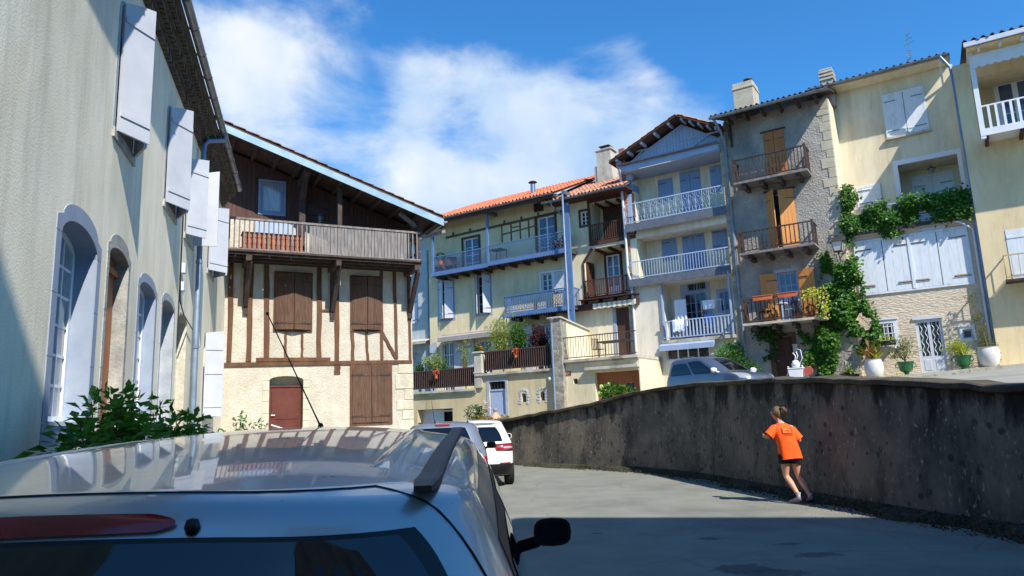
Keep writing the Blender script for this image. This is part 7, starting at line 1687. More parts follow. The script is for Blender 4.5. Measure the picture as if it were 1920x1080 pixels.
# shorts
sh_ = MB(); n = 24
for s_, sg in (('L', -1), ('R', 1)):
    h = Vector(J['h'+s_]); k = Vector(J['k'+s_]); vs = []
    for f, r_, c in ((-.28, .125, Vector((-.05+sg*.055, 0, .93))), (0, .128, h), (.16, .118, h.lerp(k, .16)), (.36, .106, h.lerp(k, .34))):
        for j in range(n): t = 2*pi*j/n; vs.append(c+Vector((cos(t)*r_, sin(t)*r_*1.02, 0)))
    sh_.add(vs, [(i*n+j, i*n+(j+1) % n, (i+1)*n+(j+1) % n, (i+1)*n+j) for i in range(3) for j in range(n)])
sh_.build('shorts', black_cloth, W1, smooth=True)
for s_, toe, heel in (('L', (-.115, .055, .03), (0, -.17, .08)), ('R', (.22, .05, .04), (.205, -.15, .095))):
    t_ = Vector(toe); h_ = Vector(heel); d = (t_-h_).normalized(); sd_ = d.cross(Vector((0, 0, 1))).normalized(); up_ = sd_.cross(d); secs = []
    for f, w_, hh, lift in ((-.08, .012, .02, .01), (.0, .034, .042, .02), (.2, .038, .052, .022), (.45, .04, .042, .01), (.75, .046, .032, 0), (.95, .04, .024, 0), (1.06, .016, .014, 0)): secs.append((h_.lerp(t_, f)+up_*lift, sd_*w_, up_*hh))
    loft(secs, shoe_m, 'shoe', W1, n=16)
    a = Vector(J['a'+s_]); loft([(a+Vector((0, 0, .05)), (.043, 0, 0), (0, .043, 0)), (a, (.042, 0, 0), (0, .042, 0)), (a.lerp(h_, .6)+Vector((0, .02, 0)), (.04, 0, 0), (0, .045, 0))], sock, 'sock', W1, n=14, cap=(False, False))
# ---- the second person, bending among the flowers behind the end of the wall
hp2 = onplane(931, 771, (0, 31, 0), Vector((0, 1, 0)))
g2_ = gz(hp2.x, 31)
W2 = empty('person', (hp2.x, 31, g2_), radians(200), 'grey-haired person with bare shoulders stooping behind the flowers by the pale blue door', 'person')
hz = hp2.z-g2_
J2 = [(0, 0, .42), (0, -.02, hz-.42), (.0, -.1, hz-.22), (0, -.16, hz-.1), (0, -.19, hz), (0, -.2, hz+.08), (-.18, -.08, hz-.26), (-.26, -.2, hz-.45), (-.2, -.38, hz-.5), (.18, -.08, hz-.26), (.26, -.2, hz-.45), (.2, -.38, hz-.5), (-.1, .0, .4), (-.14, -.32, .42), (-.13, -.2, .05), (.1, 0, .4), (.14, -.32, .42), (.13, -.2, .05)]
E2 = [(0, 1), (1, 2), (2, 3), (3, 4), (4, 5), (2, 6), (6, 7), (7, 8), (2, 9), (9, 10), (10, 11), (0, 12), (12, 13), (13, 14), (0, 15), (15, 16), (16, 17)]
skinned('body', J2, E2, [.14, .14, .13, .055, .09, .08, .06, .045, .03, .06, .045, .03, .1, .07, .04, .1, .07, .04], skin, W2)
mb = MB(); c = Vector((0, -.185, hz+.045)); vs = []
for i in range(9):
    ph = pi*i/8*.55
    for j in range(16): th = 2*pi*j/16; vs.append(c+Vector((sin(ph)*cos(th)*.098, sin(ph)*sin(th)*.108+.02, cos(ph)*.1)))
mb.add(vs, [(i*16+j, (i+1)*16+j, (i+1)*16+(j+1) % 16, i*16+(j+1) % 16) for i in range(8) for j in range(16)]); mb.build('hair', greyhair, W2, smooth=True)
loft([((0, 0, .5), (.17, 0, 0), (0, .13, 0)), ((0, -.02, hz-.42), (.17, 0, 0), (0, .13, 0)), ((0, -.07, hz-.3), (.165, 0, 0), (0, .12, 0))], M('pale_vest', (214, 190, 150), rough=.9), 'vest', W2, n=18, cap=(False, False))
# ============================================================ PLANTS
def place(root): return root
def plant(name, loc, label, cat='plant', group=None): return empty(name, loc, 0, label, cat, group)
# big-leafed shrub by the stucco house
RB = random.Random(17)
sb = plant('leafy_shrub', (-3.3, 6.3, .7), 'large dark green broad-leafed shrub growing beside the stucco house behind the silver car roof', 'shrub')
stems = MB(); lv = MB()
tops = [(172, 748, 6.6), (205, 738, 6.3), (228, 735, 6.5), (262, 760, 6.2), (300, 745, 6.6), (330, 780, 6.4), (352, 775, 6.8), (378, 800, 6.9), (150, 790, 5.9), (125, 850, 5.4), (168, 820, 5.6), (225, 800, 5.7), (282, 800, 5.9), (345, 810, 6.2), (200, 770, 5.9), (245, 735, 6.9), (312, 815, 5.8), (105, 865, 5.2), (188, 850, 5.2), (260, 845, 5.4), (365, 790, 7.2), (140, 825, 5.6), (240, 825, 5.4), (300, 840, 5.5), (335, 835, 5.8), (215, 755, 6.6), (270, 780, 6.6), (160, 770, 6.3)]
for px, py, Y in tops+[(a+RB.uniform(-14, 14), b+RB.uniform(8, 45), c-.3) for a, b, c in tops]:
    d = ray(px, py+6); p = Vector((0, 0, EYE))+d*(Y/d.y)-Vector(sb.location); base_ = Vector((p.x*.5+RB.uniform(-.2, .2), RB.uniform(-.4, .4)+p.y*.4, 0)); mid_ = base_.lerp(p, .6)+Vector((RB.uniform(-.06, .06), 0, .1))
    stems.tube([base_, mid_, p], [.012, .008, .004], 5)
    hgt = (p-base_).length; k = int(hgt/.055)
    for i in range(2, k+1):
        f = i/k; q = base_.lerp(mid_, f/.6) if f < .6 else mid_.lerp(p, (f-.6)/.4)
        if f < .25 and RB.random() < .4: continue
        for sd_ in (0, 1):
            a = RB.uniform(0, 2*pi); dr_ = Vector((cos(a), sin(a), RB.uniform(-.35, .35)))
            if f > .93: dr_.z = RB.uniform(.2, .9)
            ln = RB.uniform(.11, .18)*(1.1-.3*(f > .92)); leaf(lv, q+dr_*.02, dr_, Vector((0, 0, 1))+rv(RB)*.35, ln, ln*.62, fold=.12, tip=.18)
for px, py, Y, rx_, rz_ in ((200, 800, 6.2, .42, .3), (290, 810, 6.3, .4, .26), (150, 850, 5.6, .35, .2), (340, 815, 6.4, .3, .22), (240, 850, 5.5, .5, .2), (215, 770, 6.5, .3, .25)):
    d = ray(px, py); p = Vector((0, 0, EYE))+d*(Y/d.y)-Vector(sb.location); blob(lv, p, (rx_, .3, rz_), 70, .12, RB, w=.6, fill=.2, droop=.1, up=1.2)
stems.build('stem', stem_m, sb); lv.build('foliage', G_bush, sb)
# dark stone trough behind it
tr = MB(); 
tq = Vector((-3.55, 8.0, 0)); tr.box(-.9, .9, -.5, .5, .0, 1.35).box(-.95, .95, -.55, .55, 1.351, 1.42)
o = tr.build('stone_trough', M('dark_stone', (70, 64, 60), (96, 90, 84), rough=.95, vs=5, bump=.5, bs=20), None, bevel=.03); o.location = (-4.1, 10.2, 0); o.rotation_euler = (0, 0, radians(106)); tag(o, 'dark stone planter standing behind the large shrub at the stucco wall', 'planter')
# wiry weeds in front of the half-timbered house
def weed(px, pytop, Y, hgt, sp, seed_, label, ml=G_bush, n=9, name='weed', ls=.085):
    R_ = random.Random(seed_); d = ray(px, pytop); top = Vector((0, 0, EYE))+d*(Y/d.y); root = plant(name, (top.x, top.y, top.z-hgt), label); st = MB(); lf = MB()
    for k in range(n):
        e = Vector((R_.uniform(-sp, sp), R_.uniform(-sp, sp)*.6, hgt*R_.uniform(.45, 1.0))); b0_ = Vector((R_.uniform(-.06, .06), 0, 0)); st.tube([b0_, b0_.lerp(e, .5)+Vector((0, 0, .08)), e], [.007, .005, .002], 4)
        m = int(e.length/.035)
        for i in range(2, m):
            q = b0_.lerp(e, i/m)+Vector((0, 0, .16*(i/m)*(1-i/m)*2)); dr_ = rv(R_); leaf(lf, q, dr_, rv(R_)+Vector((0, 0, .6)), R_.uniform(.6, 1.3)*ls, ls*.5)
    st.build('stem', stem_m, root); lf.build('foliage', ml, root); return root
weed(452, 768, 15.5, 1.0, .22, 1, 'tall wiry green weed below the left corner of the half-timbered house', n=8)
weed(488, 778, 15.5, .8, .18, 2, 'wiry green weed just left of the red-brown arched door', n=8)
weed(425, 800, 15.0, .55, .3, 3, 'low clump of bright weeds where the stucco wall meets the half-timbered house', n=12)
weed(512, 812, 15.8, .35, .16, 4, 'small leafy weed at the foot of the white handrail', n=10)
# ---- climbing plants on facades
def onfac(F, pts, d=0): return [F.loc(x, y, d) for x, y in pts]
def inpoly(x, z, P):
    c = False; n = len(P)
    for i in range(n):
        (x0, z0), (x1, z1) = P[i], P[(i+1) % n]
        if (z0 > z) != (z1 > z) and x < (x1-x0)*(z-z0)/(z1-z0)+x0: c = not c
    return c
def vine(F, polys, n, ln, label, mat, seed_, dep=(.04, .3), y0=0, name='climbing_vine', trunk=None, holes_=.25, mat2=None, hangy=0):
    R_ = random.Random(seed_); o = empty(name, F.P, F.a, label, 'climbing plant'); lf = MB()
    from mathutils import noise
    for pts in polys:
        P = [F.loc(x, y, y0-.15) for x, y in pts]; xs_ = [p[0] for p in P]; zs2 = [p[1] for p in P]
        area = abs(sum(P[i][0]*P[(i+1) % len(P)][1]-P[(i+1) % len(P)][0]*P[i][1] for i in range(len(P))))/2; k = 0; tries = 0; nn = int(n*area)
        while k < nn and tries < nn*12:
            tries += 1; x = R_.uniform(min(xs_), max(xs_)); z = R_.uniform(min(zs2), max(zs2)); jx = x+R_.gauss(0, .1); jz = z+R_.gauss(0, .1)
            if not inpoly(jx, jz, P): continue
            nv = noise.noise(Vector((x*1.6, z*1.6, seed_))); 
            if nv < -holes_*1.1: continue
            thick = dep[0]+(dep[1]-dep[0])*max(0, min(1, .5+nv*1.3))
            y = y0-R_.uniform(dep[0], max(dep[0]+.03, thick)); d = Vector((R_.uniform(-.8, .8), R_.uniform(-.7, .1), R_.uniform(-1.1, .1))); l = ln*R_.uniform(.6, 1.3)
            leaf(lf, Vector((x, y, z)), d, Vector((R_.uniform(-.4, .4), -1, R_.uniform(.1, 1.2))), l, l*.8, fold=.1); k += 1
    lf.build('foliage', mat, o)
    if trunk:
        st = MB()
        for path, r_ in trunk:
            p3 = [F.loc(x, y, y0-.05) for x, y in path]; st.tube([(a, y0-.05-.02*(i % 2), b_) for i, (a, b_) in enumerate(p3)], r_, 6)
        st.build('stem', stem_m, o)
    return o
vine(H6, [[(1538, 480), (1548, 470), (1560, 500), (1600, 478), (1612, 515), (1618, 560), (1635, 585), (1652, 620), (1640, 655), (1625, 640), (1615, 665), (1598, 625), (1582, 600), (1568, 640), (1560, 690), (1556, 706), (1512, 708), (1508, 670), (1520, 640), (1505, 632), (1500, 612), (1545, 605), (1552, 560), (1548, 520)]], 950, .14, 'dense green creeper climbing the corner between the grey house and the yellow house', G_vine, 5, dep=(.03, .42), trunk=[([(1562, 705), (1570, 640), (1585, 560), (1580, 500)], .03), ([(1570, 640), (1610, 590), (1640, 620)], .015)])
vine(H6, [[(1408, 612), (1440, 608), (1500, 610), (1504, 640), (1470, 628), (1452, 632), (1450, 680), (1440, 678), (1436, 640), (1415, 632)]], 260, .13, 'dark leafy creeper hanging under the lowest balcony around the brown door', G_dark, 6, dep=(.05, .3), holes_=.15)
vine(H7, [[(1578, 350), (1588, 342), (1610, 372), (1606, 388), (1640, 384), (1664, 372), (1668, 392), (1700, 366), (1760, 362), (1815, 350), (1820, 402), (1770, 410), (1730, 402), (1700, 418), (1680, 440), (1660, 440), (1640, 425), (1600, 432), (1590, 445), (1600, 462), (1578, 452)]], 1150, .12, 'thick green vine draped over the terrace railing of the yellow house', G_vine, 8, dep=(.0, .4), y0=-.1, holes_=.3, trunk=[([(1585, 470), (1590, 430), (1700, 405), (1815, 385)], .02)])
vine(H6, [[(1497, 545), (1515, 540), (1540, 538), (1552, 548), (1556, 575), (1548, 600), (1530, 596), (1538, 575), (1525, 560), (1505, 556)]], 420, .1, 'yellow-green climbing shrub spilling over the corner of the lowest wooden balcony', G_yel, 12, dep=(.0, .35), y0=-.95, holes_=.4)
# ---- plants on the ochre house terraces
def bushy(F, px, py, d, rad, n, ln, mat, label, name='potted_shrub', seed_=1, cat='shrub', zb=None, blobs=5, w=.4, group=None):
    R_ = random.Random(seed_); u, z = F.loc(px, py, d); zb = z-rad[2] if zb is None else zb; wpt = F.w(u, d, zb); o = empty(name, tuple(wpt), F.a, label, cat, group); lf = MB(); st = MB(); hz_ = z-zb
    for k in range(blobs):
        v = rv(R_); c = Vector((v.x*rad[0]*.55, v.y*rad[1]*.5, hz_+v.z*rad[2]*.5)); s_ = R_.uniform(.45, .65); blob(lf, c, (rad[0]*s_, rad[1]*s_, rad[2]*s_), n//blobs, ln, R_, w=w)
        st.tube([(0, 0, 0), (c.x*.4, c.y*.4, hz_*.5), tuple(c)], [.02, .012, .004], 5)
    for _ in range(14): v = rv(R_); e = Vector((v.x*rad[0]*1.1, v.y*rad[1], hz_+abs(v.z)*rad[2]*1.15)); st.tube([(0, 0, hz_*.4), tuple(e)], [.008, .003], 4); blob(lf, e, (.09, .09, .12), max(6, n//120), ln, R_, w=w)
    lf.build('foliage', mat, o); st.build('stem', stem_m, o); return o
bushy(H3, 942, 632, TD+.5, (.85, .4, 1.0), 2600, .13, G_bamboo, 'feathery yellow-green bamboo in the middle of the upper terrace of the ochre house', 'bamboo', 3, 'bamboo', zT2, blobs=9, w=.22)
bushy(H3, 976, 632, TD+.5, (.5, .35, .75), 1500, .12, G_vine, 'bright green shrub between the bamboo and the burgundy maple', 'potted_shrub', 4, 'shrub', zT2, blobs=7)
bushy(H3, 1015, 642, TD+.5, (.6, .35, .75), 1700, .12, G_red, 'burgundy-leafed maple at the right end of the upper terrace', 'japanese_maple', 5, 'tree', zT2, blobs=7)
bushy(H3, 812, 682, TD+.4, (.5, .3, .5), 900, .12, G_bamboo, 'rounded yellow-green bush behind the screen of the lower terrace', 'potted_shrub', 6, 'shrub', zT1, blobs=6, w=.3)
bushy(H3, 787, 690, TD+.4, (.35, .3, .42), 500, .11, G_dark, 'dark green bush at the left end of the lower terrace', 'potted_shrub', 7, 'shrub', zT1)
bushy(H3, 832, 688, TD+.4, (.3, .25, .35), 420, .1, G_vine, 'small fresh green bush beside the rounded bush on the lower terrace', 'potted_shrub', 8, 'shrub', zT1)
bushy(H3, 872, 665, TD+.5, (.35, .3, .7), 420, .12, G_bamboo, 'tall thin bamboo shoots left of the stone pillar', 'bamboo', 9, 'bamboo', zT1, blobs=5, w=.2)
bushy(H3, 900, 656, TD+.1, (.28, .22, .2), 420, .1, G_vine, 'green leafy pot plant on top of the concrete pillar', 'pot_plant', 10, 'plant', zT2+1.15)
u, z = H3.loc(900, 668, TD+.1); o = MB().lathe([(.09, 0), (.14, .2), (.155, .2), (.155, .24)], (0, 0, 0), 14).build('flower_pot', terracotta, None, smooth=True, auto=40); o.location = H3.w(u, TD+.1, zT2+1.03); tag(o, 'terracotta pot standing on the concrete pillar between the two terraces', 'pot')
for px, py, zz, lab in ((967, 660, zT2, 'upper'), (818, 700, zT1, 'lower')):
    u, z = H3.loc(px, py, TD-.12); R_ = random.Random(px)
    o = empty('flower_pot', tuple(H3.w(u, TD-.14, z-.2)), RA, 'small hanging pot of red geraniums on the screen of the %s terrace' % lab, 'flower pot', 'geranium pots on the terrace screens')
    MB().lathe([(.06, -.05), (.09, .12), (.1, .12), (.1, .15)], (0, 0, 0), 12).build('pot', terracotta, o, smooth=True, auto=40); b_ = MB(); blob(b_, (0, 0, .25), (.14, .11, .09), 80, .06, R_, w=.8); b_.build('flowers', G_orange, o); b_ = MB(); blob(b_, (0, 0, .2), (.14, .1, .1), 60, .07, R_, w=.6); b_.build('foliage', G_vine, o)
    MB().tube([(0.02, -.1, -.05), (-.1, -.1, -.3), (-.25, -.1, -.6), (-.22, -.13, -.95)], .008, 5).build('dangling_string', stem_m, o)
# shrubs by the wall end
def mound(x, y, z, rad, n, ln, mat, label, seed_, name='shrub', cat='shrub', w=.5, flowers=None):
    R_ = random.Random(seed_); o = plant(name, (x, y, z), label, cat); lf = MB(); st = MB()
    for k in range(7):
        v = rv(R_); c = Vector((v.x*rad[0]*.6, v.y*rad[1]*.6, rad[2]*(.5+.4*v.z))); s_ = R_.uniform(.4, .6); blob(lf, c, (rad[0]*s_, rad[1]*s_, rad[2]*s_), n//7, ln, R_, w=w); st.tube([(0, 0, 0), tuple(c)], [.018, .005], 5)
    lf.build('foliage', mat, o); st.build('stem', stem_m, o)
    if flowers:
        fl_ = MB()
        for _ in range(flowers[1]): v = rv(R_); p = Vector((v.x*rad[0]*1.02, -abs(v.y)*rad[1], rad[2]*(.6+.6*abs(v.z)))); blob(fl_, p, (.035, .035, .035), 12, .05, R_, w=.9)
        fl_.build('flowers', flowers[0], o)
    return o
def at(px, py, Y): d = ray(px, py); return Vector((0, 0, EYE))+d*(Y/d.y)
p = at(898, 783, 28.5); mound(p.x, 28.5, p.z-.2, (.5, .4, .75), 900, .1, G_dark, 'dark green rose bush with pale blooms left of the rust-coloured shrub', 31, 'rose_bush', 'rose bush', flowers=(G_pink, 10))
p = at(924, 786, 28.0); mound(p.x, 28.0, p.z-.3, (.85, .4, .5), 1700, .075, G_rust, 'low rust-coloured flowering shrub at the end of the retaining wall', 32, w=.45)
p = at(1165, 738, 24.6); mound(p.x, p.y, p.z-.35, (.75, .3, .62), 1300, .12, G_yel if False else G_vine, 'bright green leafy shrub overhanging the wall in front of the orange-brown garage', 33)
p = at(1133, 742, 24.9); o = plant('prickly_pear', (p.x, p.y, p.z-.3), 'prickly pear cactus with round pads beside the shrub at the garage', 'cactus'); mb = MB()
for (x, z, a, s_) in ((0, .15, 0, 1), (.1, .42, .3, .9), (-.14, .36, -.4, .8), (.16, .66, .2, .7), (-.08, .6, -.2, .7)): mb.lathe([(0, -.14*s_), (.09*s_, -.08*s_), (.11*s_, 0), (.09*s_, .09*s_), (0, .14*s_)], (0, 0, 0), 14); mb.xf(Matrix.Translation((x, 0, z)) @ Matrix.Rotation(a, 4, 'Y') @ Matrix.Diagonal((1, .25, 1, 1)), len(mb.v)-70)
mb.build('pads', G_cactus, o, smooth=True)
p = at(1372, 668, 28.8); mound(p.x, p.y, p.z-1.0, (.7, .45, 1.25), 1700, .12, G_bush, 'green bush growing against the foot of the blue gabled house behind the van', 34)
p = at(1400, 690, 28.0); mound(p.x, p.y, p.z-.8, (.55, .35, .85), 900, .11, G_vine, 'lower bright bush between the van and the grey house', 35)
# plants by the yellow house
def pot(px, pyb, d, prof, mat, label, F=H7, zb=None):
    u, z = F.loc(px, pyb, d); z = z if zb is None else zb; o = empty('plant_pot', tuple(F.w(u, d, z)), F.a, label, 'plant pot', 'pots along the foot of the yellow house'); 
    MB().lathe(prof, (0, 0, 0), 24).build('pot_body', mat, o, smooth=True, auto=35); h = prof[-1][1]; r_ = prof[-1][0]; MB().lathe([(r_*.8, h-.03), (r_*.9, h-.005)], (0, 0, 0), 20).build('soil', soil, o)
    return o, F.w(u, d, z+h)
def on_pot(wp, name, label, cat='plant'): return empty(name, tuple(wp), RA, label, cat)
po1, wp = pot(1641, 708, -.9, [(.22, 0), (.27, .05), (.32, .3), (.31, .5), (.27, .62), (.29, .66)], pot_white, 'large round white pot left of the green urn beneath the grilled window')
RS = random.Random(2); o = on_pot(wp, 'spiky_plant', 'spiky bronze and green strap-leafed plant in the large left white pot'); 
for mat_, n_, cx, nm in ((G_strap, 46, -.05, 'strap_leaves'), (G_yel, 30, .15, 'green_leaves')):
    mb = MB()
    for _ in range(n_):
        a = RS.uniform(0, 2*pi); el = RS.uniform(.5, 1.4); ln = RS.uniform(.5, 1.0)*(1 if nm[0] == 's' else .6); d = Vector((cos(a)*cos(el), sin(a)*cos(el), sin(el))); p0 = Vector((cx, 0, 0)); s_ = d.cross(Vector((0, 0, 1))).normalized()*.022
        m_ = p0+d*ln*.6; e = p0+d*ln+Vector((0, 0, -ln*.12)); mb.add([p0-s_, p0+s_, m_+s_, m_-s_, e], [(0, 1, 2, 3), (3, 2, 4)])
    mb.build(nm, mat_, o)
urn = [(.16, 0), (.17, .04), (.07, .08), (.08, .13), (.2, .2), (.24, .34), (.25, .46), (.28, .5), (.28, .53)]
for (px, pyb, lab, lab2, w_, R2_, mt, wd) in ((1701, 706, 'green glazed urn left of the glazed door', 'thin olive bush growing in the green urn left of the glazed door', .3, 41, G_olive, .55), (1808, 695, 'green glazed urn right of the glazed door', 'drooping yellow-green bush in the green urn right of the glazed door', .3, 42, G_yel, .3)):
    pq_, wp = pot(px, pyb, -.75, urn, glaze_green, lab); hh = MB()
    for sg in (-1, 1): hh.tube([(sg*.24, 0, .3), (sg*.33, 0, .36), (sg*.3, 0, .46), (sg*.25, 0, .46)], .018, 6)
    hh.build('handles', glaze_green, pq_, smooth=True)
    o = on_pot(wp, 'urn_shrub', lab2, 'shrub'); lf = MB(); st = MB(); R_ = random.Random(R2_)
    for _ in range(22): e = Vector((R_.uniform(-.4, .4)-(.12 if wd < .5 else 0), R_.uniform(-.3, .2), R_.uniform(.2, 1)*wd*1.5)); st.tube([(0, 0, 0), tuple(e*.5+Vector((0, 0, .1))), tuple(e)], [.008, .005, .002], 4); blob(lf, e, (.13, .1, .12), 34, .06, R_, w=.6); blob(lf, e*.6+Vector((0, 0, .08)), (.12, .1, .1), 14, .06, R_, w=.6)
    st.build('stem', stem_m, o); lf.build('foliage', mt, o)
po2, wp = pot(1857, 687, -.6, [(.2, 0), (.27, .08), (.34, .34), (.33, .52), (.29, .62), (.31, .66)], pot_white, 'large round white pot beside the drain pipe at the right corner of the yellow house')
o = on_pot(wp, 'slender_shrub', 'tall slender olive-leafed shrub trained up the wall in the right white pot', 'shrub'); R_ = random.Random(44); lf = MB(); st = MB()
for (px, py) in ((1848, 640), (1838, 612), (1828, 590), (1850, 655), (1822, 565), (1835, 630), (1818, 553), (1860, 650), (1842, 665), (1865, 668)):
    u, z = H7.loc(px, py, -.4); e = (H7.w(u, -.4, z)-Vector(wp)); e = Matrix.Rotation(-RA, 3, 'Z') @ e; st.tube([(0, 0, 0), tuple(e*.5+Vector((.03, 0, .05))), tuple(e)], [.014, .008, .003], 5); blob(lf, e, (.17, .13, .26), 90, .07, R_, w=.45); blob(lf, e*.6, (.14, .12, .2), 40, .07, R_, w=.45)
st.build('stem', stem_m, o); lf.build('foliage', G_olive, o)
u, z = H7.loc(1594, 708, -.9); o = empty('agave_tub', tuple(H7.w(u, -.9, z-.05)), RA, 'variegated agave in a low dark tub at the foot of the creeper', 'plant'); MB().lathe([(.26, 0), (.34, .18), (.36, .18)], (0, 0, 0), 20).build('tub', plastic_black, o, smooth=True, auto=40); mb = MB(); RS = random.Random(9)
for _ in range(44):
    a = RS.uniform(0, 2*pi); el = RS.uniform(.25, 1.35); ln = RS.uniform(.4, .68); d = Vector((cos(a)*cos(el), sin(a)*cos(el), sin(el))); p0 = Vector((0, 0, .16)); s_ = d.cross(Vector((0, 0, 1))).normalized()*.035; m_ = p0+d*ln*.55; e = p0+d*ln+Vector((0, 0, -ln*.3)); mb.add([p0-s_, p0+s_, m_+s_, m_-s_, e], [(0, 1, 2, 3), (3, 2, 4)])
mb.build('leaves', G_agave, o)
u, z = H7.loc(1662, 645, -.2); o = empty('window_box', tuple(H7.w(u+.02, -.2, z-.05)), RA, 'dark window box with yellow flowers hanging on the grilled window', 'window box'); MB().box(-.3, .3, -.1, .1, 0, .17).build('box', plastic_black, o, bevel=.01); b_ = MB(); blob(b_, (0, 0, .22), (.28, .12, .1), 200, .06, random.Random(3), w=.7); b_.build('flowers', G_yel, o)
ua, ub = H7.u(1596, 708, -.9), w7+1.2; za_, zb2 = H7.z(1641, 708, -.9), H7.z(1857, 687, -.9); slp = (zb2-za_)/(H7.u(1857, 687, -.9)-H7.u(1641, 708, -.9)); zk = lambda u: za_+slp*(u-H7.u(1641, 708, -.9))
pv = MB().add([(ua, -1.12, zk(ua)-.5), (ub, -1.12, zk(ub)-.5), (ub, -.001, zk(ub)-.5), (ua, -.001, zk(ua)-.5), (ua, -1.12, zk(ua)-.01), (ub, -1.12, zk(ub)-.01), (ub, -.001, zk(ub)-.01), (ua, -.001, zk(ua)-.01)], [(0,3,2,1),(4,5,6,7),(0,1,5,4),(1,2,6,5),(2,3,7,6),(3,0,4,7)]).build('pavement', concrete, None); pv.location = H7.P; pv.rotation_euler = (0, 0, RA); kind(pv)
# ============================================================ SMALL THINGS
# wall lantern
u, z = H7.loc(1571, 462, -.55)
o = empty('street_lantern', tuple(H6.w(H6.u(1571, 462, -.55), -.55, H6.z(1571, 462, -.55))), RA, 'black four-sided street lantern with pale glass at the corner of the grey house', 'lantern')
MB().add([(-.12, -.12, -.18), (.12, -.12, -.18), (.12, .12, -.18), (-.12, .12, -.18), (-.2, -.2, .16), (.2, -.2, .16), (.2, .2, .16), (-.2, .2, .16)], [(0,3,2,1),(4,5,6,7),(0,1,5,4),(1,2,6,5),(2,3,7,6),(3,0,4,7)]).build('glass', M('frosted_glass', (196, 196, 190), rough=.25), o)
mb = MB(); C4 = [(-1, -1), (1, -1), (1, 1), (-1, 1)]
for sx, sy in C4: mb.beam((sx*.122, sy*.122, -.18), (sx*.203, sy*.203, .16), .02, .02)
mb.box(-.14, .14, -.14, .14, -.21, -.181); mb.add([(-.24, -.24, .165), (.24, -.24, .165), (.24, .24, .165), (-.24, .24, .165), (-.12, -.12, .34), (.12, -.12, .34), (.12, .12, .34), (-.12, .12, .34)], [(0,3,2,1),(4,5,6,7),(0,1,5,4),(1,2,6,5),(2,3,7,6),(3,0,4,7)]); mb.box(-.07, .07, -.07, .07, .341, .42)
mb.tube([(0, 0, -.2), (0, .02, -.36), (0, .3, -.5), (0, .55, -.45)], .018, 6); mb.lathe([(.05, 0), (.02, -.1)], (0, 0, -.21), 8); mb.build('frame', iron, o)
# porch lantern
u, z = H7.loc(1747, 318, D7+.5); o = empty('porch_lantern', tuple(H7.w(u, D7+.5, z)), RA, 'small hanging lantern inside the porch above the yellow house terrace', 'lantern'); MB().lathe([(.05, -.14), (.12, .04)], (0, 0, 0), 8).build('glass', MATS['lantern_metal'], o); MB().lathe([(.17, .04), (.05, .12), (.02, .14)], (0, 0, 0), 10).tube([(0, 0, .14), (0, 0, po[3]-z-.0)], .01, 5).build('cap', iron, o)
# flower boxes on the grey house balcony
for px, py, lab in ((1430, 559, 'left terracotta trough hooked on the lowest balcony rail of the grey house'), (1477, 553, 'right terracotta trough hooked on the lowest balcony rail of the grey house')):
    u, z = H6.loc(px, py, -1.05); o = MB().prism([(-.33, .0), (.33, .0), (.37, .17), (-.37, .17)], -.1, .08).box(-.38, .38, -.12, .1, .15, .18).build('flower_trough', terracotta, None, bevel=.008); o.location = H6.w(u, -1.09, z-.09); o.rotation_euler = (0, 0, RA); tag(o, lab, 'flower trough', 'troughs on the lowest grey house balcony')
# things on the grey house balcony
u0, u1, zb_ = H6b
o = empty('bistro_chair', tuple(H6.w(u0+.75, -.5, zb_)), RA+.5, 'dark folding chair at the left end of the lowest grey house balcony', 'chair'); MB().box(-.2, .2, -.2, .2, .44, .47).build('seat', plastic_black, o); MB().box(-.2, .2, .18, .21, .6, .9).build('backrest', plastic_black, o)
for sx, sy in C4: MB().tube([(sx*.18, sy*.18, 0), (sx*.18, sy*.18, .44 if sy < 0 else .9)], .012, 5).build('leg', plastic_black, o)
o = empty('round_table', tuple(H6.w(u0+1.35, -.5, zb_)), RA, 'small round table between the chair and orange shutter on the lowest grey house balcony', 'table'); MB().lathe([(.28, .68), (.28, .71)], (0, 0, 0), 20).build('table_top', grey_white, o); MB().tube([(0, 0, 0), (0, 0, .68)], .025, 8).lathe([(.2, 0), (.18, .02), (.03, .05)], (0, 0, 0), 14).build('pedestal', plastic_black, o)
for k, (du_, lab) in enumerate(((1.05, 'first small clay pot on the lowest grey house balcony floor'), (2.05, 'middle small clay pot on the lowest grey house balcony floor'), (2.5, 'right-hand small clay pot on the lowest grey house balcony floor'))):
    o = empty('clay_pot', tuple(H6.w(u0+du_, -.75, zb_)), RA, lab, 'pot', 'clay pots on the balcony'); MB().lathe([(.09, 0), (.13, .2), (.145, .2), (.145, .24)], (0, 0, 0), 14).build('pot_body', terracotta, o, smooth=True, auto=40); b_ = MB(); blob(b_, (0, 0, .36), (.16, .14, .16), 130, .08, random.Random(k), w=.5); b_.build('foliage', (G_dark, G_vine, G_dark)[k], o)
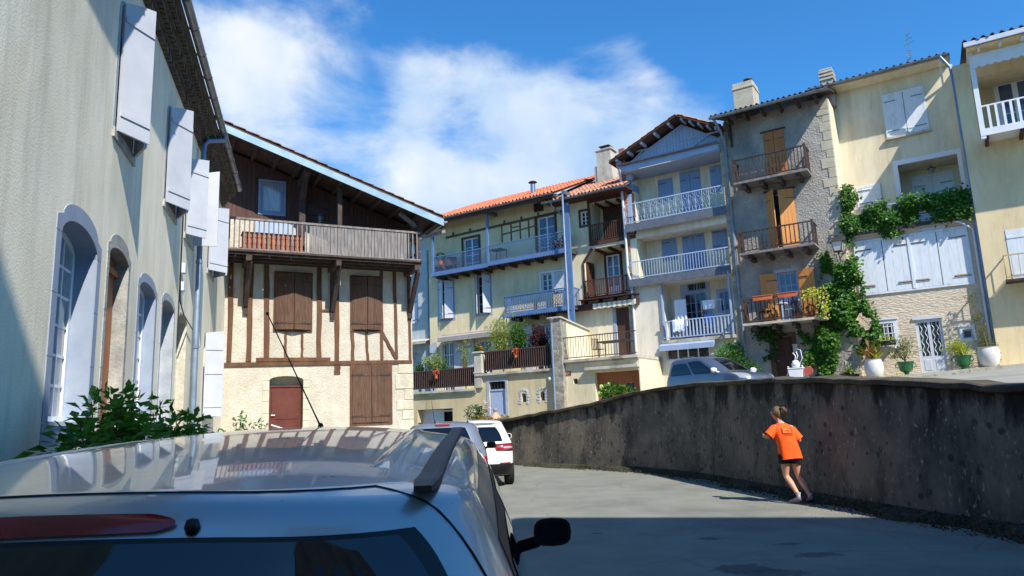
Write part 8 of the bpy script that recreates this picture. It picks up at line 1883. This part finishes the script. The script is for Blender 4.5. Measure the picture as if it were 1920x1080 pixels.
# washing on the blue gabled house balcony
q = H5.r(1265, 1287, 562, 598, .35); o = MB()
cl = M('white_cloth', (214, 220, 230), (224, 228, 236), rough=.9, vs=3)
vs = []; nu = 14; zT_, zB_ = q[3], zf3+.6
for i in range(nu+1):
    x = q[0]+(q[1]-q[0])*i/nu
    for j in range(5): z = zT_+(zB_-zT_)*j/4; vs.append((x, .35+.025*sin(i*1.4)*(.3+j/4), z+(.0)))
o.add(vs, [(i*5+j, (i+1)*5+j, (i+1)*5+j+1, i*5+j+1) for i in range(nu) for j in range(4)]); cs = o.build('hanging_sheet', cl, None, smooth=True); cs.location = H5.P; cs.rotation_euler = (0, 0, RA); tag(cs, 'white sheet hanging on the lowest balcony of the blue gabled house', 'laundry')
q = H5.r(1261, 1283, 594, 612, -.26); o = MB(); vs = []
for i in range(15):
    x = q[0]+(q[1]-q[0])*i/14; 
    for j, (y, z) in enumerate(((-.12, H5.z(1308, 596, -.2)-.2), (-.13, H5.z(1308, 596, -.2)+.012), (-.27, H5.z(1308, 596, -.2)+.012), (-.275, H5.z(1308, 596, -.2)-.25), (-.28, H5.z(1308, 596, -.2)-.5-.04*sin(i)))): vs.append((x, y+.01*sin(i*1.7)*(j > 2), z))
o.add(vs, [(i*5+j, (i+1)*5+j, (i+1)*5+j+1, i*5+j+1) for i in range(14) for j in range(4)]); cs = o.build('towel', M('patterned_towel', (224, 230, 240), (130, 160, 214), rough=.9, vs=9, lo=.5, hi=.6), None, smooth=True); cs.location = H5.P; cs.rotation_euler = (0, 0, RA); tag(cs, 'white and blue towel draped over the lowest white balcony rail', 'towel')
q = H5.r(1316, 1352, 562, 600, .2); rk = empty('drying_rack', tuple(H5.w(q[0], .2, zf3)), RA, 'white tubular drying rack with pale and blue washing beside the window', 'drying rack')
mb = MB(); W_ = q[1]-q[0]; H2 = q[3]-zf3
for x in (0, W_):
    for y in (0, .45): mb.tube([(x, y, 0), (x, y, H2)], .01, 5)
for z in (H2, H2*.62, H2*.3):
    for y in (0, .15, .3, .45): mb.tube([(0, y, z), (W_, y, z)], .006, 4)
mb.build('rack_frame', white_paint, rk)
MB().box(.05, W_*.7, -.01, .01, H2-.38, H2).build('pillowcase', cl, rk); MB().box(.08, W_*.65, -.012, .01, H2*.62-.4, H2*.62).build('blue_cloth', M('bright_blue_cloth', (60, 140, 210), (90, 160, 220), rough=.9, vs=8), rk)
# table and chairs on the pale yellow house terrace
o = empty('terrace_table', tuple(H4.w(H4.u(1135, 640, -1.6), -1.5, zT4)), RA, 'long dark metal garden table on the terrace of the pale yellow house', 'table'); tw = H4.u(1180, 640, -1.6)-H4.u(1120, 640, -1.6)
mb = MB(); x = -.3
while x < tw-.4: mb.box(x, x+.09, -.35, .35, .7, .73); x += .11
mb.box(-.32, tw-.38, -.36, -.33, .69, .74).box(-.32, tw-.38, .33, .36, .69, .74); mb.build('table_top', iron, o)
for x in (-.22, tw-.5):
    for y in (-.3, .3): MB().tube([(x, y, 0), (x+.0, y, .7)], .018, 5).build('leg', iron, o)
oc = empty('garden_chair', tuple(H4.w(H4.u(1122, 650, -1.6), -1.6, zT4)), RA+1.2, 'dark metal garden chair at the left end of the terrace table', 'chair')
mb = MB()
for i in range(5): mb.box(-.22+i*.09, -.15+i*.09, -.2, .22, .42, .44)
mb.build('seat', iron, oc); mb = MB()
for i in range(5): mb.box(-.21+i*.09, -.18+i*.09, .2, .22, .44, .9)
mb.tube([(-.22, .21, .9), (.22, .21, .9)], .014, 5); mb.build('backrest', iron, oc)
for sx, sy in C4: MB().tube([(sx*.2, sy*.2, 0), (sx*.2, sy*.2, .42)], .014, 5).build('leg', iron, oc)
# upper balcony of the ochre house: chair and pot plant
oc = empty('rattan_chair', tuple(H3.w(H3.u(845, 490, -.5), -.5, zb1a)), RA+.4, 'dark wicker chair on the left length of the top blue balcony', 'chair', 'wicker chairs on the top blue balcony'); MB().box(-.26, .26, -.26, .26, .3, .42).build('seat', timber_dark, oc, bevel=.02); MB().box(-.26, .26, .2, .27, .42, .9).box(-.27, -.22, -.25, .25, .42, .62).box(.22, .27, -.25, .25, .42, .62).build('backrest', timber_dark, oc, bevel=.02)
for sx, sy in C4: MB().box(sx*.22-.02, sx*.22+.02, sy*.22-.02, sy*.22+.02, 0, .3).build('leg', timber_dark, oc)
oc = empty('rattan_chair', tuple(H3.w(H3.u(1052, 450, -.5), -.5, zb1b)), RA-.5, 'dark wicker chair at the right end of the top blue balcony', 'chair', 'wicker chairs on the top blue balcony'); MB().box(-.26, .26, -.26, .26, .3, .42).build('seat', timber_dark, oc, bevel=.02); MB().box(-.26, .26, .2, .27, .42, .9).box(-.27, -.22, -.25, .25, .42, .62).box(.22, .27, -.25, .25, .42, .62).build('backrest', timber_dark, oc, bevel=.02)
for sx, sy in C4: MB().box(sx*.22-.02, sx*.22+.02, sy*.22-.02, sy*.22+.02, 0, .3).build('leg', timber_dark, oc)
oc = empty('side_table', tuple(H3.w(H3.u(935, 480, -.5), -.5, zb1b)), RA, 'small dark table just right of the middle post on the top blue balcony', 'table'); MB().box(-.35, .35, -.3, .3, .66, .7).build('table_top', iron, oc)
for sx, sy in C4: MB().tube([(sx*.3, sy*.26, 0), (sx*.3, sy*.26, .66)], .02, 5).build('leg', iron, oc)
u = H3.u(826, 480, -.35); o = empty('potted_plant', tuple(H3.w(u, -.35, zb1a+.55)), RA, 'dark potted plant standing at the left end of the top blue balcony', 'plant'); MB().lathe([(.1, 0), (.16, .25), (.18, .25)], (0, 0, 0), 14).build('pot', terracotta, o); b_ = MB(); blob(b_, (0, 0, .45), (.28, .22, .2), 220, .1, random.Random(5)); b_.build('foliage', G_dark, o)
MB().box(-.25, .25, -.2, .2, -.55, -.02).build('pot_stand', timber_dark, o)
# white garden machine by the brown door
u, z = H6.loc(1494, 702, -1.6); gz_ = z-.35
o = empty('garden_tool_cart', tuple(H6.w(u, -1.6, z-.42)), RA, 'white crate and small white machine with a red hose reel before the brown door', 'cart')
MB().prism([(-.22, .3), (.22, .3), (.26, .62), (-.26, .62)], -.18, .18).box(-.28, .28, -.2, .2, .62, .66).build('crate', white_paint, o, bevel=.01)
mb = MB(); mb.tube([(-.3, 0, .72), (-.15, 0, .6), (-.1, 0, .55)], .03, 6); mb.lathe([(0, .66), (.13, .68), (.16, .8), (.1, .92), (0, .95)], (.0, 0, 0), 14); mb.tube([(-.02, 0, .9), (.02, 0, 1.1), (-.06, 0, 1.22)], .02, 6); mb.tube([(.02, 0, .9), (.1, 0, 1.1), (.06, 0, 1.25)], .018, 6); mb.tube([(.12, 0, .75), (.25, 0, 1.0), (.22, 0, 1.3), (.1, 0, 1.36)], .014, 6); mb.tube([(.2, 0, .75), (.4, 0, .3), (.5, 0, .1)], .025, 6); mb.tube([(-.28, 0, .6), (-.36, 0, .3), (-.32, 0, .0)], .022, 6); mb.tube([(.28, .1, .6), (.3, .1, .05)], .022, 6); mb.build('machine_frame', white_paint, o, smooth=True)
mb = MB().lathe([(.05, -.05), (.16, -.05), (.17, 0), (.16, .05), (.05, .05)], (0, 0, 0), 20).xf(Matrix.Translation((.42, -.05, .52)) @ Matrix.Rotation(pi/2, 4, 'X')); mb.build('hose_reel', M('red_reel', (170, 80, 70), rough=.6), o, smooth=True, auto=40)
# visible studs on the wall coping: small hooks
# grass along the upper kerb
R_ = random.Random(77); mb = MB()
for _ in range(1500):
    px = R_.uniform(1640, 1900); f = R_.uniform(0, 1)
    k = R_.choice([0, 1])
    if k == 0: p = H7.w(H7.u(px, 700, -.9), -R_.uniform(.9, 1.15), 0); z = upz(p.x, p.y) if _ % 25 == 0 else z; 
    else: continue
    a = R_.uniform(0, 2*pi); h = R_.uniform(.05, .12); q = Vector((p.x, p.y, z)); mb.add([q+Vector((cos(a)*.012, sin(a)*.012, -.02)), q-Vector((cos(a)*.012, sin(a)*.012, .02)), q+Vector((R_.uniform(-.04, .04), 0, h))], [(0, 1, 2)])
kind(mb.build('grass_strip', G_yel, None), 'stuff')
